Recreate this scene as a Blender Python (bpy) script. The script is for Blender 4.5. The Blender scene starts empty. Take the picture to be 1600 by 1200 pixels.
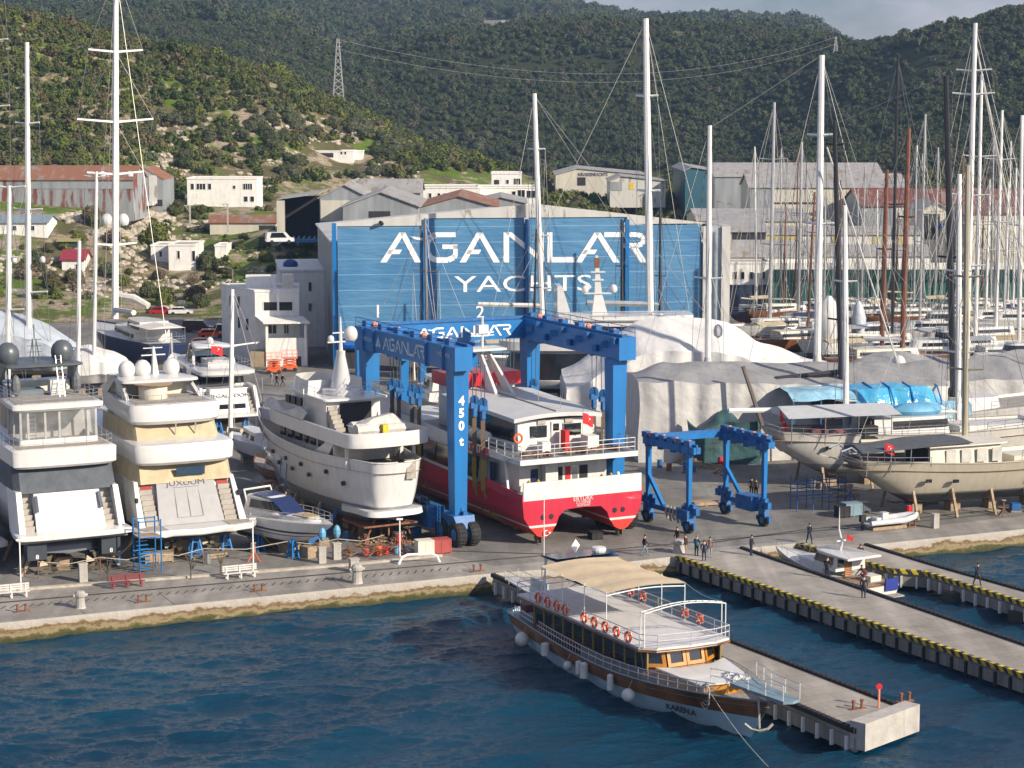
import bpy, bmesh, math, random
import numpy as np
from mathutils import Vector, Matrix, noise, geometry
R = math.radians
scn = bpy.context.scene
col = scn.collection
# ---------------------------------------------------------------- camera
F = 3240.0; PITCH = R(7.65); HC = 37.0
cam = bpy.data.cameras.new('camera'); camo = bpy.data.objects.new('camera', cam); col.objects.link(camo)
camo.location = (0, 0, HC); camo.rotation_euler = (R(90)-PITCH, 0, 0)
cam.sensor_width = 36; cam.lens = 36*F/1600; cam.clip_start = 1; cam.clip_end = 9000
scn.camera = camo
# ---------------------------------------------------------------- sky and sun
SUN_EL = R(27); SUN_AZ = math.atan2(-0.56, 0.83)       # direction towards the sun, measured from +X
sx, sy, sz = math.cos(SUN_EL)*math.cos(SUN_AZ), math.cos(SUN_EL)*math.sin(SUN_AZ), math.sin(SUN_EL)
w = bpy.data.worlds.new('World'); scn.world = w; w.use_nodes = True
nt = w.node_tree; bg = nt.nodes['Background']
sky = nt.nodes.new('ShaderNodeTexSky'); sky.sky_type = 'NISHITA'; sky.sun_disc = False
sky.sun_elevation = SUN_EL; sky.sun_rotation = math.atan2(sx, sy); sky.air_density = 1.1; sky.dust_density = 1.6; sky.altitude = 30
tc = nt.nodes.new('ShaderNodeTexCoord'); mp = nt.nodes.new('ShaderNodeMapping'); mp.inputs['Scale'].default_value = (1, 1, 2.4)
cn = nt.nodes.new('ShaderNodeTexNoise'); cn.inputs['Scale'].default_value = 7; cn.inputs['Detail'].default_value = 7; cn.inputs['Roughness'].default_value = .55
cr = nt.nodes.new('ShaderNodeValToRGB'); cr.color_ramp.elements[0].position = .40; cr.color_ramp.elements[1].position = .74
mx = nt.nodes.new('ShaderNodeMixRGB'); mx.inputs[2].default_value = (10.2, 9.6, 10.6, 1)
tint = nt.nodes.new('ShaderNodeMixRGB'); tint.blend_type = 'MULTIPLY'; tint.inputs[0].default_value = 1; tint.inputs[2].default_value = (.98, 1.12, 1.55, 1)
nt.links.new(tc.outputs['Generated'], mp.inputs[0]); nt.links.new(mp.outputs[0], cn.inputs[0]); nt.links.new(cn.outputs['Fac'], cr.inputs[0])
nt.links.new(sky.outputs[0], tint.inputs[1]); nt.links.new(tint.outputs[0], mx.inputs[1]); nt.links.new(cr.outputs[0], mx.inputs[0]); nt.links.new(mx.outputs[0], bg.inputs[0])
bg.inputs[1].default_value = 0.053
sl = bpy.data.lights.new('sun', 'SUN'); sl.energy = 5; sl.angle = R(.55); sl.color = (1, .875, .70)
so = bpy.data.objects.new('sun', sl); col.objects.link(so); so.rotation_euler = Vector((sx, sy, sz)).to_track_quat('Z', 'Y').to_euler()
so.location = (60, -60, 90)
scn.view_settings.view_transform = 'Standard'; scn.view_settings.look = 'None'; scn.view_settings.gamma = 1
scn.view_settings.exposure = 0.5
scn.cycles.max_bounces = 6; scn.cycles.diffuse_bounces = 2; scn.cycles.glossy_bounces = 3; scn.cycles.transmission_bounces = 3
scn.cycles.transparent_max_bounces = 6; scn.cycles.volume_bounces = 0; scn.cycles.caustics_reflective = False; scn.cycles.caustics_refractive = False
# ---------------------------------------------------------------- picture measurements -> places in the world
cp, sp_ = math.cos(PITCH), math.sin(PITCH)
def ray(px, py):
    u, v = (px-800)/F, (600-py)/F
    return Vector((u, cp+v*sp_, -sp_+v*cp))
def G(px, py, z=0.):
    r = ray(px, py); t = (z-HC)/r.z
    return Vector((r.x*t, r.y*t, z))
def V(px, py, Y):
    r = ray(px, py); t = Y/r.y
    return Vector((r.x*t, Y, HC+r.z*t))
# ---------------------------------------------------------------- materials
MATS = {}
def mat(name, c, rough=.5, metal=0., var=.10, vs=1.5, bump=0., bs=8., grime=0., spec=.5, coat=0., alpha=1., c2=None, streak=False):
    if name in MATS: return MATS[name]
    m = bpy.data.materials.new(name); m.use_nodes = True; n = m.node_tree; b = n.nodes['Principled BSDF']; L = n.links.new
    b.inputs['Roughness'].default_value = rough; b.inputs['Metallic'].default_value = metal
    b.inputs['Specular IOR Level'].default_value = spec; b.inputs['Coat Weight'].default_value = coat
    if alpha < 1: b.inputs['Alpha'].default_value = alpha
    t = n.nodes.new('ShaderNodeTexCoord'); no = n.nodes.new('ShaderNodeTexNoise'); no.inputs['Scale'].default_value = vs; no.inputs['Detail'].default_value = 5
    src = t.outputs['Object']
    if streak:
        mpp = n.nodes.new('ShaderNodeMapping'); mpp.inputs['Scale'].default_value = (1.6, 1.6, .22); L(src, mpp.inputs[0]); src = mpp.outputs[0]
    L(src, no.inputs[0])
    r = n.nodes.new('ShaderNodeValToRGB'); r.color_ramp.elements[0].position = .3; r.color_ramp.elements[1].position = .7
    d = c2 if c2 else tuple(max(0, x*(1-var*2)) for x in c); e = c if c2 else tuple(min(1, x*(1+var*.6)) for x in c)
    r.color_ramp.elements[0].color = (*d, 1); r.color_ramp.elements[1].color = (*e, 1)
    L(no.outputs['Fac'], r.inputs[0]); out = r.outputs[0]
    if grime:
        g = n.nodes.new('ShaderNodeTexNoise'); g.inputs['Scale'].default_value = .5; g.inputs['Detail'].default_value = 8; g.inputs['Roughness'].default_value = .7
        g2 = n.nodes.new('ShaderNodeMapping'); g2.inputs['Scale'].default_value = (3, 3, .5); L(t.outputs['Object'], g2.inputs[0]); L(g2.outputs[0], g.inputs[0])
        gr = n.nodes.new('ShaderNodeValToRGB'); gr.color_ramp.elements[0].position = .52; gr.color_ramp.elements[1].position = .75; gr.color_ramp.elements[1].color = (grime,)*3+(1,)
        L(g.outputs['Fac'], gr.inputs[0]); mm = n.nodes.new('ShaderNodeMixRGB'); mm.inputs[2].default_value = (.16, .12, .08, 1)
        L(gr.outputs[0], mm.inputs[0]); L(out, mm.inputs[1]); out = mm.outputs[0]
    L(out, b.inputs['Base Color'])
    if bump:
        bn = n.nodes.new('ShaderNodeTexNoise'); bn.inputs['Scale'].default_value = bs; bn.inputs['Detail'].default_value = 4; L(t.outputs['Object'], bn.inputs[0])
        bu = n.nodes.new('ShaderNodeBump'); bu.inputs['Strength'].default_value = min(1, bump); bu.inputs['Distance'].default_value = .12*max(1, bump); L(bn.outputs['Fac'], bu.inputs['Height']); L(bu.outputs[0], b.inputs['Normal'])
    MATS[name] = m
    return m
def band(name, bands, rough=.3, coat=.2, planks=0.):
    """paint in horizontal bands: [(upper z, colour), ...] bottom to top, object z; faint streaks run down it"""
    if name in MATS: return MATS[name]
    m = bpy.data.materials.new(name); m.use_nodes = True; n = m.node_tree; b = n.nodes['Principled BSDF']; L = n.links.new
    b.inputs['Roughness'].default_value = rough; b.inputs['Coat Weight'].default_value = coat
    t = n.nodes.new('ShaderNodeTexCoord'); s = n.nodes.new('ShaderNodeSeparateXYZ'); L(t.outputs['Object'], s.inputs[0])
    cur = None
    for zt, c in bands:
        if cur is None:
            rgb = n.nodes.new('ShaderNodeRGB'); rgb.outputs[0].default_value = (*c, 1); cur = rgb.outputs[0]
        else:
            g = n.nodes.new('ShaderNodeMath'); g.operation = 'GREATER_THAN'; L(s.outputs['Z'], g.inputs[0]); g.inputs[1].default_value = prev
            k = n.nodes.new('ShaderNodeMixRGB'); L(g.outputs[0], k.inputs[0]); L(cur, k.inputs[1]); k.inputs[2].default_value = (*c, 1); cur = k.outputs[0]
        prev = zt
    g2 = n.nodes.new('ShaderNodeMapping'); g2.inputs['Scale'].default_value = (1.5, 1.5, .18); g = n.nodes.new('ShaderNodeTexNoise'); g.inputs['Scale'].default_value = 1.4; g.inputs['Detail'].default_value = 8
    L(t.outputs['Object'], g2.inputs[0]); L(g2.outputs[0], g.inputs[0]); gr = n.nodes.new('ShaderNodeValToRGB'); gr.color_ramp.elements[0].position = .35; gr.color_ramp.elements[1].position = .8
    gr.color_ramp.elements[0].color = (1, 1, 1, 1); gr.color_ramp.elements[1].color = (.62, .58, .52, 1); L(g.outputs['Fac'], gr.inputs[0])
    k = n.nodes.new('ShaderNodeMixRGB'); k.blend_type = 'MULTIPLY'; k.inputs[0].default_value = .4; L(cur, k.inputs[1]); L(gr.outputs[0], k.inputs[2]); cur = k.outputs[0]
    L(cur, b.inputs['Base Color'])
    if planks:
        wv = n.nodes.new('ShaderNodeTexWave'); wv.bands_direction = 'Z'; wv.inputs['Scale'].default_value = planks; wv.inputs['Distortion'].default_value = .3; L(t.outputs['Object'], wv.inputs[0])
        bu = n.nodes.new('ShaderNodeBump'); bu.inputs['Strength'].default_value = .6; bu.inputs['Distance'].default_value = .03; L(wv.outputs['Fac'], bu.inputs['Height']); L(bu.outputs[0], b.inputs['Normal'])
    MATS[name] = m
    return m
def ribbed(name, c, rough=.5, scale=3., axis='X', depth=.05, var=.12, rust=0., metal=0., c3=(.22, .09, .04)):
    """corrugated or seamed sheet"""
    if name in MATS: return MATS[name]
    m = mat(name, c, rough, metal=metal, var=var, vs=.4, streak=True); n = m.node_tree; L = n.links.new; b = n.nodes['Principled BSDF']
    t = [x for x in n.nodes if x.type == 'TEX_COORD'][0]
    wv = n.nodes.new('ShaderNodeTexWave'); wv.bands_direction = axis; wv.inputs['Scale'].default_value = scale; wv.inputs['Distortion'].default_value = 0; L(t.outputs['Object'], wv.inputs[0])
    bu = n.nodes.new('ShaderNodeBump'); bu.inputs['Strength'].default_value = 1; bu.inputs['Distance'].default_value = depth; L(wv.outputs['Fac'], bu.inputs['Height']); L(bu.outputs[0], b.inputs['Normal'])
    if rust:
        g = n.nodes.new('ShaderNodeTexNoise'); g.inputs['Scale'].default_value = .25; g.inputs['Detail'].default_value = 7; mpn = n.nodes.new('ShaderNodeMapping'); mpn.inputs['Scale'].default_value = (2.5 if axis == 'X' else 1, 2.5 if axis == 'Y' else 1, .6)
        L(t.outputs['Object'], mpn.inputs[0]); L(mpn.outputs[0], g.inputs[0]); r = n.nodes.new('ShaderNodeValToRGB'); r.color_ramp.elements[0].position = .62-rust*.25; r.color_ramp.elements[1].position = .68-rust*.2
        L(g.outputs['Fac'], r.inputs[0]); k = n.nodes.new('ShaderNodeMixRGB'); k.inputs[2].default_value = (*c3, 1); L(r.outputs[0], k.inputs[0])
        L(b.inputs['Base Color'].links[0].from_socket, k.inputs[1]); L(k.outputs[0], b.inputs['Base Color'])
    return m
WHITE = mat('white_gelcoat', (.62, .62, .61), .28, var=.04, coat=.3, grime=.12)
CREAM = mat('cream_paint', (.68, .64, .54), .4, var=.06, grime=.25)
GLASS = mat('dark_glass', (.015, .02, .025), .08, var=.3, vs=.6, spec=.8)
NAVY = mat('navy_paint', (.015, .03, .10), .3)
BLUE = mat('crane_blue', (.003, .155, .44), .42, var=.10, vs=.5, grime=.12, streak=True)
BLUED = mat('crane_blue_steelwork', (.008, .13, .38), .5, var=.2, vs=2, grime=.4)
STEEL = mat('stainless_steel', (.62, .63, .65), .25, metal=.8, var=.05)
ALU = mat('mast_alloy_white', (.78, .78, .76), .35, var=.05, grime=.15)
TEAK = mat('teak_deck', (.30, .22, .15), .7, var=.2, vs=4)
GREYTEAK = mat('weathered_teak', (.36, .33, .29), .75, var=.15, vs=3)
WOOD = mat('varnished_wood', (.26, .09, .025), .3, var=.25, vs=2, coat=.4)
BLACK = mat('black_rubber', (.02, .02, .022), .8, var=.3)
RUST = mat('rusty_steel', (.28, .11, .05), .8, var=.3, vs=3, c2=(.12, .06, .04))
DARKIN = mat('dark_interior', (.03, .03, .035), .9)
RED = mat('red_cloth', (.62, .015, .02), .7, var=.08)
ORANGE = mat('orange_paint', (.80, .13, .03), .5, var=.1)
ROPE = mat('pale_rope', (.45, .42, .36), .8)
WIRE = mat('rigging_wire', (.42, .41, .39), .45, metal=.3)
WIRED = mat('dark_rigging', (.10, .10, .10), .5)
PROPW = mat('timber_prop', (.36, .27, .18), .85, var=.2, vs=3)
YELLOW = mat('yellow_paint', (.70, .48, .02), .6)
CONC = mat('pale_concrete', (.43, .41, .38), .85, var=.10, vs=1.2, bump=.3, bs=5, grime=.5)
# ---------------------------------------------------------------- mesh builder
class MB:
    def __init__(s): s.v = []; s.f = []; s.mi = []; s.cm = 0
    def add(s, vs, fs):
        o = len(s.v); s.v += [tuple(p) for p in vs]; s.f += [tuple(i+o for i in f) for f in fs]; s.mi += [s.cm]*len(fs); return s
    def mi_(s, i): s.cm = i; return s
    def box(s, c, d, rz=0., tilt=None):
        x, y, z = d[0]/2, d[1]/2, d[2]/2; ca, sa = math.cos(rz), math.sin(rz)
        vs = []
        for a, b, e in ((-x,-y,-z),(x,-y,-z),(x,y,-z),(-x,y,-z),(-x,-y,z),(x,-y,z),(x,y,z),(-x,y,z)):
            p = Vector((a, b, e))
            if tilt: p = tilt @ p
            vs.append((c[0]+p.x*ca-p.y*sa, c[1]+p.x*sa+p.y*ca, c[2]+p.z))
        return s.add(vs, [(0,3,2,1),(4,5,6,7),(0,1,5,4),(1,2,6,5),(2,3,7,6),(3,0,4,7)])
    def b2(s, x0, x1, y0, y1, z0, z1): return s.box(((x0+x1)/2, (y0+y1)/2, (z0+z1)/2), (abs(x1-x0), abs(y1-y0), abs(z1-z0)))
    def bar(s, p0, p1, w_, h_, w1=None, h1=None):
        p0, p1 = Vector(p0), Vector(p1); d = (p1-p0)
        if d.length < 1e-6: return s
        d.normalize(); up = Vector((0, 0, 1)) if abs(d.z) < .95 else Vector((0, 1, 0))
        a = d.cross(up).normalized(); b = a.cross(d)
        w1 = w_ if w1 is None else w1; h1 = h_ if h1 is None else h1
        vs = [p0+a*i*w_/2+b*j*h_/2 for i, j in ((-1,-1),(1,-1),(1,1),(-1,1))]+[p1+a*i*w1/2+b*j*h1/2 for i, j in ((-1,-1),(1,-1),(1,1),(-1,1))]
        return s.add(vs, [(0,1,2,3),(7,6,5,4),(0,4,5,1),(1,5,6,2),(2,6,7,3),(3,7,4,0)])
    def tube(s, pts, r, n=6, r1=None, cap=True):
        pts = [Vector(p) for p in pts]; k = len(pts); vs = []; fs = []
        for i, p in enumerate(pts):
            d = (pts[min(i+1, k-1)]-pts[max(i-1, 0)]).normalized(); up = Vector((0, 0, 1)) if abs(d.z) < .95 else Vector((0, 1, 0))
            a = d.cross(up).normalized(); b = a.cross(d)
            rr = r[i] if isinstance(r, (list, tuple)) else (r if r1 is None else r+(r1-r)*i/(k-1))
            vs += [p+a*rr*math.cos(2*math.pi*j/n)+b*rr*math.sin(2*math.pi*j/n) for j in range(n)]
        for i in range(k-1):
            fs += [(i*n+j, i*n+(j+1) % n, (i+1)*n+(j+1) % n, (i+1)*n+j) for j in range(n)]
        if cap and n > 2: fs += [tuple(range(n))[::-1], tuple((k-1)*n+j for j in range(n))]
        return s.add(vs, fs)
    def loft(s, rings, closed=True, cap0=True, cap1=True):
        n = len(rings[0]); vs = [p for r in rings for p in r]; fs = []
        for i in range(len(rings)-1):
            for j in range(n if closed else n-1):
                fs.append((i*n+j, i*n+(j+1) % n, (i+1)*n+(j+1) % n, (i+1)*n+j))
        if cap0: fs.append(tuple(range(n))[::-1])
        if cap1: fs.append(tuple((len(rings)-1)*n+j for j in range(n)))
        return s.add(vs, fs)
    def prism(s, poly, z0, z1, sc=1., off=(0, 0)):
        cx = sum(p[0] for p in poly)/len(poly); cy = sum(p[1] for p in poly)/len(poly)
        z0f = z0 if callable(z0) else (lambda x, y: z0); z1f = z1 if callable(z1) else (lambda x, y: z1)
        top = [(cx+(p[0]-cx)*sc+off[0], cy+(p[1]-cy)*sc+off[1]) for p in poly]
        return s.loft([[(p[0], p[1], z0f(*p)) for p in poly], [(p[0], p[1], z1f(*q)) for p, q in zip(top, poly)]])
    def lathe(s, prof, c=(0, 0, 0), n=12, axis='z'):
        rings = []
        for r, h in prof:
            ring = []
            for j in range(n):
                a = 2*math.pi*j/n; x, y = r*math.cos(a), r*math.sin(a)
                p = (x, y, h) if axis == 'z' else ((h, x, y) if axis == 'x' else (y, h, x))
                ring.append((c[0]+p[0], c[1]+p[1], c[2]+p[2]))
            rings.append(ring)
        return s.loft(rings)
    def ball(s, c, r, n=10, sq=(1, 1, 1)):
        k = max(4, n//2+1); rings = []
        for i in range(k+1):
            t = math.pi*i/k; rr = max(.02, math.sin(t))
            rings.append([(c[0]+r*sq[0]*rr*math.cos(2*math.pi*j/n), c[1]+r*sq[1]*rr*math.sin(2*math.pi*j/n), c[2]-r*sq[2]*math.cos(t)) for j in range(n)])
        return s.loft(rings)
    def torus(s, c, R0, r0, ax, n=14, m=6):
        ax = Vector(ax).normalized(); up = Vector((0, 0, 1)) if abs(ax.z) < .9 else Vector((1, 0, 0)); a = ax.cross(up).normalized(); b = ax.cross(a); c = Vector(c); vs = []; fs = []
        for i in range(n):
            t = 2*math.pi*i/n; e = a*math.cos(t)+b*math.sin(t)
            for j in range(m):
                q = 2*math.pi*j/m; vs.append(c+e*(R0+r0*math.cos(q))+ax*r0*math.sin(q))
        for i in range(n):
            for j in range(m): fs.append((i*m+j, ((i+1) % n)*m+j, ((i+1) % n)*m+(j+1) % m, i*m+(j+1) % m))
        return s.add(vs, fs)
    def quad(s, a, b, c, d): return s.add([a, b, c, d], [(0, 1, 2, 3)])
    def cloth(s, fn, nu, nv):
        vs = [fn(i/nu, j/nv) for j in range(nv+1) for i in range(nu+1)]
        return s.add(vs, [(j*(nu+1)+i, j*(nu+1)+i+1, (j+1)*(nu+1)+i+1, (j+1)*(nu+1)+i) for j in range(nv) for i in range(nu)])
    def text(s, txt, o, xd, yd, size, align='C', bold=0., depth=0., sx=1.):
        c = bpy.data.curves.new('lettering', 'FONT'); c.body = txt; c.size = size; c.align_x = {'C': 'CENTER', 'L': 'LEFT', 'R': 'RIGHT'}[align]; c.offset = bold; c.resolution_u = 3; c.extrude = depth
        ob = bpy.data.objects.new('lettering', c); col.objects.link(ob); dg = bpy.context.evaluated_depsgraph_get()
        me = bpy.data.meshes.new_from_object(ob.evaluated_get(dg)); o = Vector(o); xd = Vector(xd).normalized(); yd = Vector(yd).normalized(); zd = xd.cross(yd)
        s.add([o+xd*v.co.x*sx+yd*v.co.y+zd*v.co.z for v in me.vertices], [tuple(p.vertices) for p in me.polygons])
        bpy.data.objects.remove(ob); bpy.data.curves.remove(c); bpy.data.meshes.remove(me); return s
    def build(s, name, m, parent=None, smooth=False, rec=True, loc=None, rz=0.):
        me = bpy.data.meshes.new(name); me.from_pydata(s.v, [], s.f)
        for x in (m if isinstance(m, (list, tuple)) else [m]): me.materials.append(x)
        if isinstance(m, (list, tuple)): me.polygons.foreach_set('material_index', s.mi)
        if rec and len(s.f) < 60000:
            bm = bmesh.new(); bm.from_mesh(me); bmesh.ops.recalc_face_normals(bm, faces=bm.faces); bm.to_mesh(me); bm.free()
        if smooth:
            me.polygons.foreach_set('use_smooth', [True]*len(me.polygons)); me.set_sharp_from_angle(angle=R(38))
        me.update(); o = bpy.data.objects.new(name, me); col.objects.link(o)
        if parent: o.parent = parent
        if loc is not None: o.location = loc
        if rz: o.rotation_euler.z = rz
        return o
def tag(o, label=None, cat=None, group=None, kind=None):
    if label: o['label'] = label
    if cat: o['category'] = cat
    if group: o['group'] = group
    if kind: o['kind'] = kind
    return o
def thing(name, label, cat, loc=(0, 0, 0), rz=0., group=None):
    o = bpy.data.objects.new(name, None); col.objects.link(o); o.location = loc; o.rotation_euler.z = rz; o.empty_display_size = .5
    return tag(o, label, cat, group)
def dup(root, loc, rz=None, label=None, group=None, scale=None):
    r = root.copy(); col.objects.link(r); r.location = loc
    if rz is not None: r.rotation_euler.z = rz
    if scale is not None: r.scale = (scale,)*3 if not isinstance(scale, tuple) else scale
    if label: r['label'] = label
    if group: r['group'] = group
    for ch in list(root.children):
        c = ch.copy(); col.objects.link(c); c.parent = r
        for g in ch.children:
            d = g.copy(); col.objects.link(d); d.parent = c
    return r
def frame_of(a, b):
    """origin a, heading of local +X towards b"""
    return a, math.atan2((b-a).y, (b-a).x)
# ================================================================ LAND
rnd = random.Random(7)
def fbm(x, y, s, o=4, seed=0.):
    return noise.fractal(Vector((x*s+seed, y*s-seed, seed)), 1., 2., o)
# per picture column: (distance, picture row) from the yard's edge to the far ridge
COLS = [
 (-700, [(335,0,0),(365,470),(420,330),(520,270),(650,40),(730,60),(900,60),(1300,30),(2400,-42),(2800,40)]),
 (-150, [(345,0,0),(375,460),(425,322),(500,290),(640,16),(730,40),(900,60),(1300,20),(2400,-52),(2800,40)]),
 (0,    [(352,0,0),(380,455),(428,318),(490,295),(640,22),(730,50),(900,70),(1300,20),(2400,-42),(2800,40)]),
 (130,  [(356,0,0),(384,452),(432,322),(480,300),(640,48),(730,80),(900,80),(1300,25),(2400,-37),(2800,40)]),
 (280,  [(366,0,0),(392,452),(430,395),(490,318),(640,80),(730,110),(900,90),(1300,25),(2400,-32),(2800,40)]),
 (420,  [(350,0,0),(392,440),(430,385),(490,322),(640,112),(730,150),(900,120),(1300,25),(2400,-22),(2800,40)]),
 (550,  [(352,0,0),(400,420),(450,372),(510,322),(650,172),(740,230),(900,180),(1150,93),(2400,-12),(2800,40)]),
 (700,  [(370,0,0),(410,412),(450,375),(500,318),(640,238),(740,275),(880,262),(1100,60),(2400,-2),(2800,40)]),
 (850,  [(370,0,0),(420,410),(470,365),(520,320),(620,285),(740,278),(880,270),(1100,44),(2400,10),(2800,40)]),
 (1000, [(370,0,0),(430,402),(480,365),(560,322),(640,298),(740,280),(880,266),(1100,42),(2400,40),(2800,60)]),
 (1150, [(370,0,0),(430,402),(480,365),(560,322),(640,298),(740,280),(860,262),(1100,48),(2400,38),(2800,60)]),
 (1240, [(370,0,0),(430,402),(480,365),(560,322),(640,298),(720,282),(820,240),(1080,60),(2400,40),(2800,60)]),
 (1330, [(370,0,0),(430,402),(480,365),(560,322),(640,298),(700,282),(800,228),(1000,76),(2400,92),(2800,90)]),
 (1450, [(370,0,0),(430,402),(480,365),(560,322),(640,298),(690,282),(790,210),(960,48),(2400,108),(2800,100)]),
 (1600, [(370,0,0),(430,402),(480,365),(560,322),(640,298),(680,282),(780,200),(950,20),(2400,118),(2800,100)]),
 (1850, [(370,0,0),(430,402),(480,365),(560,322),(640,298),(680,275),(780,190),(950,-12),(2400,118),(2800,100)]),
 (2400, [(370,0,0),(430,402),(480,365),(560,322),(640,298),(680,270),(780,180),(950,-22),(2400,118),(2800,100)])]
def kz(k): return (k[0], 0.) if len(k) == 3 else (k[0], V(800, k[1], k[0]).z)
CT = [(c, [kz(k) for k in ks]) for c, ks in COLS]
def prof(px):
    px = max(CT[0][0], min(CT[-1][0]-1e-3, px))
    for i in range(len(CT)-1):
        if px <= CT[i+1][0]:
            t = (px-CT[i][0])/(CT[i+1][0]-CT[i][0]); t = t*t*(3-2*t)*.5+t*.5
            return [(a[0]+(b[0]-a[0])*t, a[1]+(b[1]-a[1])*t) for a, b in zip(CT[i][1], CT[i+1][1])]
def pz(pr, D):
    if D <= pr[0][0]: return 0.
    for i in range(len(pr)-1):
        if D <= pr[i+1][0]:
            t = (D-pr[i][0])/(pr[i+1][0]-pr[i][0]); s = t*t*(3-2*t)
            return pr[i][1]+(pr[i+1][1]-pr[i][1])*(s if i not in (0,) else t)
    return pr[-1][1]
def tz(x, y):
    D = y; px = 800+x/y*F*.9911
    z = pz(prof(px), D)
    k = min(1., max(0., (D-pr0(px)-4)/60))
    z += k*(fbm(x, y, .012, 4, 3.)*(3.2 if D < 700 else 5)+fbm(x, y, .07, 3, 9.)*.9)
    return z
def pr0(px): return prof(px)[0][0]
def flat(x, y): return 0.
Ds = [60+i*8 for i in range(30)]+list(np.arange(300, 660, 4.5))+list(np.arange(660, 1160, 9))+list(np.arange(1160, 2900, 40))
PXs = [-4200, -2800, -1800, -1100]+list(range(-700, 2401, 12))+[2900, 3600, 4600, 5800]
vs = []; nD = len(Ds)
for px in PXs:
    pr = prof(px)
    for D in Ds:
        x = (px-800)/F*D/.9911*1.0
        z = -.02
        if D > pr[0][0]: z = tz(x, D)-.02
        vs.append((x, D, z))
fs = [(i*nD+j, (i+1)*nD+j, (i+1)*nD+j+1, i*nD+j+1) for i in range(len(PXs)-1) for j in range(nD-1) if Ds[j] > 236]
def hill_mat():
    m = bpy.data.materials.new('hillside_earth'); m.use_nodes = True; n = m.node_tree; b = n.nodes['Principled BSDF']; L = n.links.new; b.inputs['Roughness'].default_value = .95; b.inputs['Specular IOR Level'].default_value = .1
    g = n.nodes.new('ShaderNodeNewGeometry')
    def nz(s, d=6, ro=.6):
        x = n.nodes.new('ShaderNodeTexNoise'); x.inputs['Scale'].default_value = s; x.inputs['Detail'].default_value = d; x.inputs['Roughness'].default_value = ro; L(g.outputs['Position'], x.inputs[0]); return x.outputs['Fac']
    def ramp(f, a, b_, c0=(0, 0, 0), c1=(1, 1, 1)):
        r = n.nodes.new('ShaderNodeValToRGB'); r.color_ramp.elements[0].position = a; r.color_ramp.elements[1].position = b_; r.color_ramp.elements[0].color = (*c0, 1); r.color_ramp.elements[1].color = (*c1, 1); L(f, r.inputs[0]); return r.outputs[0]
    def mix(f, a, c):
        k = n.nodes.new('ShaderNodeMixRGB'); L(f, k.inputs[0])
        for i, q in ((1, a), (2, c)):
            if isinstance(q, tuple): k.inputs[i].default_value = (*q, 1)
            else: L(q, k.inputs[i])
        return k.outputs[0]
    base = ramp(nz(.05), .35, .65, (.085, .085, .035), (.16, .135, .075))
    grass = ramp(nz(.12), .3, .7, (.07, .12, .015), (.13, .19, .03))
    c = mix(ramp(nz(.03, 4), .46, .54), base, grass)
    rock = ramp(nz(.9, 8, .7), .35, .7, (.20, .155, .10), (.46, .40, .30))
    vor = n.nodes.new('ShaderNodeTexVoronoi'); vor.inputs['Scale'].default_value = .35; L(g.outputs['Position'], vor.inputs[0])
    ad = n.nodes.new('ShaderNodeMath'); ad.operation = 'ADD'; L(nz(.09, 7, .7), ad.inputs[0]); mu = n.nodes.new('ShaderNodeMath'); mu.operation = 'MULTIPLY'; L(vor.outputs['Distance'], mu.inputs[0]); mu.inputs[1].default_value = .14; L(mu.outputs[0], ad.inputs[1])
    c = mix(ramp(ad.outputs[0], .56, .63), c, rock)
    sp = n.nodes.new('ShaderNodeSeparateXYZ'); L(g.outputs['Position'], sp.inputs[0])
    far = n.nodes.new('ShaderNodeMapRange'); far.inputs[1].default_value = 640; far.inputs[2].default_value = 760; L(sp.outputs['Y'], far.inputs[0])
    dk = ramp(nz(.03, 7), .62, .74, (.035, .042, .018), (.24, .20, .14))
    c = mix(far.outputs[0], c, dk)
    L(c, b.inputs['Base Color'])
    bu = n.nodes.new('ShaderNodeBump'); bu.inputs['Strength'].default_value = .9; bu.inputs['Distance'].default_value = .6; L(nz(.8, 8, .7), bu.inputs['Height']); L(bu.outputs[0], b.inputs['Normal'])
    return m
mb = MB(); mb.v = vs; mb.f = fs; mb.mi = [0]*len(fs)
o = mb.build('hillside', hill_mat(), smooth=False, rec=False); o.data.polygons.foreach_set('use_smooth', [True]*len(o.data.polygons)); tag(o, kind='structure')
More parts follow.
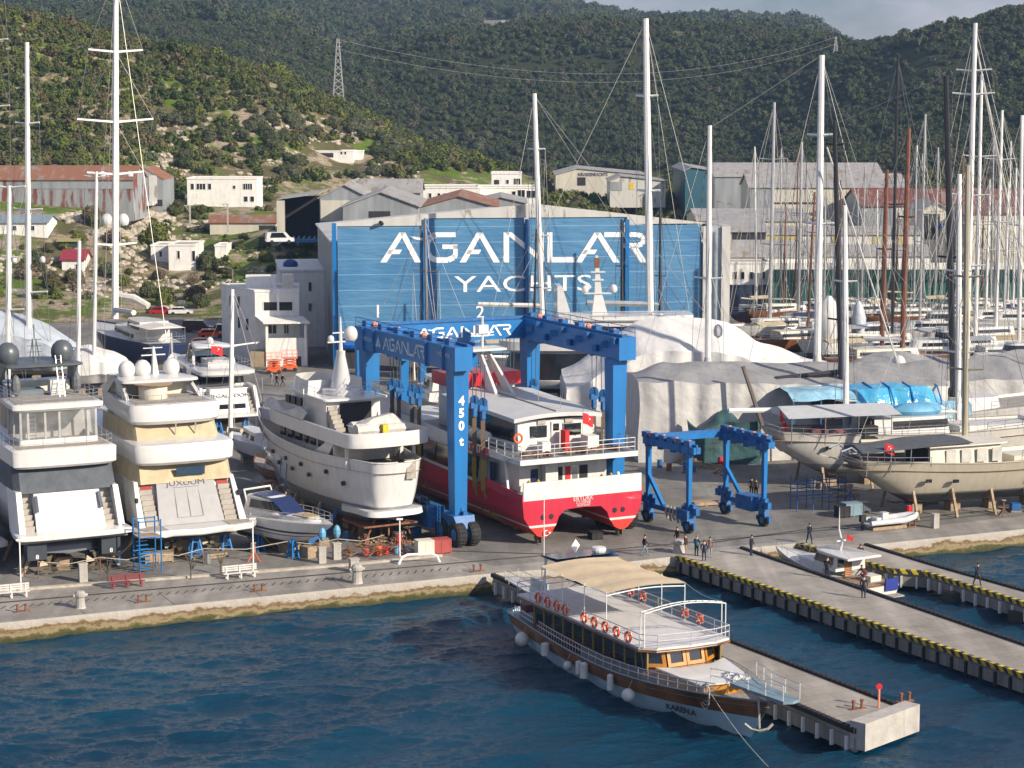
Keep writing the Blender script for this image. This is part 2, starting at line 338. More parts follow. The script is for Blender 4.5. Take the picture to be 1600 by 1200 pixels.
# ---- quay slab with the shoreline read off the picture
EDGE = [(-1400, 1112), (0, 973), (540, 919), (766, 896), (940, 882.5), (1056, 869), (1158, 857), (1249, 848), (1354, 851.5), (1600, 826.5), (2600, 724)]
shore = [G(*e) for e in EDGE]
def quay_mat():
    m = mat('quay_concrete_wall', (.40, .36, .30), .9, var=.12, vs=.8, bump=.6, bs=3); n = m.node_tree; L = n.links.new; b = n.nodes['Principled BSDF']
    g = n.nodes.new('ShaderNodeNewGeometry'); s = n.nodes.new('ShaderNodeSeparateXYZ'); L(g.outputs['Position'], s.inputs[0])
    no = n.nodes.new('ShaderNodeTexNoise'); no.inputs['Scale'].default_value = 1.1; no.inputs['Detail'].default_value = 9; no.inputs['Roughness'].default_value = .7; mq = n.nodes.new('ShaderNodeMapping'); mq.inputs['Scale'].default_value = (.5, .5, 1); L(g.outputs['Position'], mq.inputs[0]); L(mq.outputs[0], no.inputs[0])
    a = n.nodes.new('ShaderNodeMath'); a.operation = 'MULTIPLY_ADD'; L(no.outputs['Fac'], a.inputs[0]); a.inputs[1].default_value = 1.9; L(s.outputs['Z'], a.inputs[2])
    r = n.nodes.new('ShaderNodeValToRGB'); e = r.color_ramp.elements; mpr = n.nodes.new('ShaderNodeMapRange'); mpr.inputs[1].default_value = -.55; mpr.inputs[2].default_value = .95; L(a.outputs[0], mpr.inputs[0]); L(mpr.outputs[0], r.inputs[0])
    e[0].position = 0; e[0].color = (.035, .04, .012, 1); e[1].position = 1; e[1].color = (.42, .40, .36, 1)
    for p, c in ((.2, (.08, .07, .025)), (.32, (.26, .21, .11)), (.44, (.22, .17, .10)), (.50, (.12, .08, .04)), (.58, (.20, .12, .05)), (.66, (.36, .33, .29))):
        k = e.new(p); k.color = (*c, 1)
    L(r.outputs[0], b.inputs['Base Color']); return m
QW = quay_mat()
def ground_mat(name, c0, c1, stain):
    m = bpy.data.materials.new(name); m.use_nodes = True; n = m.node_tree; b = n.nodes['Principled BSDF']; L = n.links.new; b.inputs['Roughness'].default_value = .8; b.inputs['Specular IOR Level'].default_value = .3
    g = n.nodes.new('ShaderNodeNewGeometry')
    def nz(s, d=6, ro=.6, sc=(1, 1, 1)):
        mp_ = n.nodes.new('ShaderNodeMapping'); mp_.inputs['Scale'].default_value = sc; mp_.inputs['Rotation'].default_value = (0, 0, R(-25)); L(g.outputs['Position'], mp_.inputs[0])
        x = n.nodes.new('ShaderNodeTexNoise'); x.inputs['Scale'].default_value = s; x.inputs['Detail'].default_value = d; x.inputs['Roughness'].default_value = ro; L(mp_.outputs[0], x.inputs[0]); return x.outputs['Fac']
    def ramp(f, a, b_, c0=(0, 0, 0), c1=(1, 1, 1)):
        r = n.nodes.new('ShaderNodeValToRGB'); r.color_ramp.elements[0].position = a; r.color_ramp.elements[1].position = b_; r.color_ramp.elements[0].color = (*c0, 1); r.color_ramp.elements[1].color = (*c1, 1); L(f, r.inputs[0]); return r.outputs[0]
    c = ramp(nz(.35, 8, .65), .3, .7, c0, c1)
    k = n.nodes.new('ShaderNodeMixRGB'); k.blend_type = 'MULTIPLY'; k.inputs[0].default_value = stain; L(c, k.inputs[1]); L(ramp(nz(.12, 9, .65, (1, .35, 1)), .42, .60, (.42, .40, .38), (1, 1, 1)), k.inputs[2]); c = k.outputs[0]
    k = n.nodes.new('ShaderNodeMixRGB'); k.blend_type = 'MULTIPLY'; k.inputs[0].default_value = .5; L(c, k.inputs[1]); L(ramp(nz(.6, 3, .5, (1, .06, 1)), .45, .62, (.7, .7, .7), (1.08, 1.08, 1.08)), k.inputs[2]); c = k.outputs[0]
    k = n.nodes.new('ShaderNodeMixRGB'); k.blend_type = 'MULTIPLY'; k.inputs[0].default_value = stain; L(c, k.inputs[1]); L(ramp(nz(.28, 10, .72), .56, .63, (1, 1, 1), (.5, .47, .44)), k.inputs[2]); c = k.outputs[0]
    br = n.nodes.new('ShaderNodeTexBrick'); mpb = n.nodes.new('ShaderNodeMapping'); mpb.inputs['Rotation'].default_value = (0, 0, R(-25)); L(g.outputs['Position'], mpb.inputs[0]); L(mpb.outputs[0], br.inputs[0]); br.inputs['Scale'].default_value = .17; br.inputs['Mortar Size'].default_value = .004; br.inputs['Color1'].default_value = (1, 1, 1, 1); br.inputs['Color2'].default_value = (.86, .86, .87, 1); br.inputs['Mortar'].default_value = (.5, .5, .5, 1)
    k = n.nodes.new('ShaderNodeMixRGB'); k.blend_type = 'MULTIPLY'; k.inputs[0].default_value = .8; L(c, k.inputs[1]); L(br.outputs['Color'], k.inputs[2]); c = k.outputs[0]
    L(c, b.inputs['Base Color'])
    bu = n.nodes.new('ShaderNodeBump'); bu.inputs['Strength'].default_value = .4; bu.inputs['Distance'].default_value = .03; L(nz(6, 4), bu.inputs['Height']); L(bu.outputs[0], b.inputs['Normal'])
    return m
YARD = ground_mat('yard_asphalt', (.20, .195, .185), (.31, .30, .275), .5)
PROM = ground_mat('quay_concrete_top', (.30, .285, .26), (.40, .375, .34), .45)
mb = MB(); poly = [(p.x, p.y) for p in shore]+[(330, 372), (-330, 372)]
mb.prism(poly, -9, 0.); tag(mb.build('quay', [PROM], rec=True), kind='structure')
mb = MB()                                            # the quay's weathered face, 3 cm proud under the coping
for a, b in zip(shore[:-1], shore[1:]):
    nrm = Vector(((b-a).y, -(b-a).x, 0)).normalized()*.03
    n_ = max(1, int((b-a).length/2))
    mb.quad(a+nrm+Vector((0, 0, -8)), b+nrm+Vector((0, 0, -8)), b+nrm+Vector((0, 0, -.01)), a+nrm+Vector((0, 0, -.01)))
tag(mb.build('quay_wall', QW, rec=False), kind='structure')
# yard surface (asphalt) behind the promenade, its edge read off the picture
ye = [G(-1400, 1050), G(37, 922), G(540, 884), G(700, 868), G(770, 884), G(1040, 862), G(1110, 856), G(1240, 845), G(1600, 806), G(2600, 700)]
mb = MB(); top = [(-330, 371), (330, 371)]
pl = [(p.x, p.y) for p in ye]+[(330, 371), (-330, 371)]
mb.add([(x, y, .012) for x, y in pl], [tuple(range(len(pl)))]); tag(mb.build('yard', YARD), kind='structure')
CURB = mat('kerb_stone', (.45, .41, .34), .9, var=.15, vs=2, bump=.3)
mb = MB()
for a, b in ((G(-1400, 1050), G(37, 922)), (G(37, 922), G(540, 884)), (G(540, 884), G(690, 869))): mb.bar(a+Vector((0, 0, .07)), b+Vector((0, 0, .07)), .45, .2)
tag(mb.build('kerb', CURB), kind='structure')
# crane rails: dark grooves with cross ties
RAILM = mat('rail_groove', (.06, .055, .05), .7, var=.3); mb = MB()
rails = [[G(-1400, 1068), G(0, 942), G(540, 895), G(1036, 852), G(1330, 825), G(1600, 799), G(2600, 690)], [G(700, 861), G(850, 866), G(1036, 858)], [G(1100, 850), G(1250, 829), G(1600, 792)]]
for rl in rails:
    for a, b in zip(rl[:-1], rl[1:]): mb.bar(a+Vector((0, 0, .015)), b+Vector((0, 0, .015)), .30, .03)
a, b = G(-300, 976), G(700, 889)
for i in range(72): 
    p = a.lerp(b, i/71); mb.box((p.x, p.y, .016), (.09, 1.0, .008), R(-8))
tag(mb.build('crane_rail', RAILM), kind='structure')
mb = MB()                                             # expansion joints and the pale coping strip
for i in range(13):
    p = shore[0].lerp(shore[2], i/12); q = p+Vector((-.42, .9, 0))*4.5; mb.bar(p+Vector((0, 0, .013)), q+Vector((0, 0, .013)), .04, .012)
tag(mb.build('quay_joint', mat('joint_grey', (.17, .16, .15), .9)), kind='structure')
# ---- piers
PIERTOP = ground_mat('pier_concrete', (.33, .305, .27), (.44, .41, .365), .3)
SKIRT = mat('pier_side_concrete', (.27, .26, .24), .9, var=.2, vs=1, bump=.4, bs=3, grime=.5, streak=True)
def hazard_mat(d):
    m = bpy.data.materials.new('hazard_stripes'); m.use_nodes = True; n = m.node_tree; b = n.nodes['Principled BSDF']; L = n.links.new; b.inputs['Roughness'].default_value = .7
    g = n.nodes.new('ShaderNodeNewGeometry'); vm = n.nodes.new('ShaderNodeVectorMath'); vm.operation = 'DOT_PRODUCT'; L(g.outputs['Position'], vm.inputs[0]); vm.inputs[1].default_value = (d.x*1.15, d.y*1.15, .9)
    fr = n.nodes.new('ShaderNodeMath'); fr.operation = 'FRACT'; L(vm.outputs['Value'], fr.inputs[0]); gt = n.nodes.new('ShaderNodeMath'); gt.operation = 'GREATER_THAN'; gt.inputs[1].default_value = .5; L(fr.outputs[0], gt.inputs[0])
    k = n.nodes.new('ShaderNodeMixRGB'); L(gt.outputs[0], k.inputs[0]); k.inputs[1].default_value = (.62, .47, .02, 1); k.inputs[2].default_value = (.03, .03, .03, 1)
    no = n.nodes.new('ShaderNodeTexNoise'); no.inputs['Scale'].default_value = 1.3; no.inputs['Detail'].default_value = 6; L(g.outputs['Position'], no.inputs[0]); r = n.nodes.new('ShaderNodeValToRGB'); r.color_ramp.elements[0].position = .5; r.color_ramp.elements[1].position = .72; L(no.outputs['Fac'], r.inputs[0])
    k2 = n.nodes.new('ShaderNodeMixRGB'); L(r.outputs[0], k2.inputs[0]); L(k.outputs[0], k2.inputs[1]); k2.inputs[2].default_value = (.2, .17, .10, 1); L(k2.outputs[0], b.inputs['Base Color']); return m
def pier(left, right, label, hazard_l=True, cap_r=True, posts=None, hz_r=False):
    """left/right: deck edges as world points from quay to tip"""
    t = thing('pier', label, 'pier', (0, 0, 0))
    mb = MB(); pl = [(p.x, p.y) for p in left]+[(p.x, p.y) for p in reversed(right)]
    mb.prism(pl, -.42, .018); mb.build('deck', PIERTOP, t)
    for edge, sgn, side in ((left, -1, 'l'), (right, 1, 'r')):
        for a, b in zip(edge[:-1], edge[1:]):
            d = (b-a).normalized(); nrm = Vector((d.y, -d.x, 0))*(-1 if side == 'r' else 1)
            L_ = (b-a).length; n_ = max(1, int(round(L_/1.45)))
            m2 = MB(); m2.bar(a+nrm*-.06+Vector((0, 0, -.86)), b+nrm*-.06+Vector((0, 0, -.86)), .22, .85); sk = m2.build('side_beam', SKIRT, t)
            fm = BLACK if (side == 'l' and posts is None) or side == 'r' else posts
            proto = None
            for i in range(n_):
                p = a.lerp(b, (i+.5)/n_)+nrm*.14
                if proto is None:
                    proto = MB().box((0, 0, 0), (.14, .22, .95)).build('fender_strip', fm, t); f_ = proto
                else:
                    f_ = proto.copy(); col.objects.link(f_)
                f_.location = (p.x, p.y, -.92); f_.rotation_euler.z = math.atan2(d.y, d.x)
            e = MB(); off = nrm*.02
            if (side == 'l' and hazard_l) or (side == 'r' and hz_r):
                e.bar(a+off+Vector((0, 0, -.10)), b+off+Vector((0, 0, -.10)), .34, .34); e.build('edge_beam', hazard_mat(d), t)
            else:
                e.bar(a+off+Vector((0, 0, .03)), b+off+Vector((0, 0, .03)), .34, .30)
                k = int(L_/.5)
                for i in range(k):
                    p = a.lerp(b, (i+.5)/k); e.box((p.x, p.y, .2), (.12, .2, .06), math.atan2(d.y, d.x))
                e.build('edge_beam', BLACK, t)
    d = (left[-1]-left[0]).normalized(); L_ = (left[-1]-left[0]).length; n_ = int(L_/8)
    for i in range(n_+1):
        p = left[0].lerp(left[-1], (i+.35)/(n_+.5)); q = right[0].lerp(right[-1], (i+.35)/(n_+.5)); m2 = MB()
        m2.bar(p+(q-p)*.1+Vector((0, 0, -1.25)), q-(q-p)*.1+Vector((0, 0, -1.25)), 1.2, .9)
        for f in (.2, .8):
            c = p.lerp(q, f); m2.tube([c+Vector((0, 0, -9)), c+Vector((0, 0, -.9))], .45, 10)
        m2.build('pile', mat('wet_pile', (.05, .05, .045), .6), t)
    return t
up = Vector((0, 0, 0))
p1l = [G(768, 898), G(1310, 1131), G(1335, 1147)]; p1r = [G(905, 911), G(1143, 1004), G(1397, 1102)]
pier([G(770, 899), G(1338, 1143)], [G(888, 905), G(1423, 1112)], 'concrete pier along the wooden tour boat, black rubber strip on its far edge', hazard_l=False, posts=ALU)
pier([G(1058, 869), G(1720, 1094)], [G(1158, 857), G(1720, 1050)], 'long middle concrete pier with a yellow and black striped edge facing the camera', True)
pier([G(1249, 848.5), G(1397, 890), G(1445, 893), G(1720, 978)], [G(1352, 852), G(1466, 886.5), G(1720, 958)], 'rear right concrete pier with a bent striped edge and white posts', True, posts=ALU)
mb = MB()
a, b = G(1338, 1143), G(1423, 1112); dd = (b-a).normalized(); fw = Vector((dd.y, -dd.x, 0))
mb.bar(a+fw*.1+Vector((0, 0, -.25)), b+fw*.1+Vector((0, 0, -.25)), 1.1, 1.7); o = mb.build('pier_head', CONC); o.parent = [x for x in col.objects if x.name == 'pier'][0]
# ---- water
bpy.ops.mesh.primitive_plane_add(size=1)
wo = bpy.context.object; wo.name = 'water'; wo.data.name = 'water'
oc = wo.modifiers.new('ocean', 'OCEAN'); oc.geometry_mode = 'GENERATE'; oc.repeat_x = 5; oc.repeat_y = 3; oc.resolution = 25; oc.viewport_resolution = 25; oc.spatial_size = 36
oc.wave_scale = .50; oc.choppiness = 1.2; oc.wind_velocity = 3.6; oc.wave_scale_min = .02; oc.wave_alignment = .5; oc.wave_direction = R(78); oc.random_seed = 5; oc.damping = .2
wo.location = (-72, 90, -1.5)
tag(wo, kind='structure')
m = bpy.data.materials.new('sea_water'); m.use_nodes = True; n = m.node_tree; b = n.nodes['Principled BSDF']; L = n.links.new
b.inputs['Roughness'].default_value = .05; b.inputs['IOR'].default_value = 1.333; b.inputs['Specular IOR Level'].default_value = .5
g = n.nodes.new('ShaderNodeNewGeometry'); no = n.nodes.new('ShaderNodeTexNoise'); no.inputs['Scale'].default_value = .06; no.inputs['Detail'].default_value = 5; L(g.outputs['Position'], no.inputs[0])
r = n.nodes.new('ShaderNodeValToRGB'); r.color_ramp.elements[0].position = .35; r.color_ramp.elements[1].position = .7; r.color_ramp.elements[0].color = (.0008, .026, .056, 1); r.color_ramp.elements[1].color = (.001, .040, .078, 1); L(no.outputs['Fac'], r.inputs[0]); L(r.outputs[0], b.inputs['Base Color'])
bn = n.nodes.new('ShaderNodeTexNoise'); bn.inputs['Scale'].default_value = 3.6; bn.inputs['Detail'].default_value = 7; bn.inputs['Roughness'].default_value = .65; L(g.outputs['Position'], bn.inputs[0])
bu = n.nodes.new('ShaderNodeBump'); bu.inputs['Strength'].default_value = .9; bu.inputs['Distance'].default_value = .12; L(bn.outputs['Fac'], bu.inputs['Height']); L(bu.outputs[0], b.inputs['Normal'])
wo.data.materials.append(m); MATS['sea'] = m
mb = MB(); mb.quad((-1500, -400, -1.95), (1500, -400, -1.95), (1500, 300, -1.95), (-1500, 300, -1.95)); tag(mb.build('sea', m, rec=False), kind='structure')
# ================================================================ GREENERY
def leaf_mat(name, cs, rough=.75):
    m = bpy.data.materials.new(name); m.use_nodes = True; n = m.node_tree; b = n.nodes['Principled BSDF']; L = n.links.new; b.inputs['Roughness'].default_value = rough; b.inputs['Specular IOR Level'].default_value = .2
    oi = n.nodes.new('ShaderNodeObjectInfo'); r = n.nodes.new('ShaderNodeValToRGB'); e = r.color_ramp.elements
    e[0].color = (*cs[0], 1); e[1].color = (*cs[-1], 1)
    for i, c in enumerate(cs[1:-1]): k = e.new((i+1)/(len(cs)-1)); k.color = (*c, 1)
    L(oi.outputs['Random'], r.inputs[0]); g = n.nodes.new('ShaderNodeNewGeometry'); no = n.nodes.new('ShaderNodeTexNoise'); no.inputs['Scale'].default_value = .9; L(g.outputs['Position'], no.inputs[0])
    k = n.nodes.new('ShaderNodeMixRGB'); k.blend_type = 'MULTIPLY'; k.inputs[0].default_value = 1; r2 = n.nodes.new('ShaderNodeValToRGB'); r2.color_ramp.elements[0].position = .3; r2.color_ramp.elements[1].position = .7; r2.color_ramp.elements[0].color = (.6, .6, .6, 1); r2.color_ramp.elements[1].color = (1.25, 1.22, 1.1, 1)
    L(no.outputs['Fac'], r2.inputs[0]); L(r.outputs[0], k.inputs[1]); L(r2.outputs[0], k.inputs[2]); L(k.outputs[0], b.inputs['Base Color']); return m
SCRUB = leaf_mat('maquis_leaves', [(.040, .058, .018), (.070, .095, .020), (.13, .15, .032), (.075, .10, .045), (.12, .10, .05), (.055, .08, .018)])
OLIVE = leaf_mat('olive_leaves', [(.075, .09, .045), (.10, .115, .065), (.13, .14, .09), (.06, .08, .03)])
PINE = leaf_mat('pine_needles', [(.025, .045, .015), (.045, .07, .02)])
BARE = leaf_mat('bare_twigs', [(.16, .12, .09), (.20, .15, .12)])
BARK = mat('bark', (.13, .10, .075), .95, var=.2, vs=4)
def blob(seed, nb, nl, ls, squash=.75, spread=.62, core=True):
    """crown of unit radius: nb sub clumps, each a shell of small leaf sprays, over ragged solid cores"""
    r = random.Random(seed); mb = MB()
    cs = [(Vector((0, 0, squash*.5)), .62)]
    for i in range(nb):
        a = r.uniform(0, 6.28); q = spread*math.sqrt(r.random()); cs.append((Vector((q*math.cos(a), q*math.sin(a), squash*r.uniform(.2, 1.0)*(1-q*.5))), r.uniform(.26, .46)))
    for c, rr in cs:
        if core:
            ico = bmesh.new(); bmesh.ops.create_icosphere(ico, subdivisions=1, radius=rr*.74)
            mb.add([c+v.co*r.uniform(.7, 1.2) for v in ico.verts], [tuple(v.index for v in f.verts) for f in ico.faces]); ico.free()
        k = int(nl*rr*rr*3.2)
        for j in range(k):
            d = Vector((r.gauss(0, 1), r.gauss(0, 1), r.gauss(0, 1)+.25)).normalized(); p = c+d*rr*r.uniform(.75, 1.12)
            if p.z < 0: p.z = abs(p.z)*.3
            u = Vector((r.gauss(0, 1), r.gauss(0, 1), r.gauss(0, 1))).normalized(); v = (d+u*.5).cross(u).normalized(); s = ls*r.uniform(.6, 1.3)
            mb.add([p-u*s-v*s*.4, p+u*s-v*s*.4, p+v*s*.7], [(0, 1, 2)])
    return mb
FARLV = leaf_mat('far_maquis_leaves', [(.026, .042, .020), (.045, .066, .028), (.075, .095, .036), (.050, .066, .040), (.080, .078, .048), (.034, .052, .022)])
def kinds(cn, m):
    c_ = bpy.data.collections.new(cn)
    for i in range(6):
        mb = blob(20+i, 5, 55, .17); me = bpy.data.meshes.new('scrub_bush'); me.from_pydata(mb.v, [], mb.f); me.materials.append(m); c_.objects.link(bpy.data.objects.new('scrub_bush', me))
    return c_
def hit(px, py, D0=236., D1=2700.):
    D = D0; prev = D0
    while D < D1:
        p = V(px, py, D)
        z = tz(p.x, p.y)
        if p.z <= max(z, 0): 
            a, b = prev, D
            for _ in range(12):
                m_ = (a+b)/2; p = V(px, py, m_)
                if p.z <= max(tz(p.x, p.y), 0): b = m_
                else: a = m_
            p = V(px, py, b); return p
        prev = D; D += 3 if D < 900 else 10
    return None
def proj(x, y, z):
    d = y*cp-(z-HC)*sp_; return 800+F*x/d, 600-F*(y*sp_+(z-HC)*cp)/d
BUILT = [(230, 345, 375, 430), (288, 408, 270, 325), (-60, 262, 262, 330), (430, 660, 285, 366), (474, 580, 222, 268), (655, 842, 266, 322), (862, 1045, 262, 305), (1060, 1420, 262, 345), (1340, 1700, 300, 400), (95, 142, 395, 425), (-30, 92, 332, 380), (325, 440, 332, 366), (1100, 1700, 335, 500), (750, 805, 26, 44)]
def clear(px, py): return any(a < px < b and c < py < d for a, b, c, d in BUILT)
pts = []
def scat(D0, D1, step, px0, px1, dens, r0, r1):
    D = D0
    while D < D1:
        x0, x1 = (px0-800)/F*D, (px1-800)/F*D; x = x0
        while x < x1:
            x += step*rnd.uniform(.6, 1.4); y = D+rnd.uniform(-.5, .5)*step; z = tz(x, y); px, py = proj(x, y, z)
            if -260 < px < 1860 and (clear(px, py-3)): continue
            d = dens(px, py, x, y)
            if rnd.random() < d: pts.append((x, y, z-.2, rnd.uniform(r0, r1)*(1+.5*(rnd.random() < .1))))
        D += step*.95
def dens_near(px, py, x, y):
    n_ = fbm(x, y, .03, 3, 21.)
    if px < 760 and py < 165+max(0, (px-250)*.06): return 1. if n_ > -.45 else .5
    if px < 240 and py < 262: return .97
    if py > 330: return .45+.4*n_
    if px < 620: return .42+.45*n_
    return .68+.4*n_
def dens_far(px, py, x, y):
    return .97 if fbm(x, y, .02, 4, 5.) > -.42 else .25
scat(372, 480, 4.2, -1000, 2300, dens_near, .6, 1.5)
scat(480, 668, 3.4, -1100, 2500, dens_near, 1.4, 2.7)
scat(668, 1010, 3.6, -700, 2300, dens_far, 1.7, 3.0)
scat(1010, 1180, 4.2, -300, 1800, dens_far, 2.0, 3.4)
scat(1180, 2500, 9.5, -200, 1700, dens_far, 4.2, 7.0)
def scatter(name, pts, libc):
    me = bpy.data.meshes.new(name); me.from_pydata([p[:3] for p in pts], [], []); at = me.attributes.new('size', 'FLOAT', 'POINT'); at.data.foreach_set('value', [p[3] for p in pts])
    o = bpy.data.objects.new(name, me); col.objects.link(o); tag(o, kind='stuff')
    ng = bpy.data.node_groups.new('scatter_'+name, 'GeometryNodeTree'); ng.interface.new_socket('Geometry', in_out='INPUT', socket_type='NodeSocketGeometry'); ng.interface.new_socket('Geometry', in_out='OUTPUT', socket_type='NodeSocketGeometry')
    N = ng.nodes.new; gi = N('NodeGroupInput'); go = N('NodeGroupOutput'); ip = N('GeometryNodeInstanceOnPoints'); ci = N('GeometryNodeCollectionInfo'); ci.inputs[0].default_value = libc; ci.inputs[1].default_value = True; ci.inputs[2].default_value = True
    ip.inputs['Pick Instance'].default_value = True; rv = N('FunctionNodeRandomValue'); rv.data_type = 'INT'; rv.inputs['Min'].default_value = 0; rv.inputs['Max'].default_value = 5
    rr = N('FunctionNodeRandomValue'); rr.data_type = 'FLOAT_VECTOR'; rr.inputs['Min'].default_value = (-.1, -.1, 0); rr.inputs['Max'].default_value = (.1, .1, 6.28)
    na = N('GeometryNodeInputNamedAttribute'); na.data_type = 'FLOAT'; na.inputs['Name'].default_value = 'size'
    k = ng.links.new; k(gi.outputs[0], ip.inputs['Points']); k(ci.outputs[0], ip.inputs['Instance']); k([o_ for o_ in rv.outputs if o_.type == 'INT'][0], ip.inputs['Instance Index']); k([o_ for o_ in rr.outputs if o_.type == 'VECTOR'][0], ip.inputs['Rotation'])
    k(na.outputs['Attribute'], ip.inputs['Scale']); k(ip.outputs[0], go.inputs[0]); o.modifiers.new('scatter', 'NODES').node_group = ng
scatter('maquis_scrub', [p for p in pts if p[1] < 668], kinds('bush_kinds', SCRUB)); scatter('distant_woodland', [p for p in pts if p[1] >= 668], kinds('far_bush_kinds', FARLV))
ROCK = mat('limestone', (.44, .39, .31), .9, var=.2, vs=1.5, bump=.6, bs=3); rc = bpy.data.collections.new('rock_kinds')
for i in range(6):
    ico = bmesh.new(); bmesh.ops.create_icosphere(ico, subdivisions=2, radius=1); rs_ = random.Random(i)
    for v in ico.verts: v.co = v.co*(1+.45*noise.noise(v.co*1.3+Vector((i*7, 0, 0)))); v.co.y *= .8; v.co.z *= .55
    me = bpy.data.meshes.new('boulder'); ico.to_mesh(me); ico.free(); me.materials.append(ROCK); rc.objects.link(bpy.data.objects.new('boulder', me))
rp_ = []
for px0, px1, py0, py1, n_, s0, s1 in ((-60, 340, 335, 490, 1100, .25, 1.1), (-40, 262, 322, 372, 700, .4, 1.5), (235, 560, 185, 300, 700, .35, 1.2), (560, 760, 230, 300, 140, .4, 1.2), (330, 500, 385, 450, 120, .2, .7)):
    for i in range(n_):
        px, py = rnd.uniform(px0, px1), rnd.uniform(py0, py1)
        if clear(px, py-3): continue
        p = hit(px, py)
        if p and p.y > 372 and fbm(p.x, p.y, .06, 3, 4.) > -.08: rp_.append((p.x, p.y, p.z, rnd.uniform(s0, s1)))
scatter('limestone_rocks', rp_, rc)
# ---- individual trees
def make_tree(seed, m, trunk=.45, nb=11, nl=330, ls=.085, squash=.8, name='olive_tree'):
    t = thing(name, 'x', 'tree'); r = random.Random(seed)
    mb = MB(); mb.tube([(0, 0, -1), (.03, .02, .2), (.0, .04, trunk)], [.09, .07, .05], 7)
    for i in range(6):
        a = i*1.05+r.random(); mb.tube([(0, .02, trunk*.8), (.25*math.cos(a), .25*math.sin(a), trunk+.25), (.5*math.cos(a), .5*math.sin(a), trunk+r.uniform(.3, .6))], [.035, .025, .008], 5)
    mb.build('trunk', BARK, t)
    c = blob(seed, nb, nl, ls, squash, core=(m is not BARE)); c.v = [(x, y, z+trunk*.75) for x, y, z in c.v]; c.build('crown', m, t, rec=False); return t
protos = {'o': [make_tree(100+i, OLIVE) for i in range(4)], 'g': [make_tree(120+i, SCRUB, .35, 12, 340, .09, .85, 'broadleaf_tree') for i in range(2)],
          'b': [make_tree(140+i, BARE, .5, 9, 120, .10, .8, 'bare_tree') for i in range(2)], 'p': [make_tree(150, PINE, .5, 14, 420, .07, 1.5, 'pine_tree')]}
ZN = [('o', 232, 470, 185, 300, 40, 20, 34, 'grey-green olive tree on the grassy terraces above the white two-storey house', 'olive trees on the terraces'),
      ('o', 430, 600, 195, 288, 24, 18, 32, 'olive tree on the slope around the small white hilltop villa', 'olive trees around the hill villa'),
      ('o', 590, 770, 215, 290, 34, 16, 28, 'olive tree on the slope running down behind the blue boat hangar', 'olive trees behind the hangar'),
      ('g', 20, 330, 340, 480, 20, 22, 44, 'bushy green tree on the rocky bank left of the white office', 'trees on the rocky bank'),
      ('b', 40, 340, 350, 460, 7, 26, 44, 'leafless brown tree on the rocky bank left of the white office', 'bare trees on the rocky bank'),
      ('g', 340, 500, 372, 440, 10, 18, 34, 'green tree between the rusty low roof and the white office', 'trees behind the office'),
      ('o', 760, 1100, 292, 332, 22, 12, 24, 'small olive tree among the warehouses behind the hangar roof', 'trees among the warehouses'),
      ('g', 262, 420, 300, 345, 10, 18, 30, 'dark tree in front of the white two-storey house', 'trees by the two-storey house')]
SP = [('g', 243, 388, 62, 'large round tree on the bank above the white flat-roofed house'), ('g', 323, 420, 46, 'tall dark tree in front of the white flat-roofed house'), ('g', 82, 450, 36, 'dense dark tree behind the leftmost white masts'),
      ('p', 1318, 425, 34, 'dark pine beside the right-hand white masts, left one'), ('p', 1352, 422, 42, 'taller dark pine behind the right-hand masts'), ('g', 1345, 345, 46, 'round green tree right of the big white warehouse'), ('g', 1280, 338, 20, 'small bush at the corner of the big white warehouse'), ('g', 932, 300, 30, 'dark tree in front of the long pale warehouse with lettering'), ('o', 1046, 316, 20, 'grey shrub right of the pale warehouse shed')]
def put_tree(kind, px, py, wpx, label, group):
    p = hit(px, py)
    if p is None: return
    s = wpx/2*p.y/F; pr = rnd.choice(protos[kind]); dup(pr, (p.x, p.y, p.z-.2*s), rnd.uniform(0, 6.28), label, group, scale=(s, s, s*rnd.uniform(.85, 1.15)))
for kd, x0, x1, y0, y1, nn, s0, s1, lb, gp in ZN:
    for i in range(nn):
        for _ in range(12):
            px, py = rnd.uniform(x0, x1), rnd.uniform(y0, y1)
            if not clear(px, py-4) and not clear(px, py+6): break
        else: continue
        ww = rnd.uniform(s0, s1); put_tree(kd, px, py, ww, ('large ' if ww > (s0+s1)/2 else 'small ')+lb.replace('small olive', 'olive')+(', left part', ', middle part', ', right part')[min(2, int(3*(px-x0)/(x1-x0)))], gp)
for kd, px, py, s_, lb in SP: put_tree(kd, px, py, s_, lb, None)
for L_ in protos.values():
    for t in L_:
        for c in list(t.children): bpy.data.objects.remove(c)
        bpy.data.objects.remove(t)
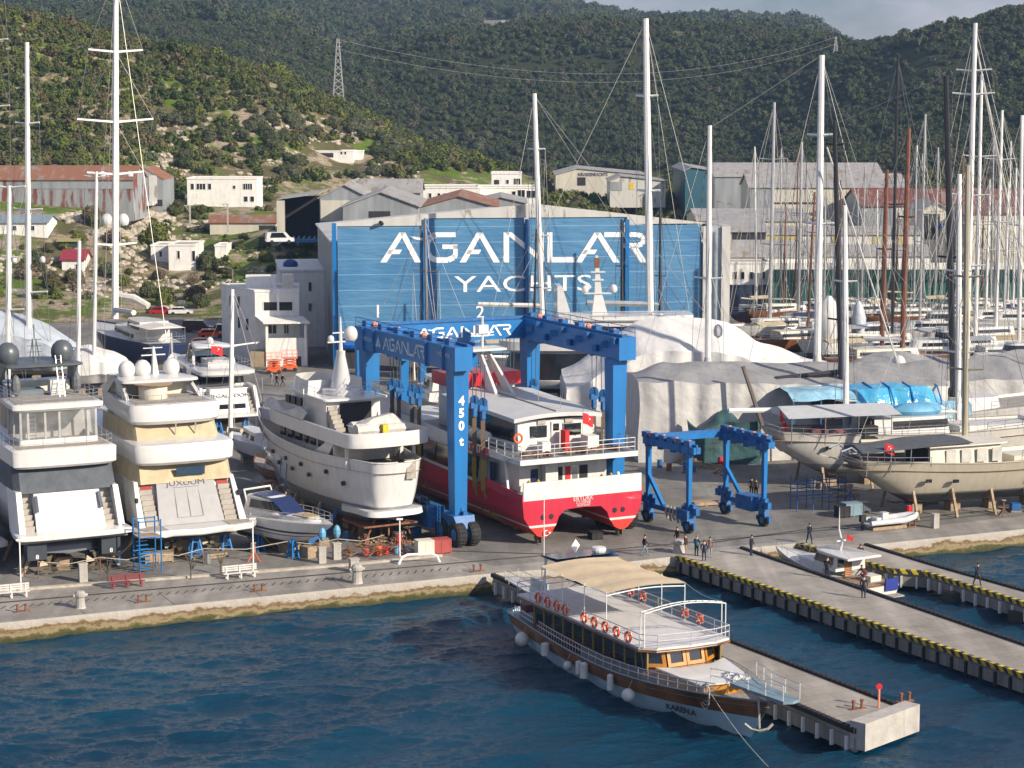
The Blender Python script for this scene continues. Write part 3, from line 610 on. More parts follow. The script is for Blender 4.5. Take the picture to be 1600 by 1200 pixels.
# ================================================================ BUILDINGS
class Fac:
    """a building whose front plane stands through A with heading rz; picture points on that front become local (u, z)"""
    def __init__(s, name, label, cat, A, rz=0., group=None):
        s.A = Vector(A); s.rz = rz; s.t = thing(name, label, cat, s.A, rz, group); s.n = Vector((math.sin(rz), -math.cos(rz), 0)); s.d = Vector((math.cos(rz), math.sin(rz), 0))
    def uz(s, px, py):
        r = ray(px, py); c = Vector((0, 0, HC)); t = (s.A-c).dot(s.n)/r.dot(s.n); p = c+r*t-s.A
        return p.dot(s.d), p.z
    def rect(s, name, m, x0, x1, y0, y1, d=.12, back=.1, lbl=None, parent=None):
        u0, z1 = s.uz(x0, y0); u1, z0 = s.uz(x1, y1); mb = MB(); mb.b2(u0, u1, -d, back, z0, z1); o = mb.build(name, m, parent or s.t)
        if lbl: o['label'] = lbl
        return o
    def window(s, x0, x1, y0, y1, fm=None, bars=1):
        u0, z1 = s.uz(x0, y0); u1, z0 = s.uz(x1, y1); f = .09
        mb = MB(); mb.b2(u0-f, u1+f, -.07, .05, z0-f, z0); mb.b2(u0-f, u1+f, -.07, .05, z1, z1+f); mb.b2(u0-f, u0, -.07, .05, z0, z1); mb.b2(u1, u1+f, -.07, .05, z0, z1)
        for i in range(1, bars): mb.b2(u0+(u1-u0)*i/bars-.04, u0+(u1-u0)*i/bars+.04, -.07, .05, z0, z1)
        w_ = mb.build('window', fm or WHITEW, s.t); p = MB(); p.b2(u0, u1, -.02, .04, z0, z1); p.build('pane', GLASS, w_); return w_
WHITEW = mat('whitewash', (.78, .77, .73), .85, var=.05, vs=.8, bump=.15, grime=.35)
RIBW = ribbed('white_ribbed_sheet', (.70, .70, .67), .45, 3.2, 'X', .05, .06, c3=(.4, .35, .3), rust=.15)
RIBC = ribbed('cream_ribbed_sheet', (.66, .63, .53), .5, 2., 'X', .05, .08)
RIBG = ribbed('grey_ribbed_sheet', (.36, .39, .42), .5, 2.6, 'X', .05, .15, metal=.2)
RIBGY = ribbed('grey_side_sheet', (.42, .44, .45), .5, 2.6, 'Y', .05, .15)
ROOFG = ribbed('grey_roof_sheet', (.44, .43, .41), .5, 2.2, 'X', .06, .12, rust=.10, c3=(.30, .24, .17))
ROOFR = ribbed('rusty_roof_sheet', (.36, .28, .23), .7, 1.6, 'X', .07, .2, rust=1., c3=(.30, .13, .07))
ROOFD = ribbed('red_roof_sheet', (.24, .085, .06), .6, 1.2, 'X', .06, .2, rust=.3, c3=(.33, .2, .15))
ROOFW = ribbed('pale_roof_sheet', (.62, .62, .60), .5, 2.2, 'X', .05, .08)
RUSTW = ribbed('rusty_red_wall', (.34, .36, .38), .7, 2.6, 'X', .05, .2, rust=.5, c3=(.19, .06, .045))
TEAL = ribbed('dark_teal_sheet', (.02, .11, .16), .5, 1.2, 'X', .05, .1)
FABB = None
def door_mat():
    m = mat('blue_door_fabric', (.085, .235, .40), .55, var=.10, vs=.12, c2=(.035, .15, .32)); n = m.node_tree; L = n.links.new; b = n.nodes['Principled BSDF']; t = [x for x in n.nodes if x.type == 'TEX_COORD'][0]
    s = n.nodes.new('ShaderNodeSeparateXYZ'); L(t.outputs['Object'], s.inputs[0]); k = n.nodes.new('ShaderNodeMath'); k.operation = 'MULTIPLY'; k.inputs[1].default_value = .45; L(s.outputs['Z'], k.inputs[0])
    f = n.nodes.new('ShaderNodeMath'); f.operation = 'FRACT'; L(k.outputs[0], f.inputs[0]); g = n.nodes.new('ShaderNodeMath'); g.operation = 'LESS_THAN'; g.inputs[1].default_value = .035; L(f.outputs[0], g.inputs[0])
    mx_ = n.nodes.new('ShaderNodeMixRGB'); L(g.outputs[0], mx_.inputs[0]); L(b.inputs['Base Color'].links[0].from_socket, mx_.inputs[1]); mx_.inputs[2].default_value = (.20, .36, .52, 1); L(mx_.outputs[0], b.inputs['Base Color'])
    w_ = n.nodes.new('ShaderNodeTexNoise'); w_.inputs['Scale'].default_value = 1.2; mp_ = n.nodes.new('ShaderNodeMapping'); mp_.inputs['Scale'].default_value = (.25, 1, 1.2); L(t.outputs['Object'], mp_.inputs[0]); L(mp_.outputs[0], w_.inputs[0]); bu = n.nodes.new('ShaderNodeBump'); bu.inputs['Strength'].default_value = .5; bu.inputs['Distance'].default_value = .25; L(w_.outputs['Fac'], bu.inputs['Height']); L(bu.outputs[0], b.inputs['Normal'])
    return m
FABB = door_mat()
LETW = mat('white_lettering', (.85, .85, .85), .5, var=.02)
def logo(mb, P, th=.02):
    """the yard's word mark: strokes in the picture units of the big hangar sign; P maps (x, y, offset) to a place"""
    W_ = 8.6
    def st(pts, w_=W_, cap=None):
        for (x0, y0), (x1, y1) in zip(pts[:-1], pts[1:]):
            dx, dy = x1-x0, y1-y0; l = math.hypot(dx, dy); ex, ey = dx/l*w_*.0, dy/l*w_*.0; nx, ny = -dy/l*w_/2, dx/l*w_/2
            q = [(x0+nx-ex, y0+ny-ey), (x0-nx-ex, y0-ny-ey), (x1-nx+ex, y1-ny+ey), (x1+nx+ex, y1+ny+ey)]
            mb.add([P(a, b, 0) for a, b in q]+[P(a, b, th) for a, b in q], [(0, 1, 2, 3), (7, 6, 5, 4), (0, 4, 5, 1), (1, 5, 6, 2), (2, 6, 7, 3), (3, 7, 4, 0)])
    def poly(q): 
        n_ = len(q); mb.add([P(a, b, 0) for a, b in q]+[P(a, b, th) for a, b in q], [tuple(range(n_)), tuple(range(2*n_-1, n_-1, -1))]+[(i, (i+1) % n_, n_+(i+1) % n_, n_+i) for i in range(n_)])
    def A_(x0, xa, x1):
        poly([(x0, 410), (xa-4, 363), (xa+5, 363), (x0+10, 410)]); poly([(xa-4, 363), (xa+5, 363), (x1, 410), (x1-10, 410)][::1]); xb = x0+14
        poly([(xb, 390), (xb+20, 390), (xb+16, 397), (xb-4, 397)])
    A_(594, 628, 658)
    poly([(641, 369), (660, 371.5), (678, 363), (712, 363), (712, 370.5), (684, 370.5), (662, 376), (648, 374)])
    st([(681, 367), (672, 371.5), (667.5, 379), (667.5, 394), (672, 402), (681, 406.3), (700, 406.3), (709, 402), (711, 399)]); st([(711.5, 401), (711.5, 383)], 7); st([(691, 385.5), (715, 385.5)], 7)
    A_(718, 749, 781)
    st([(791, 410), (791, 363)]); poly([(788, 363), (799, 363), (850, 403), (850, 410), (845, 410)]); st([(846, 404), (846, 363)], 7)
    st([(859, 410), (859, 363)], 8); st([(859, 406), (898, 406)], 8)
    A_(899, 933, 968)
    st([(944, 366.6), (996, 366.6), (1003, 369), (1006, 374.5), (1003, 381), (996, 383.5), (974, 383.5)], 7.5); poly([(984, 385), (995, 385), (1011, 410), (1000, 410)])
# ---- the blue boat hangar
A = G(523, 577); RZ = R(8)
h = Fac('boat_hangar', 'huge boat hangar with blue fabric doors, white lettering and a low white gable', 'hangar', A, RZ)
t = h.t; W1 = h.uz(1139, 500)[0]; DEP = 48.; ue = h.uz(1105, 400)[0]; EV = h.uz(523, 346)[1]; um, PK = h.uz(835, 316)
zr = h.uz(1139, 350)[1]
LW = 3.2
mb = MB(); mb.loft([[(.05, .5, -2), (W1-2, .5, -2), (W1-2, .5, zr-LW), (um, .5, PK-LW), (.05, .5, EV-LW)], [(.05, DEP, -2), (W1-2, DEP, -2), (W1-2, DEP, zr-LW), (um, DEP, PK-LW), (.05, DEP, EV-LW)]])
mb.build('wall', RIBGY, t); LW -= .25
mb = MB(); mb.loft([[(-.3, .5, EV-LW), (um, .5, PK-LW), (W1-1.5, .5, zr-LW), (W1-1.5, .5, zr-.23-LW), (um, .5, PK-.23-LW), (-.3, .5, EV-.23-LW)], [(-.3, DEP+.5, EV-LW), (um, DEP+.5, PK-LW), (W1-1.5, DEP+.5, zr-LW), (W1-1.5, DEP+.5, zr-.23-LW), (um, DEP+.5, PK-.23-LW), (-.3, DEP+.5, EV-.23-LW)]]); mb.build('roof', ROOFW, t)
def U(px): return h.uz(px, 450)[0]
doors = [(527, 660, 353, 529), (670, 819, 340, 560), (827, 975, 340, 560), (983, 1096, 352, 560)]
mb = MB(); z340 = h.uz(800, 340)[1]; z353 = h.uz(590, 353)[1]
def topz(u): return EV+(PK-EV)*u/um if u < um else PK+(zr-PK)*(u-um)/(W1-um)
pl = [(0, z353), (U(664), z353), (U(664), z340), (U(979), z340), (U(979), z353), (U(1112), z353), (W1, z353-.3), (W1, zr-.2), (um, PK-.22), (0, EV-.2)]
mb.add([(u, -.25, z) for u, z in pl]+[(u, .45, z) for u, z in pl], [tuple(range(10)), tuple(range(19, 9, -1))]+[(i, (i+1) % 10, 10+(i+1) % 10, 10+i) for i in range(10)]); mb.build('gable', RIBW, t)
for x0, x1, y0, y1 in doors:
    u0, z1 = h.uz(x0, y0); u1, _ = h.uz(x1, y0); _, z0 = h.uz(x0, y1) if y1 < 540 else (0, .1)
    mb = MB(); mb.b2(u0, u1, -.05, .2, z0, z1); mb.build('door', FABB, t)
u0, z1 = h.uz(527, 530); u1, z0 = h.uz(660, 545); mb = MB(); mb.tube([(u0, -.1, (z0+z1)/2), (u1, -.1, (z0+z1)/2)], (z1-z0)/2, 10); mb.build('rolled_door', NAVY if False else mat('bright_blue_sheet', (.01, .12, .5), .3, var=.3, vs=2), t)
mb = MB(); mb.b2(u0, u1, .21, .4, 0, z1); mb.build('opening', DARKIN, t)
for x0, x1, y0, m_ in ((519.5, 526, 347, BLUE), (661, 669, 341, BLUE), (820, 826, 341, BLUED), (976, 982, 341, BLUE), (1097, 1111, 352, RIBW), (1126, 1139, 352, RIBW)):
    mb = MB(); mb.b2(U(x0), U(x1), -.45, .1, 0, h.uz(x0, y0+1.5)[1]); mb.build('post', m_, t)
mb = MB(); mb.b2(U(1111), U(1126), -.02, .2, 0, z353-.3); mb.build('end_panel', mat('grey_translucent_sheet', (.33, .38, .42), .3, var=.1), t)
mb = MB(); logo(mb, lambda x, y, o: (h.uz(x, y)[0], -.07-o, h.uz(x, y)[1])); mb.build('lettering', LETW, t)
mb = MB(); zc = h.uz(818, 455)[1]; zt_ = h.uz(818, 430)[1]; ucc = U(818); mb.text('YACHTS', (ucc, -.09, zc), (1, 0, 0), (0, 0, 1), (zt_-zc)/.70, 'C', sx=U(905)*0+1.62, depth=.01); mb.build('lettering', LETW, t)
for ch, x, y0, y1 in (('1', 590, 476, 496), ('2', 750, 477, 497)):
    mb = MB(); zb = h.uz(x, y1)[1]; mb.text(ch, (U(x), -.09, zb), (1, 0, 0), (0, 0, 1), (h.uz(x, y0)[1]-zb)/.70, 'C', bold=.02, depth=.01); mb.build('door_number', LETW, t)
mb = MB(); mb.tube([(U(598), -.2, z353+.3), (U(594), -1.2, z353+.6)], .25, 6); mb.build('lamp', BLACK, t)
# lean-to between office and hangar (in shade)
f = Fac('annexe_building', 'tall pale annexe wall squeezed between the white office and the blue hangar', 'building', V(440, 560, 318), R(8)); mb = MB()
u1 = f.uz(521, 500)[0]; za = f.uz(460, 424)[1]; mb.b2(0, u1, 0, 22, -4, za); mb.build('wall', WHITEW, f.t); mb = MB(); mb.b2(-.2, u1, -.2, 22, za, za+.3); mb.build('parapet', WHITEW, f.t)
f.window(482, 487, 441, 455); f.window(482, 487, 474, 486)
mb = MB(); c = f.uz(456, 421); mb.ball((c[0], 6, c[1]+.3), 1.1, 10, (1.1, 1, .8)); mb.tube([(c[0], 6, c[1]-2), (c[0], 6, c[1])], .5, 8); mb.build('water_tank', mat('blue_tank', (.01, .04, .22), .4), f.t)
# ---- white office
f = Fac('office_building', 'white three-storey office with a roofed front terrace beside the hangar', 'building', V(400, 574, 297), R(6)); t = f.t
u1 = f.uz(467, 450)[0]; zt_ = f.uz(430, 456)[1]
mb = MB(); mb.loft([[(0, 0, -.5), (u1, 0, -.5), (u1, 12, -.5), (-5.2, 12, -.5)], [(0, 0, zt_), (u1, 0, zt_), (u1, 12, zt_), (-5.2, 12, zt_)]]); mb.build('wall', WHITEW, t)
mb = MB(); mb.loft([[(-.08, -.08, zt_), (u1+.08, -.08, zt_), (u1+.08, 12.1, zt_), (-5.3, 12.1, zt_)], [(-.08, -.08, zt_+.3), (u1+.08, -.08, zt_+.3), (u1+.08, 12.1, zt_+.3), (-5.3, 12.1, zt_+.3)]]); mb.build('parapet', WHITEW, t)
mb = MB(); a = f.uz(378, 434); b_ = f.uz(432, 450); mb.b2(a[0]+.4, b_[0], 4, 8, zt_+.3, zt_+1.9); mb.build('roof_room', WHITEW, t); mb = MB(); mb.b2(u1*.62, u1*.88, 2.5, 5.5, zt_+.3, zt_+2.2); mb.build('roof_room', CREAM, t)
f.window(412, 433, 472, 485); f.window(436, 457, 472, 485)
for i in range(3):
    for k_, zz in enumerate((5.2, 8.2)):
        mb = MB(); y = 2.7+i*2.9; x = -.433*y; mb.b2(x-.2, x+.2, y-.3, y+.3, zz, zz+1.6)
        if k_ == 0 or i: mb.build('side_window', GLASS, t)
uf0, uf1 = f.uz(414, 540)[0]+.15, f.uz(480, 540)[0]; zr0 = f.uz(440, 502)[1]; zb = f.uz(440, 527)[1]
mb = MB(); mb.b2(uf0, uf1, -3.2, -.05, -.3, zb); mb.build('terrace_block', WHITEW, t)
mb = MB(); mb.loft([[(uf0-1.4, -.05, zr0+.75), (uf1-.6, -.05, zr0+.75), (uf1-.6, -.05, zr0+.55), (uf0-1.4, -.05, zr0+.55)], [(uf0-.3, -3.7, zr0+.2), (uf1+.4, -3.7, zr0+.2), (uf1+.4, -3.7, zr0), (uf0-.3, -3.7, zr0)]]); mb.build('canopy', WHITEW, t)
for u in (uf0+.2, uf1-.2): mb = MB(); mb.b2(u-.18, u+.18, -3.15, -2.8, zb, zr0+.05); mb.build('post', WHITEW, t)
mb = MB(); mb.b2(uf0+.4, uf1-.4, -3.19, -3.1, zb, zb+.25); mb.build('balustrade', WHITEW, t)
for x0, x1, y0, y1 in ((419, 432, 508, 521), (444, 451, 508, 521)): f.window(x0, x1, y0, y1, bars=2)
mb = MB(); mb.b2(uf0+.9, uf0+1.6, -3.26, -3.1, 0, 1.6); mb.build('door', GLASS, t); mb = MB(); mb.b2(uf1-1.6, uf1-.9, -3.26, -3.1, 0, 1.9); mb.build('door', GLASS, t)
mb = MB(); mb.b2(uf0-2.2, uf0-.1, -3, 0, .0, 2.6); mb.build('shed', mat('shed_tan', (.30, .24, .16), .8), t)
def gab(name, label, cat, px0, px1, pye, pyb, Y, depth, rise=1.8, ridge='y', rz=0., wall=RIBG, roof=ROOFG, over=.4, feats=(), group=None, peak=.5, side=None):
    if px1 < 300 or (px1 < 600 and name in ('house', 'villa', 'shed')):
        p = hit(max(30, (px0+px1)/2), pyb)
        if p and abs(p.y-Y) < 130: Y = p.y
    A = V(px0, pyb, Y); f = Fac(name, label, cat, A, rz, group); u1 = f.uz(px1, pyb)[0]; ze = f.uz(px0, pye)[1]
    mb = MB()
    if ridge == 'y':
        um = u1*peak; pl = [(0, -4), (u1, -4), (u1, ze), (um, ze+rise), (0, ze)]
        mb.loft([[(u, 0, z) for u, z in pl], [(u, depth, z) for u, z in pl]]); mb.build('wall', wall, f.t)
        r_ = [(-over, ze-.12*rise*over), (um, ze+rise+.02), (u1+over, ze-.12*rise*over), (u1+over, ze-.12*rise*over+.2), (um, ze+rise+.22), (-over, ze-.12*rise*over+.2)]
        mb = MB(); mb.loft([[(u, -over, z+.02) for u, z in r_], [(u, depth+over, z+.02) for u, z in r_]]); mb.build('roof', roof, f.t)
    elif ridge == 'x':
        pl = [(0, -4), (depth, -4), (depth, ze), (depth/2, ze+rise), (0, ze)]
        mb.loft([[(0, v, z) for v, z in pl], [(u1, v, z) for v, z in pl]]); mb.build('wall', wall, f.t)
        r_ = [(-over, ze-.1), (depth/2, ze+rise+.02), (depth+over, ze-.1), (depth+over, ze+.1), (depth/2, ze+rise+.22), (-over, ze+.1)]
        mb = MB(); mb.loft([[(-over, v, z+.02) for v, z in r_], [(u1+over, v, z+.02) for v, z in r_]]); mb.build('roof', roof, f.t)
    else:
        mb.b2(0, u1, 0, depth, -4, ze); mb.build('wall', wall, f.t); p = .12
        mb = MB()
        for a in ((-p, u1+p, -p, .2), (-p, u1+p, depth-.2, depth+p), (-p, .2, .2, depth-.2), (u1-.2, u1+p, .2, depth-.2)): mb.b2(*a, ze, ze+.35)
        mb.build('parapet', wall, f.t); mb = MB(); mb.b2(.2, u1-.2, .2, depth-.2, ze, ze+.06); mb.build('roof', roof, f.t)
    for ft in feats:
        k_ = ft[0]
        if k_ == 'w': f.window(*ft[1:5], fm=(WHITEW), bars=ft[5] if len(ft) > 5 else 1)
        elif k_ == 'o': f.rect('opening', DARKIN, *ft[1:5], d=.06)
        elif k_ == 'p': f.rect('panel', ft[5], *ft[1:5], d=.09)
        elif k_ == 't': 
            mb = MB(); u, z = f.uz(ft[2], ft[4]); z1 = f.uz(ft[2], ft[3])[1]; mb.text(ft[1], (u, -.12, z), (1, 0, 0), (0, 0, 1), (z1-z)/.7, 'L', bold=.02, sx=ft[6]); mb.build('lettering', ft[5], f.t)
    return f
DNAVY = mat('navy_lettering', (.02, .03, .12), .5)
# far and middle buildings, front rectangles read off the picture
gab('warehouse', 'long warehouse with a rusty striped roof on the rocky hill at the far left', 'warehouse', -260, 208, 281, 316, 440, 16, 2.6, 'x', wall=RUSTW, roof=ROOFR, feats=[('p', 40, 208, 282, 295, RIBG), ('o', 171, 176, 284, 292)])
f = gab('warehouse', 'patched grey sheet-metal shed end at the right end of the rusty warehouse', 'warehouse', 209, 256, 281, 324, 441, 15, 2.6, 'y', peak=.35, wall=RIBG, roof=ROOFR, over=.1, feats=[('p', 214, 219, 274, 291, RUSTW), ('p', 224, 229, 270, 290, RUSTW), ('p', 232, 246, 274, 318, RIBW), ('o', 240, 254, 312, 322)])
mb = MB(); mb.b2(f.uz(212, 320)[0], f.uz(243, 320)[0], -4, 0, f.uz(212, 320)[1], f.uz(212, 314)[1]); mb.build('lean_to', RIBW, f.t)
gab('villa', 'white two-storey house with windows and an arched one in the middle of the left slope', 'house', 293, 402, 280, 322, 450, 11, 0, 'f', wall=WHITEW, roof=CONC, feats=[('w', 298, 303, 287, 296), ('w', 307, 321, 287, 296, 3), ('w', 325, 330, 287, 296), ('w', 380, 394, 287, 296, 4), ('w', 364, 368, 290, 295), ('w', 381, 387, 307, 315), ('w', 391, 397, 307, 315)])
gab('house', 'white flat-roofed house with two dark windows on the bank above the office', 'house', 236, 264, 385, 408, 388, 10, 0, 'f', wall=WHITEW, roof=CONC, feats=[('w', 249, 253, 393, 401)])
f = gab('house', 'taller white cubic block of the flat-roofed house above the office', 'house', 264, 306, 384, 423, 384, 11, 0, 'f', wall=WHITEW, roof=CONC, feats=[('w', 277, 281, 392, 404), ('w', 300, 305, 392, 408)])
gab('house', 'small white flat-roofed annexe with a pergola right of the tall tree', 'house', 336, 354, 385, 404, 388, 8, 0, 'f', wall=WHITEW, roof=CONC)
gab('house', 'small hut with a dark red roof at far left below the rocky slope', 'house', 97, 132, 406, 424, 392, 6, 1.6, 'x', wall=WHITEW, roof=mat('dark_red_roof', (.28, .03, .05), .6), feats=[('w', 118, 124, 413, 420)])
gab('house', 'low white house with a blue-grey roof behind the leftmost masts', 'house', -10, 74, 348, 368, 415, 9, 1.2, 'x', wall=WHITEW, roof=mat('blue_grey_roof', (.22, .28, .33), .6), feats=[('w', 48, 54, 353, 360), ('w', 20, 26, 353, 360)])
gab('shed', 'small dark green shed above the red-roofed hut', 'shed', 92, 120, 377, 388, 402, 5, .3, 'x', wall=mat('dark_green_boards', (.03, .06, .05), .7), roof=mat('dull_yellow_roof', (.35, .30, .12), .7))
gab('villa', 'small white hilltop villa, its red-edged flat roof among olive trees', 'house', 486, 552, 237, 249, 560, 10, 0, 'f', wall=WHITEW, roof=CONC, feats=[('o', 492, 521, 239, 246), ('w', 532, 535, 236, 241), ('w', 538, 541, 236, 241)])
gab('shed', 'tiny white cubic shed right of the hilltop villa', 'shed', 553, 567, 237, 250, 556, 5, 0, 'f', wall=WHITEW, roof=CONC)
f = gab('warehouse', 'big grey gabled warehouse whose left half stands open and dark', 'warehouse', 500, 577, 310, 362, 415, 38, 2.6, 'y', wall=RIBG, roof=ROOFG, feats=[('p', 501, 534, 313, 345, RIBC), ('p', 534, 577, 313, 345, RIBC)])
u = f.uz(433, 362)[0]; z = f.uz(433, 311)[1]; zz = f.uz(500, 303)[1]
mb = MB(); mb.loft([[(u, 0, z), (-.1, 0, zz+.2), (-.1, 0, zz), (u, 0, z-.2)], [(u, 20, z), (-.1, 20, zz+.2), (-.1, 20, zz), (u, 20, z-.2)]]); mb.build('lean_to_roof', ROOFG, f.t)
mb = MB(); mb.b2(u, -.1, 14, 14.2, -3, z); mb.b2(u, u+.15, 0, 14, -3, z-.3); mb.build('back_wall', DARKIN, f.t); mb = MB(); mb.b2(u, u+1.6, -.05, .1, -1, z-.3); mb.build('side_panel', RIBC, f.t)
gab('warehouse', 'long grey-roofed warehouse running right behind the open dark one', 'warehouse', 560, 657, 301, 330, 432, 14, 2.4, 'x', wall=RIBG, roof=ROOFG)
gab('warehouse', 'grey gabled shed with a small dark opening just behind the hangar roof', 'warehouse', 536, 654, 323, 362, 385, 30, 2.6, 'y', wall=RIBG, roof=ROOFG, feats=[('o', 576, 610, 330, 350)])
gab('warehouse', 'low shed with a rust-brown roof peeking over the hangar gable', 'warehouse', 656, 776, 324, 350, 390, 30, 2.0, 'y', wall=RIBG, roof=ROOFR)
gab('warehouse', 'low grey-roofed shed right of the rust-brown one behind the gable', 'warehouse', 742, 822, 318, 340, 425, 22, 1.2, 'y', wall=RIBG, roof=ROOFG)
gab('shed', 'low open shed with a rusty red roof left of the open dark warehouse', 'shed', 328, 432, 348, 364, 412, 12, 1.2, 'x', wall=RIBC, roof=ROOFR, feats=[('o', 405, 430, 352, 362)])
gab('house', 'long white house with laundry on its balcony behind the sheds', 'house', 658, 747, 294, 322, 462, 14, 0, 'f', wall=WHITEW, roof=CONC, feats=[('w', 670, 674, 302, 309), ('w', 684, 688, 302, 309), ('w', 693, 697, 302, 309), ('o', 706, 735, 301, 312), ('p', 708, 733, 306, 311, mat('pale_laundry', (.5, .5, .6), .8))])
gab('house', 'low white house with tall windows left of the white double-headed mast', 'house', 749, 839, 294, 320, 470, 12, 0, 'f', wall=WHITEW, roof=CONC, feats=[('w', 800, 806, 299, 308), ('w', 809, 820, 297, 309, 2), ('w', 823, 836, 298, 309, 2)])
gab('villa', 'white two-storey villa with a chimney standing highest behind the hangar', 'house', 768, 815, 272, 296, 490, 11, 0, 'f', wall=WHITEW, roof=CONC, feats=[('w', 803, 813, 279, 289, 3), ('w', 791, 795, 281, 287), ('o', 772, 780, 281, 290)])
gab('warehouse', 'long pale warehouse with dark lettering on its gable in the centre distance', 'warehouse', 868, 1008, 273, 300, 560, 26, 1.6, 'y', peak=.25, wall=RIBC, roof=ROOFG, feats=[('t', 'KRAKEN', 903, 270, 275, DNAVY, .95), ('t', 'YACHTS', 928, 270, 275, MATS['dark_lettering'] if 'dark_lettering' in MATS else DNAVY, .8), ('o', 902, 915, 277, 290)])
gab('warehouse', 'white shed with a yellow door in front of the pale lettered warehouse', 'warehouse', 953, 1040, 283, 300, 535, 18, 1.2, 'y', peak=.2, wall=RIBW, roof=ROOFG, feats=[('p', 983, 990, 286, 296, YELLOW), ('p', 953, 972, 284, 298, RIBG)])
gab('building', 'dark teal building left of the big white warehouse', 'building', 1070, 1118, 268, 330, 528, 40, 1.0, 'y', peak=.2, wall=TEAL, roof=ROOFG)
gab('warehouse', 'tallest white warehouse with a closed grey end door and grey roof', 'warehouse', 1116, 1378, 276, 334, 490, 20, 2.8, 'x', wall=RIBC, roof=ROOFG, feats=[('p', 1117, 1161, 277, 334, RIBG)])
gab('warehouse', 'second white warehouse with a long grey roof and a grey closed end', 'warehouse', 1171, 1415, 293, 338, 462, 18, 2.6, 'x', wall=RIBC, roof=ROOFG, feats=[('p', 1172, 1205, 293, 334, RIBG), ('o', 1208, 1280, 316, 319)])
gab('warehouse', 'red-roofed warehouse with a blue-grey gable at the right', 'warehouse', 1345, 1700, 322, 372, 440, 24, 3.0, 'x', wall=RIBG, roof=ROOFD, feats=[('p', 1398, 1412, 324, 342, RIBW), ('p', 1425, 1442, 324, 342, RIBG)])
gab('warehouse', 'large grey warehouse with a dull red roof at the right edge', 'warehouse', 1518, 1720, 334, 410, 405, 22, 1.6, 'x', wall=RIBC, roof=ROOFD)
gab('shed', 'grey open-fronted shed with a blue awning at the right', 'shed', 1440, 1484, 330, 380, 412, 16, 1.6, 'y', wall=RIBC, roof=ROOFG, feats=[('o', 1441, 1468, 334, 374), ('p', 1461, 1484, 349, 356, mat('bright_blue_sheet', (.01, .12, .5)))])
gab('warehouse', 'low long grey roof just right of the hangar gable', 'warehouse', 1090, 1262, 345, 372, 408, 26, 1.6, 'x', wall=RIBC, roof=ROOFG)
gab('warehouse', 'cream gabled shed behind the yellow-panelled one', 'warehouse', 1218, 1310, 352, 374, 410, 18, 1.4, 'y', wall=RIBC, roof=ROOFG)
gab('warehouse', 'grey shed with open dark doors left of the yellow-panelled building', 'warehouse', 1112, 1198, 362, 392, 388, 18, 1.4, 'x', wall=RIBC, roof=ROOFG, feats=[('o', 1144, 1196, 363, 390)])
YP = ribbed('yellow_panel', (.50, .42, .16), .6, 2, 'X', .04)
gab('building', 'long low building with alternating yellow and white panels', 'building', 1198, 1438, 366, 384, 392, 12, 1.0, 'x', wall=RIBW, roof=ROOFG, feats=[('p', 1199, 1245, 368, 383, YP), ('p', 1268, 1275, 368, 383, YP), ('p', 1300, 1308, 368, 383, YP), ('p', 1364, 1370, 368, 383, YP), ('p', 1378, 1384, 368, 383, YP), ('p', 1402, 1410, 368, 383, YP)])
gab('building', 'low building with a broad pale grey roof above the white terrace building', 'building', 1139, 1285, 401, 424, 378, 14, 2.4, 'x', wall=WHITEW, roof=ROOFG)
gab('building', 'pale flat building with cream walls above the green glass front', 'building', 1262, 1452, 400, 428, 382, 10, 1.6, 'x', wall=WHITEW, roof=ROOFG, feats=[('w', 1395, 1401, 410, 418), ('w', 1430, 1436, 410, 418)])
gab('building', 'white building with four small dark windows over a dark ground floor right of the hangar', 'building', 1139, 1204, 412, 447, 369, 12, 0, 'f', wall=WHITEW, roof=CONC, feats=[('w', 1146, 1151, 425, 436), ('w', 1158, 1163, 425, 436), ('w', 1172, 1177, 425, 436), ('w', 1191, 1195, 425, 436)])
GRG = mat('green_glass', (.01, .085, .075), .12, var=.5, vs=.25, c2=(.03, .17, .13)); GRF = mat('dark_green_fascia', (.0, .055, .05), .35, var=.1)
f = gab('building', 'long dark green glass-fronted building behind the right-hand boats', 'building', 1206, 1720, 424, 494, 366, 14, 0, 'f', wall=GRG, roof=WHITEW)
f.rect('fascia', GRF, 1205, 1720, 421, 437, d=.6); mb = MB(); u1 = f.uz(1720, 450)[0]
for i in range(46): u = u1*i/45; mb.b2(u-.07, u+.07, -.12, 0, -1, f.uz(1300, 437)[1])
mb.build('mullion', GRF, f.t)
f.rect('terrace_wall', WHITEW, 1206, 1720, 411, 421, d=-.5, back=.8)
gab('building', 'dark recess with parked plant under the white terrace building', 'building', 1139, 1206, 448, 490, 367, 10, 0, 'f', wall=mat('recess_shade_navy', (.02, .035, .07), .7), roof=CONC)  # recess built as a solid block, its shade put into the navy colour
p = hit(775, 41); gab('villa', 'flat stone villa alone on the top of the far hill', 'house', 756, 800, 32, 41, p.y-6, 14, 0, 'f', wall=mat('hill_stone', (.22, .22, .22), .8), roof=CONC, feats=[('p', 782, 790, 31, 40, CONC)])
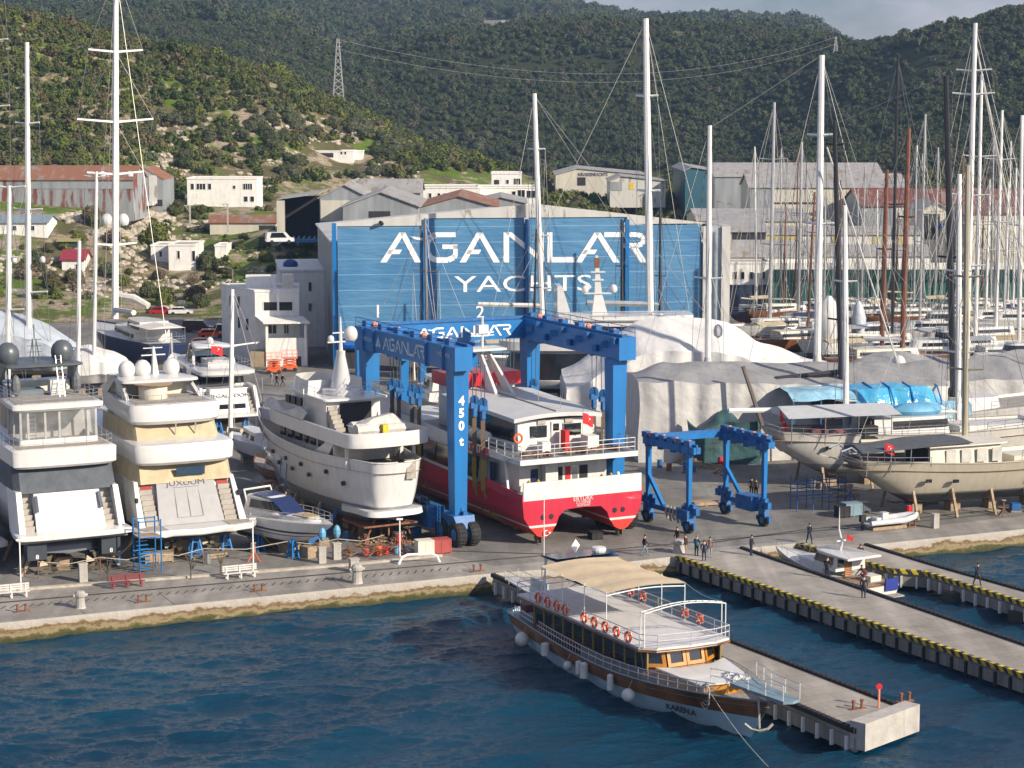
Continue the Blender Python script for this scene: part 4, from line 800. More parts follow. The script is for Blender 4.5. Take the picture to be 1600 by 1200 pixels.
# ---- pylons
def pylon(px, pyt, pyb, wpx, label, Y):
    b_ = V(px, pyb, Y); hgt = V(px, pyt, Y).z-b_.z; wb = wpx/F*Y/2; t = thing('power_pylon', label, 'pylon', b_); mb = MB(); th = .16
    L4 = [(-1, -1), (1, -1), (1, 1), (-1, 1)]; n_ = 9
    def wz(z): return wb*(1-.82*z/hgt)
    for a, c in L4: mb.bar((a*wb, c*wb, -2), (a*wz(hgt), c*wz(hgt), hgt), th, th)
    for i in range(n_):
        z0, z1 = hgt*i/n_, hgt*(i+1)/n_
        for (a, c), (a2, c2) in zip(L4, L4[1:]+L4[:1]): mb.bar((a*wz(z0), c*wz(z0), z0), (a2*wz(z1), c2*wz(z1), z1), .1, .1); mb.bar((a2*wz(z0), c2*wz(z0), z0), (a*wz(z1), c*wz(z1), z1), .1, .1)
    mb.build('lattice', mat('galvanised_lattice', (.42, .43, .44), .5), t); mb = MB()
    for z in (.86, .93): mb.bar((-wb*.7, 0, hgt*z), (wb*.7, 0, hgt*z), .12, .12)
    mb.build('cross_arm', mat('galvanised_lattice', ()), t)
pylon(529, 60, 152, 17, 'tall lattice power pylon on the ridge left of centre', 690); pylon(1305.5, 57, 80, 7, 'small distant pylon in the saddle between the two right hills', 985)
LINEM = mat('power_line', (.3, .3, .3), .5); a, b_ = V(529, 62, 690), V(1305.5, 58, 985)
for k_, off in enumerate((0, 3.2)):
    pts_ = [a.lerp(b_, i/20)+Vector((0, 0, -off-14*(1-(2*i/20-1)**2))) for i in range(21)]; mb = MB(); mb.tube(pts_, .05, 4); tag(mb.build('power_line', LINEM), ['upper power line between the two pylons', 'lower power line between the two pylons'][k_], 'power line')
def lamp(px, pyb, pyt, Y, arm, label):
    b_ = V(px, pyb, Y); hgt = V(px, pyt, Y).z-b_.z; s = arm/F*Y; t = thing('street_lamp', label, 'street lamp', b_)
    mb = MB(); mb.tube([(0, 0, 0), (0, 0, hgt)], .11, 6, r1=.07); mb.build('pole', STEEL, t); mb = MB(); mb.tube([(0, 0, hgt), (s*.5, 0, hgt+.3), (s, 0, hgt+.45)], .05, 5); mb.build('arm', STEEL, t); mb = MB(); mb.box((s*1.1, 0, hgt+.42), (.8, .3, .16)); mb.build('lamp_head', mat('lamp_grey', (.6, .6, .6)), t)
lamp(364, 450, 421, 330, -16, 'street lamp with a single arm rising behind the white office roof')
lamp(1131, 333, 318, 470, -8, 'left short street lamp in front of the tallest white warehouse'); lamp(1147, 335, 321, 470, -8, 'right short street lamp in front of the tallest white warehouse')
lamp(1362, 372, 332, 400, -10, 'street lamp in front of the round green tree at right')
for px, pyb, pyt in ((297, 343, 321), (356, 355, 319)):
    b_ = V(px, pyb, 405); hgt = V(px, pyt, 405).z-b_.z; t = thing('concrete_pole', 'white concrete pole with a braced arm, %s' % ('left one below the two-storey house' if px < 320 else 'right one nearer the open dark warehouse'), 'pole', b_)
    mb = MB(); mb.bar((0, 0, -1), (0, 0, hgt), .28, .28); mb.build('post', CONC, t); mb = MB(); mb.bar((-1.1, 0, hgt), (.3, 0, hgt), .16, .16); mb.bar((-.9, 0, hgt), (0, 0, hgt-1.3), .12, .12); mb.build('bracket', CONC, t)
# ---- old boats' line beside the open warehouse, retaining steps
b_ = V(305, 505, 372); t = thing('stairway', 'rough outdoor steps climbing the bank behind the parked cars', 'stairs', b_)
for i in range(9): mb = MB(); mb.box((-.35*i, .35*i, .25+.42*i), (1.5, .5, .42), -.5); mb.build('step', CONC, t)
def car(px, py, m, label, rz=0., van=False, s=1.):
    p = G(px, py) if G(px, py).y < 352 else V(px, py, 368); p = Vector((p.x, p.y, max(0, p.z))); t = thing('parked_van' if van else 'parked_car', label, 'van' if van else 'car', p, rz)
    L_, W_, Hh = (4.9, 1.95, 2.0) if van else (4.3, 1.8, 1.45); mb = MB(); pr = [(-L_/2, .35), (-L_/2, .95), (-L_*.42, 1.0), (-L_*.33, Hh), (L_*.12, Hh), (L_*.28, .98), (L_/2, .8), (L_/2, .35)]
    if van: pr = [(-L_/2, .35), (-L_/2, 1.1), (-L_*.47, Hh), (L_*.2, Hh), (L_*.36, 1.1), (L_/2, .95), (L_/2, .35)]
    mb.loft([[(x, -W_/2, z) for x, z in pr], [(x, W_/2, z) for x, z in pr]]); mb.build('body', m, t)
    mb = MB(); q = [(-L_*.38, 1.03), (-L_*.32, Hh-.08), (L_*.10, Hh-.08), (L_*.24, 1.03)]; mb.loft([[(x, -W_/2-.01, z) for x, z in q], [(x, W_/2+.01, z) for x, z in q]]); mb.build('side_glass', GLASS, t)
    mb = MB(); mb.loft([[(L_*.135, y, Hh-.05), (L_*.27, y, 1.05), (L_*.275, y, 1.08), (L_*.145, y, Hh)] for y in (-W_*.42, W_*.42)]); mb.build('windscreen', GLASS, t)
    for x in (-L_*.31, L_*.31):
        for y in (-W_/2+.08, W_/2-.08): mb = MB(); mb.lathe([(.1, -.1), (.32, -.1), (.32, .1), (.1, .1)], (x, y, .32), 12, 'y'); mb.build('wheel', BLACK, t)
CARR = mat('car_red', (.35, .01, .02), .25, coat=.5); CARW = mat('car_white', (.7, .7, .7), .25, coat=.5); CARM = mat('car_maroon', (.05, .008, .014), .25, coat=.5); CARO = mat('car_orange', (.75, .09, .01), .3, coat=.4); CARD = mat('car_dark', (.02, .025, .03), .25, coat=.5)
car(252, 503, CARR, 'red car parked left of the white one at the foot of the bank', R(10)); car(283, 503, CARW, 'white car parked at the foot of the steps', R(5))
car(310, 519, CARM, 'dark maroon van parked behind the orange cars', R(-8), True); car(318, 543, CARO, 'orange car parked nearest the small yacht', R(12)); car(330, 528, CARO, 'orange car half hidden behind the other orange one', R(12)); car(352, 520, CARD, 'dark car parked against the side wall of the office', R(4))
car(437, 380, CARW, 'small white truck cab on the bank beside the hangar', R(15), True)
b_ = V(474, 384, 395); t = thing('boat_trailer', 'blue and white trailer load parked above the hangar wall', 'trailer', b_); mb = MB(); mb.b2(-4.5, 4.5, -1, 1, .7, 1.3); mb.build('bed', BLUED, t); mb = MB()
for i in range(9): mb.tube([(-4+i, -.9, 1.3), (-3.6+i, -.9, 1.9)], .12, 5)
mb.build('rack', mat('pale_blue_paint', (.15, .35, .6), .5), t)
# orange scissor lifts
def scissor(px, py, label):
    p = G(px, py); t = thing('scissor_lift', label, 'scissor lift', p, R(8)); mb = MB(); mb.b2(-1.0, 1.0, -.6, .6, .35, .8); mb.build('chassis', ORANGE, t)
    mb = MB()
    for z in (.8, 1.15, 1.5):
        for y in (-.4, .4): mb.bar((-.9, y, z), (.9, y, z+.33), .08, .08); mb.bar((.9, y, z), (-.9, y, z+.33), .08, .08)
    mb.build('scissor', ORANGE, t); mb = MB(); mb.b2(-1.05, 1.05, -.6, .6, 1.85, 1.97)
    for z in (2.4, 2.95):
        for y in (-.6, .6): mb.bar((-1.05, y, z), (1.05, y, z), .05, .05)
        for x in (-1.05, 1.05): mb.bar((x, -.6, z), (x, .6, z), .05, .05)
    for x in (-1.05, -.35, .35, 1.05):
        for y in (-.6, .6): mb.bar((x, y, 1.97), (x, y, 2.95), .05, .05)
    mb.build('platform', mat('orange_white_rail', (.8, .3, .2), .5), t)
    for x in (-.7, .7):
        for y in (-.55, .55): mb = MB(); mb.lathe([(.05, -.1), (.3, -.1), (.3, .1), (.05, .1)], (x, y, .3), 10, 'y'); mb.build('wheel', BLACK, t)
scissor(428, 584, 'left orange scissor lift in front of the white office'); scissor(453, 580, 'right orange scissor lift in front of the white office')
# ================================================================ BOATS: shared shapes
class Bt:
    """a boat standing at picture point (px,py) on height z, heading hd degrees; local +x to the bow"""
    def __init__(s, name, label, cat, px, py, hd, z=0., gz=0., group=None, Y=None):
        s.o = (V(px, py, Y) if Y else G(px, py, gz)); s.o = Vector((s.o.x, s.o.y, s.o.z+z)); s.h = R(hd); s.t = thing(name, label, cat, s.o, s.h, group); s.c, s.s = math.cos(s.h), math.sin(s.h)
    def w(s, x, y, z=0.): return Vector((s.o.x+x*s.c-y*s.s, s.o.y+x*s.s+y*s.c, s.o.z+z))
    def z(s, x, y, py):                       # local height at (x, y) that shows on picture row py
        q = s.w(x, y); r_ = ray(800, py); return HC+r_.z*(q.y/r_.y)-s.o.z
    def loc(s, P): d = P-s.o; return Vector((d.x*s.c+d.y*s.s, -d.x*s.s+d.y*s.c, d.z))
    def P(s, px, py, x):                      # local point at station x (plane across the boat) seen at the picture point
        a = s.w(x, 0); n_ = Vector((s.c, s.s, 0)); r_ = ray(px, py); c0 = Vector((0, 0, HC)); t_ = (a-c0).dot(n_)/r_.dot(n_); return s.loc(c0+r_*t_)
    def Y(s, px, py, Y): return s.loc(V(px, py, Y))
def sst(a, b, x):
    t = min(1, max(0, (x-a)/(b-a))); return t*t*(3-2*t)
def hull(bt, L, B, sheer, keel, m, name='hull', stern=.9, full=2.2, mx=.45, rake=2., flare=.35, bilge=.55, n=22, k=9, bw=0., deckm=None, srake=0., railm=None, midb=None, tum=0., strake=None, x0=0., rnd_=0.):
    """displacement or planing hull; sheer/keel: f(t) heights; bw: bulwark height above the deck"""
    def plan(t):
        a = stern+(1-stern)*math.sin(math.pi/2*min(1, t/mx)); return B/2*a*(1-max(0, (t-mx)/(1-mx))**full)
    rings = []
    for i in range(n+1):
        t = (i/n); t = t**.9 if t < 1 else 1.; b_ = max(plan(t), .02); kz, dz = keel(t), sheer(t); fl = flare*sst(.45, 1, t); ring = []
        for j in range(-k, k+1):
            s_ = abs(j)/k; e = (s_**bilge if s_ > 0 else 0)*(1-fl)+(s_**(1+fl*1.3))*fl; zz = kz+(dz-kz)*(s_**1.6)
            y = b_*e*(1-tum*sst(.55, 1, s_)*(1-sst(.4, .8, t))); x = x0+t*(L-x0)-rake*((1-(zz-kz)/(dz-kz+1e-6))**1.2)*sst(.55, 1, t)-(srake*(zz-kz)/(dz-kz) if t == 0 else 0)
            ring.append((x, y*(1 if j > 0 else -1), zz))
        rings.append(ring)
    if rnd_:
        q0 = rings[0]; k0, d0 = min(p[2] for p in q0), max(p[2] for p in q0)
        rings = [[(x-rnd_*math.sin(a)*(.25+.75*(z-k0)/(d0-k0)), y*math.cos(a)**.8, z) for x, y, z in q0] for a in (1.5, 1.3, 1.05, .75, .4)]+rings
    mb = MB(); mb.loft(rings, closed=False, cap0=True, cap1=False); h_ = mb.build(name, m, bt.t, smooth=True)
    if strake:
        q = strake[0]
        for sg in (0, 1):
            mb = MB(); mb.loft([[(x, y*1.004+(.035 if sg else -.035), z) for x, y, z in (r_[-q:] if sg else r_[:q])] for r_ in rings], closed=False, cap0=False, cap1=False); mb.build('wood_strake', strake[1], bt.t, smooth=True)
    ed = []
    for r_ in rings: ed.append((r_[0], r_[-1]))
    if deckm:
        mb = MB(); dd = [((a[0]+.0, a[1]*.985, a[2]-bw), (b[0], b[1]*.985, b[2]-bw)) for a, b in ed]
        mb.loft([[a, b] for a, b in dd], closed=False, cap0=False, cap1=False); mb.build('deck', deckm, bt.t)
    if railm:
        for q in (0, 1): mb = MB(); mb.tube([Vector(e[q])+Vector((0, 0, .03)) for e in ed], .07, 5); mb.build('rail', railm, bt.t)
    return h_, ed
def half(x0, x1, w0, w1, rf=.25, ra=0., nf=6):
    """half outline of a deckhouse from aft centre to bow centre"""
    p = [(x0-ra, 0.)] if ra else []; n_ = 5
    if ra: p += [(x0-ra*math.cos(a*math.pi/2/n_), w0*math.sin(a*math.pi/2/n_)**.6) for a in range(1, n_)]
    p += [(x0, w0)]; xf = x1-(x1-x0)*rf; p += [(x0+(xf-x0)*i/3, w0+(w1-w0)*(i/3)**2) for i in (1, 2, 3)]
    p += [(xf+(x1-xf)*math.sin(a*math.pi/2/nf), w1*max(.0, math.cos(a*math.pi/2/nf))**.75) for a in range(1, nf+1)]
    return p
def full_ring(h_): return [(x, y) for x, y in h_]+[(x, -y) for x, y in reversed(h_) if y > 1e-4]
def tier(bt, h_, levels, m, name='deckhouse', parent=None, smooth=True, top=True, mb=None):
    """levels: (z, inset, shift aft of the front, shift of the aft end)"""
    r_ = full_ring(h_); x0, x1 = min(p[0] for p in r_), max(p[0] for p in r_); wm = max(p[1] for p in r_); rings = []
    for lv in levels:
        z, ins, fs_, as_ = (list(lv)+[0, 0, 0])[:4]; ring = []
        for x, y in r_:
            t = (x-x0)/(x1-x0); zz = z(x) if callable(z) else z; ring.append((x-fs_*t*t+as_*(1-t)**2, y*(1-ins/wm), zz))
        rings.append(ring)
    m_ = mb or MB(); m_.loft(rings, cap0=False, cap1=top)
    return m_.build(name, m, parent or bt.t, smooth=smooth) if mb is None else m_
def lerp_levels(levels, z):
    for a, b in zip(levels[:-1], levels[1:]):
        if a[0] <= z <= b[0]:
            t = (z-a[0])/(b[0]-a[0]+1e-9); a = (list(a)+[0, 0, 0])[:4]; b = (list(b)+[0, 0, 0])[:4]; return [z]+[a[i]+(b[i]-a[i])*t for i in (1, 2, 3)]
    return (list(levels[-1])+[0, 0, 0])[:4]
def wband(bt, h_, levels, z0, z1, xa=None, xb=None, m=None, name='window_band', proud=.035, parent=None, aft=True):
    """glass strip hugging a tier between heights z0 and z1 (and stations xa..xb)"""
    hh = [(x, y) for x, y in h_ if (xa is None or x >= xa) and (xb is None or x <= xb)]; r_ = [h_[0][0], h_[-1][0]]; x0, x1 = min(p[0] for p in h_), max(p[0] for p in h_); wm = max(p[1] for p in h_)
    def I(xq):
        for (a, b), (c, d) in zip(h_[:-1], h_[1:]):
            if min(a, c) <= xq <= max(a, c) and a != c: return (xq, b+(d-b)*(xq-a)/(c-a))
        return None
    if xa is not None and I(xa): hh = [I(xa)]+hh
    if xb is not None and I(xb): hh = hh+[I(xb)]
    out = []
    for sgn in (1, -1):
        rings = []
        for z in (z0, z1):
            lv = lerp_levels(levels, z); rings.append([(x-lv[2]*((x-x0)/(x1-x0))**2+lv[3]*(1-(x-x0)/(x1-x0))**2+(proud if x > x1-.6 else (-proud if x < x0+.3 else 0)), sgn*(y*(1-lv[1]/wm)+(proud if y > .01 else 0)), z) for x, y in hh])
        mb = MB(); mb.loft(rings, closed=False, cap0=False, cap1=False); out.append(mb.build(name, m or GLASS, parent or bt.t, rec=False))
    return out
def railing(bt, pts, h_=1., sp=1.2, r=.022, m=None, mid=2, name='railing', parent=None):
    mb = MB(); pts = [Vector(p) for p in pts]
    for k_ in range(mid+1): mb.tube([p+Vector((0, 0, h_*(1-k_/(mid+1)))) for p in pts], r, 4)
    for a, b in zip(pts[:-1], pts[1:]):
        n_ = max(1, int((b-a).length/sp))
        for i in range(n_): q = a.lerp(b, i/n_); mb.tube([q, q+Vector((0, 0, h_))], r, 4)
    mb.tube([pts[-1], pts[-1]+Vector((0, 0, h_))], r, 4)
    return mb.build(name, m or STEEL, parent or bt.t)
def dome(bt, x, y, z, r, m=None, name='radome', parent=None, sq=1.15):
    mb = MB(); mb.lathe([(r*.72, 0), (r*.95, r*.35), (r, r*.8), (r*.97, r*1.15), (r*.8, r*1.6*sq*.85), (r*.45, r*1.85*sq*.9), (r*.05, r*1.95*sq*.9)], (x, y, z), 14); return mb.build(name, m or WHITE, parent or bt.t, smooth=True)
def flag(bt, p, s=1., name='flag', dirx=(1, 0, 0)):
    """Turkish ensign on a short staff"""
    p = Vector(p); d = Vector(dirx); mb = MB(); mb.tube([p-Vector((0, 0, s*.9)), p+Vector((0, 0, s*.75))], .025, 4); fs_ = mb.build('flagstaff', STEEL, bt.t)
    mb = MB(); mb.cloth(lambda u, v: p+d*(u*s)+Vector((math.sin(u*6)*.06*s*d.y, -math.sin(u*6)*.08*s, (v-.3)*s*.7-u*s*.35)), 8, 4); f_ = mb.build(name, RED, fs_, rec=False)
    mb = MB(); c = p+d*(s*.36)+Vector((0, -.07*s, s*(.02)))
    up_ = Vector((0, 0, 1))
    for i in range(10):
        a0, a1 = R(40+28*i), R(40+28*(i+1)); ro, ri = .17*s, .135*s
        P = lambda a, r_, ox: c+d*(math.cos(a)*r_+ox)+up_*math.sin(a)*r_
        mb.add([P(a0, ro, 0), P(a1, ro, 0), P(a1, ri, .03*s), P(a0, ri, .03*s)], [(0, 1, 2, 3)])
    q = c+d*.2*s; st_ = [q+d*(math.cos(R(72*i))*.06*s)+up_*(math.sin(R(72*i))*.06*s) for i in range(5)]; mb.add(st_, [(0, 1, 2, 3, 4)]); mb.build('crescent_and_star', LETW, fs_, rec=False)
def mast(bt, b, t_, r, m=ALU, spr=(), boom=None, stays=(), parent=None, wm=None, name='mast', forestay=None, n=8, halyards=3):
    """mast from local b to t_; spr: (fraction, half span); rigging runs over the spreader tips to chain plates either side"""
    b, t_ = Vector(b), Vector(t_); mb = MB(); mb.tube([b, b.lerp(t_, .6), t_], [r, r*.95, r*.75], n); M_ = mb.build(name, m, parent or bt.t, smooth=True)
    ax = Vector((.9*bt.c-.43*bt.s, -.9*bt.s-.43*bt.c, 0)) if hasattr(bt, 'c') and abs(bt.s) < .6 else Vector((0, 1, 0))
    w_ = MB(); wr = max(.02, bt.o.y*.000125)
    tips = {1: [], -1: []}
    for f, hs in spr:
        c = b.lerp(t_, f); q = MB(); q.tube([c-ax*hs+Vector((0, 0, .08*hs)), c, c+ax*hs+Vector((0, 0, .08*hs))], [r*.3, r*.4, r*.3], 5); q.build('spreader', m, M_)
        for s_ in (1, -1): tips[s_].append(c+ax*(s_*hs)+Vector((0, 0, .08*hs)))
    sb = (spr[0][1] if spr else (t_-b).length*.09)*1.15
    for s_ in (1, -1):
        ch = b+ax*(s_*sb); pts_ = [ch]+tips[s_]+[t_]; w_.tube(pts_, wr, 3, cap=False)
        prev = b
        for i, tp in enumerate(tips[s_]): 
            c = b.lerp(t_, spr[i][0]); nx = b.lerp(t_, spr[i+1][0]) if i+1 < len(spr) else t_
            w_.tube([tp, nx], wr*.8, 3, cap=False)
        w_.tube([b+ax*(s_*sb*.9), b.lerp(t_, spr[0][0] if spr else .6)], wr*.8, 3, cap=False)
    for s_ in stays: w_.tube([t_-Vector((0, 0, .3)), Vector(s_)], wr, 3, cap=False)
    for i in range(halyards): w_.tube([t_-Vector((0, 0, .4)), b+Vector((.5*math.cos(i*2.4)*r*3, .5*math.sin(i*2.4)*r*4, .4))], wr*.7, 3, cap=False)
    w_.build('rigging', wm or WIRE, M_)
    if forestay:
        q = MB(); q.tube([Vector(forestay[0]), Vector(forestay[1])], .09, 5); q.build('furled_sail', mat('sail_cover', (.62, .60, .56), .8), M_)
    if boom:
        q = MB(); q.tube([b+Vector((0, 0, boom[1])), b+Vector((-boom[0], 0, boom[1]+.3))], r*.8, 6); q.build('boom', boom[2] if len(boom) > 2 else m, M_)
    return M_
def prop(x, y, z, px_, mb): mb.bar((x, y, 0), (px_, y*.8, z), .2, .2)
def props(bt, xs, y, z, m=PROPW, zt=None, lean=.5, gz=0.):
    """timber shores either side of a hull, each its own part, feet on the ground"""
    for x in xs:
        for s_ in (1, -1):
            mb = MB(); mb.bar((x, s_*(y+lean), -gz), (x, s_*y*.88, z), .22, .22); mb.build('prop', m, bt.t)
def keel_blocks(bt, xs, z, gz=0.):
    for x in xs: mb = MB(); mb.b2(x-.5, x+.5, -.6, .6, -gz, z); mb.build('keel_block', PROPW, bt.t)
BEIGE = mat('beige_canvas', (.50, .42, .28), .9, var=.10, vs=1., bump=.9, bs=1.6); CHAR = mat('charcoal_canvas', (.085, .10, .12), .8, var=.15, vs=1, bump=.6, bs=2)
CLEARV = mat('clear_vinyl', (.35, .36, .36), .15, var=.3, vs=1, alpha=.35)
def steps(bt, x0, x1, y0, y1, z0, z1, n=7, m=None):
    mb = MB()
    for i in range(n):
        a, b = x0+(x1-x0)*i/n, x0+(x1-x0)*(i+1)/n; mb.b2(a, x1, y0, y1, z0+(z1-z0)*i/n, z0+(z1-z0)*(i+1)/n-.002)
    return mb.build('stairs', m or mat('stair_teak', (.38, .35, .31), .7), bt.t)
# ================================================================ yacht with beige covers
bt = Bt('motor_yacht', 'tall white motor yacht with beige canvas covers on two decks, white domes on its arch', 'yacht', 309, 876, 116.5, 0)
t = bt.t; t.scale = (1, 1.07, 1); L = 34
def zz(x, py): return bt.z(x, 0, py)
zp = zz(0, 822); zg = zz(3, 750)
HB = band('yacht_b_hull', [(1.9, (.05, .06, .08)), (2.05, (.45, .45, .45)), (30, (.66, .65, .62))], .22, .4)
hull(bt, L, 8.2, lambda t_: zg-.1+1.7*t_**1.5, lambda t_: 1.1+.5*t_**3+(.3 if t_ < .03 else 0), HB, rake=4, flare=.5, stern=.93, bilge=.34, mx=.5, srake=-1.6, x0=1.9, deckm=WHITE, bw=.5)
mb = MB(); q = [(-1.0, -3.0), (-.7, -4.3), (.3, -4.9), (2.2, -4.5), (2.6, 0), (2.2, 4.5), (.3, 4.9), (-.7, 4.3), (-1.0, 3.0), (-.7, 2.2), (-1.25, 0), (-.7, -2.2)]; q = [(x, y) for x, y in q]
rr_ = [(z_, s1) for z_, s1 in ((zp-.55, .93), (zp-.45, .985), (zp-.1, 1), (zp, .985))]; mb.loft([[(1+(x-1)*s1, y*s1, z_) for x, y in q] for z_, s1 in rr_]); mb.build('swim_platform', WHITE, t, smooth=True)
mb = MB(); mb.loft([[(1.2+(x-1)*s1*.8, y*s1, z_) for x, y in q] for z_, s1 in ((zp-1.0, .6), (zp-.56, .86))]); mb.build('platform_underside', mat('antifoul_navy', (.03, .04, .055), .6), t); mb = MB()
for s_ in (1, -1): mb.prism([(-.6, s_*2.4), (-.4, s_*4.0), (.5, s_*4.5), (1.6, s_*4.2), (1.6, s_*2.4)], zp+.005, zp+.03)
mb.build('platform_pad', GREYTEAK, t)
mb = MB(); mb.loft([[(1.2, -2.6, zp+.02), (1.2, 2.6, zp+.02), (3.4, 2.6, zp+.02), (3.4, -2.6, zp+.02)], [(3.0, -2.3, zg), (3.0, 2.3, zg), (4.2, 2.3, zg), (4.2, -2.3, zg)]]); mb.build('garage_door', mat('silver_gelcoat', (.30, .30, .31), .3, var=.05, coat=.2), t)
mb = MB()
for y in (-1.0, 0, 1.05): mb.bar((1.40, y, zp+.6), (2.68, y*.93, zg-.6), .03, .03)
for z_ in (.16, .85): mb.bar((1.2+1.8*z_-.03, -1.0, zp+(zg-zp)*z_), (1.2+1.8*z_-.03, 1.05, zp+(zg-zp)*z_), .03, .03)
mb.build('door_seam', mat('seam_grey', (.25, .25, .25)), t)
mb = MB(); d_ = Vector((1.8, 0, zg-zp)).normalized(); mb.text('JUXUUM', Vector((1.2+1.8*.89-.04, 0, zp+(zg-zp)*.89)), (0, -1, 0), d_, .62, 'C', depth=.01, sx=1.3); mb.build('lettering', mat('dark_lettering', (.05, .05, .05)), t)
for s_ in (1, -1):
    steps(bt, 1.3, 3.6, s_*2.65, s_*3.6, zp, zg-.2, 8); mb = MB(); mb.b2(3.3, 3.9, s_*2.6, s_*3.5, zg-.9, zg-.1); mb.build('stair_gate', mat('red_lamp_panel', (.35, .05, .04)), t)
    mb = MB(); mb.loft([[(1.0, s_*3.75, zp), (1.0, s_*4.3, zp), (5, s_*4.15, zp), (5, s_*3.75, zp)], [(3.3, s_*3.7, zg+.1), (3.3, s_*4.0, zg+.1), (6, s_*4.1, zg+.2), (6, s_*3.7, zg+.2)]]); mb.build('quarter_fairing', WHITE, t, smooth=True)
    mb = MB(); mb.box((2.2, s_*4.1, zp+1.5+.6), (.35, .2, .35)); mb.build('fairlead', BLACK, t)
z1a, z1b, z2a, z2b = zz(3.2, 722), zz(3.0, 690), zz(5.4, 660), zz(5.6, 629)
def cover(x0, w0, za, x1, w1, zb, m=BEIGE, name='canvas_cover', xf=14.):
    mb = MB(); rings = []
    for f in (0, .33, .66, 1):
        x = x0+(x1-x0)*f; w_ = w0+(w1-w0)*f; z_ = za+(zb-za)*f; rings.append([(xf, -w_, z_), (x+.8, -w_, z_)]+[(x+.15*math.sin(i*2.1+f*2)*.3, -w_+.4+(2*w_-.8)*i/11, z_) for i in range(12)]+[(x+.8, w_, z_), (xf, w_, z_)])
    mb.loft(rings, closed=False, cap0=False, cap1=False); return mb.build(name, m, t, rec=False, smooth=True)
cover(2.9, 3.95, zg-.1, 3.6, 3.9, z1a+.2)
mb = MB(); zq = bt.z(3.1, 0, 735); mb.box((2.8, -.4, zq), (.06, 2.3, .75), 0, Matrix.Rotation(-.2, 3, 'Y')); mb.build('solar_panel', mat('solar_cell', (.03, .06, .10), .2), t)
H2 = half(3.2, 27, 4.05, 3.6, .35, 1.1); l2 = [(z1a, .35, .2, .3), (z1a+.25, .1), (z1b-.35, 0), (z1b-.05, .12, .1, .1), (z1b, .4, .4, .4)]; tier(bt, H2, l2, WHITE, 'deck_overhang')
H15 = half(7.5, 25, 3.7, 3.1, .4); l15 = [(zg-.4, 0), (z1a+.3, .25, 1.5)]; tier(bt, H15, l15, WHITE); wband(bt, H15, l15, zg+.55, z1a-.2, 9, None)
cover(4.9, 3.6, z1b-.05, 5.9, 3.5, z2a+.2)
H3 = half(8, 21.5, 3.3, 2.6, .45); l3 = [(z1b-.1, 0), (z2a+.3, .35, 2.5)]; tier(bt, H3, l3, WHITE); wband(bt, H3, l3, z1b+.55, z2a-.1, 9.5, None)
H4 = half(5.7, 20.5, 3.75, 3.0, .4, 1.2); l4 = [(z2a, .35, .2, .3), (z2a+.3, .08), (z2b-.4, 0), (z2b-.03, .15, .1, .15), (z2b, .5, .6, .4)]; tier(bt, H4, l4, WHITE, 'deck_overhang')
mb = MB(); mb.prism([(5.4, -3), (5.4, 3), (15, 2.9), (15, -2.9)], z2b+.003, z2b+.03); mb.build('deck', GREYTEAK, t)
railing(bt, [(10, -3.3, z2b), (6.0, -3.2, z2b), (5.2, -2.2, z2b), (5.2, 2.2, z2b), (6.0, 3.2, z2b), (10, 3.3, z2b)], .75, 1.1, .02, mid=1)
zt = zz(10, 591)
mb = MB(); mb.lathe([(1.1, 0), (1.15, .1), (1.15, 1.15), (1.05, 1.2)], (8.7, .8, z2b), 16); mb.build('bar_counter', CREAM, t, smooth=True); mb = MB(); mb.lathe([(1.5, 0), (1.55, .05), (1.55, .1), (1.4, .14)], (8.7, .8, z2b+1.2), 16); mb.build('bar_top', mat('bar_top_wood', (.30, .2, .1), .4), t)
mb = MB(); mb.b2(10.8, 14.5, -2.6, 2.6, z2b, z2b+1.0); mb.b2(14, 15.2, -2.8, 2.8, z2b, z2b+1.5); mb.build('seating', CREAM, t)
mb = MB()
for s_ in (1, -1): mb.loft([[(8.2+.6*a, s_*3.1, z2b), (9.5+.6*a, s_*3.1, z2b), (9.5+.6*a, s_*2.85, z2b), (8.2+.6*a, s_*2.85, z2b)] if a == 0 else [(10.6, s_*2.9, zt-.2), (12.6, s_*2.9, zt-.2), (12.6, s_*2.6, zt-.2), (10.6, s_*2.6, zt-.2)] for a in (0, 1)])
for s_ in (1, -1): mb.loft([[(14.5, s_*3.0, z2b), (18.5, s_*2.6, z2b), (18.5, s_*2.4, z2b), (14.5, s_*2.7, z2b)], [(12.5, s_*2.9, zt-.2), (13.8, s_*2.7, zt-.2), (13.8, s_*2.4, zt-.2), (12.5, s_*2.6, zt-.2)]])
mb.build('radar_arch', WHITE, t, smooth=True)
tier(bt, half(9.4, 15.2, 3.15, 2.6, .4, .5), [(zt-.35, .5, .3, .3), (zt-.2, 0), (zt, .05), (zt+.08, .5, .3, .3)], WHITE, 'hardtop')
for y in (2.0, -.2+.9, -1.7): dome(bt, 12, y, zt+.05, .68)
mb = MB(); mb.tube([(12.4, -.45, zt), (12.8, -.45, zt+2.4)], [.35, .1], 8); mb.bar((12.7, -1.4, zt+1.7), (12.7, .6, zt+1.7), .12, .1); mb.bar((12.8, -1.2, zt+2.3), (12.8, .4, zt+2.3), .1, .08); mb.build('antenna_mast', WHITE, t, smooth=True)
for y in (.1, -1.5):
    mb = MB(); zc_ = z1b+.1; mb.tube([(5.3, y, zc_-.5), (4.7, y+.0, zc_+1.7), (4.9, y-.05, zc_+2.1), (5.3, y-.1, zc_+2.1)], .06, 5); mb.build('grab_pole', STEEL, t)
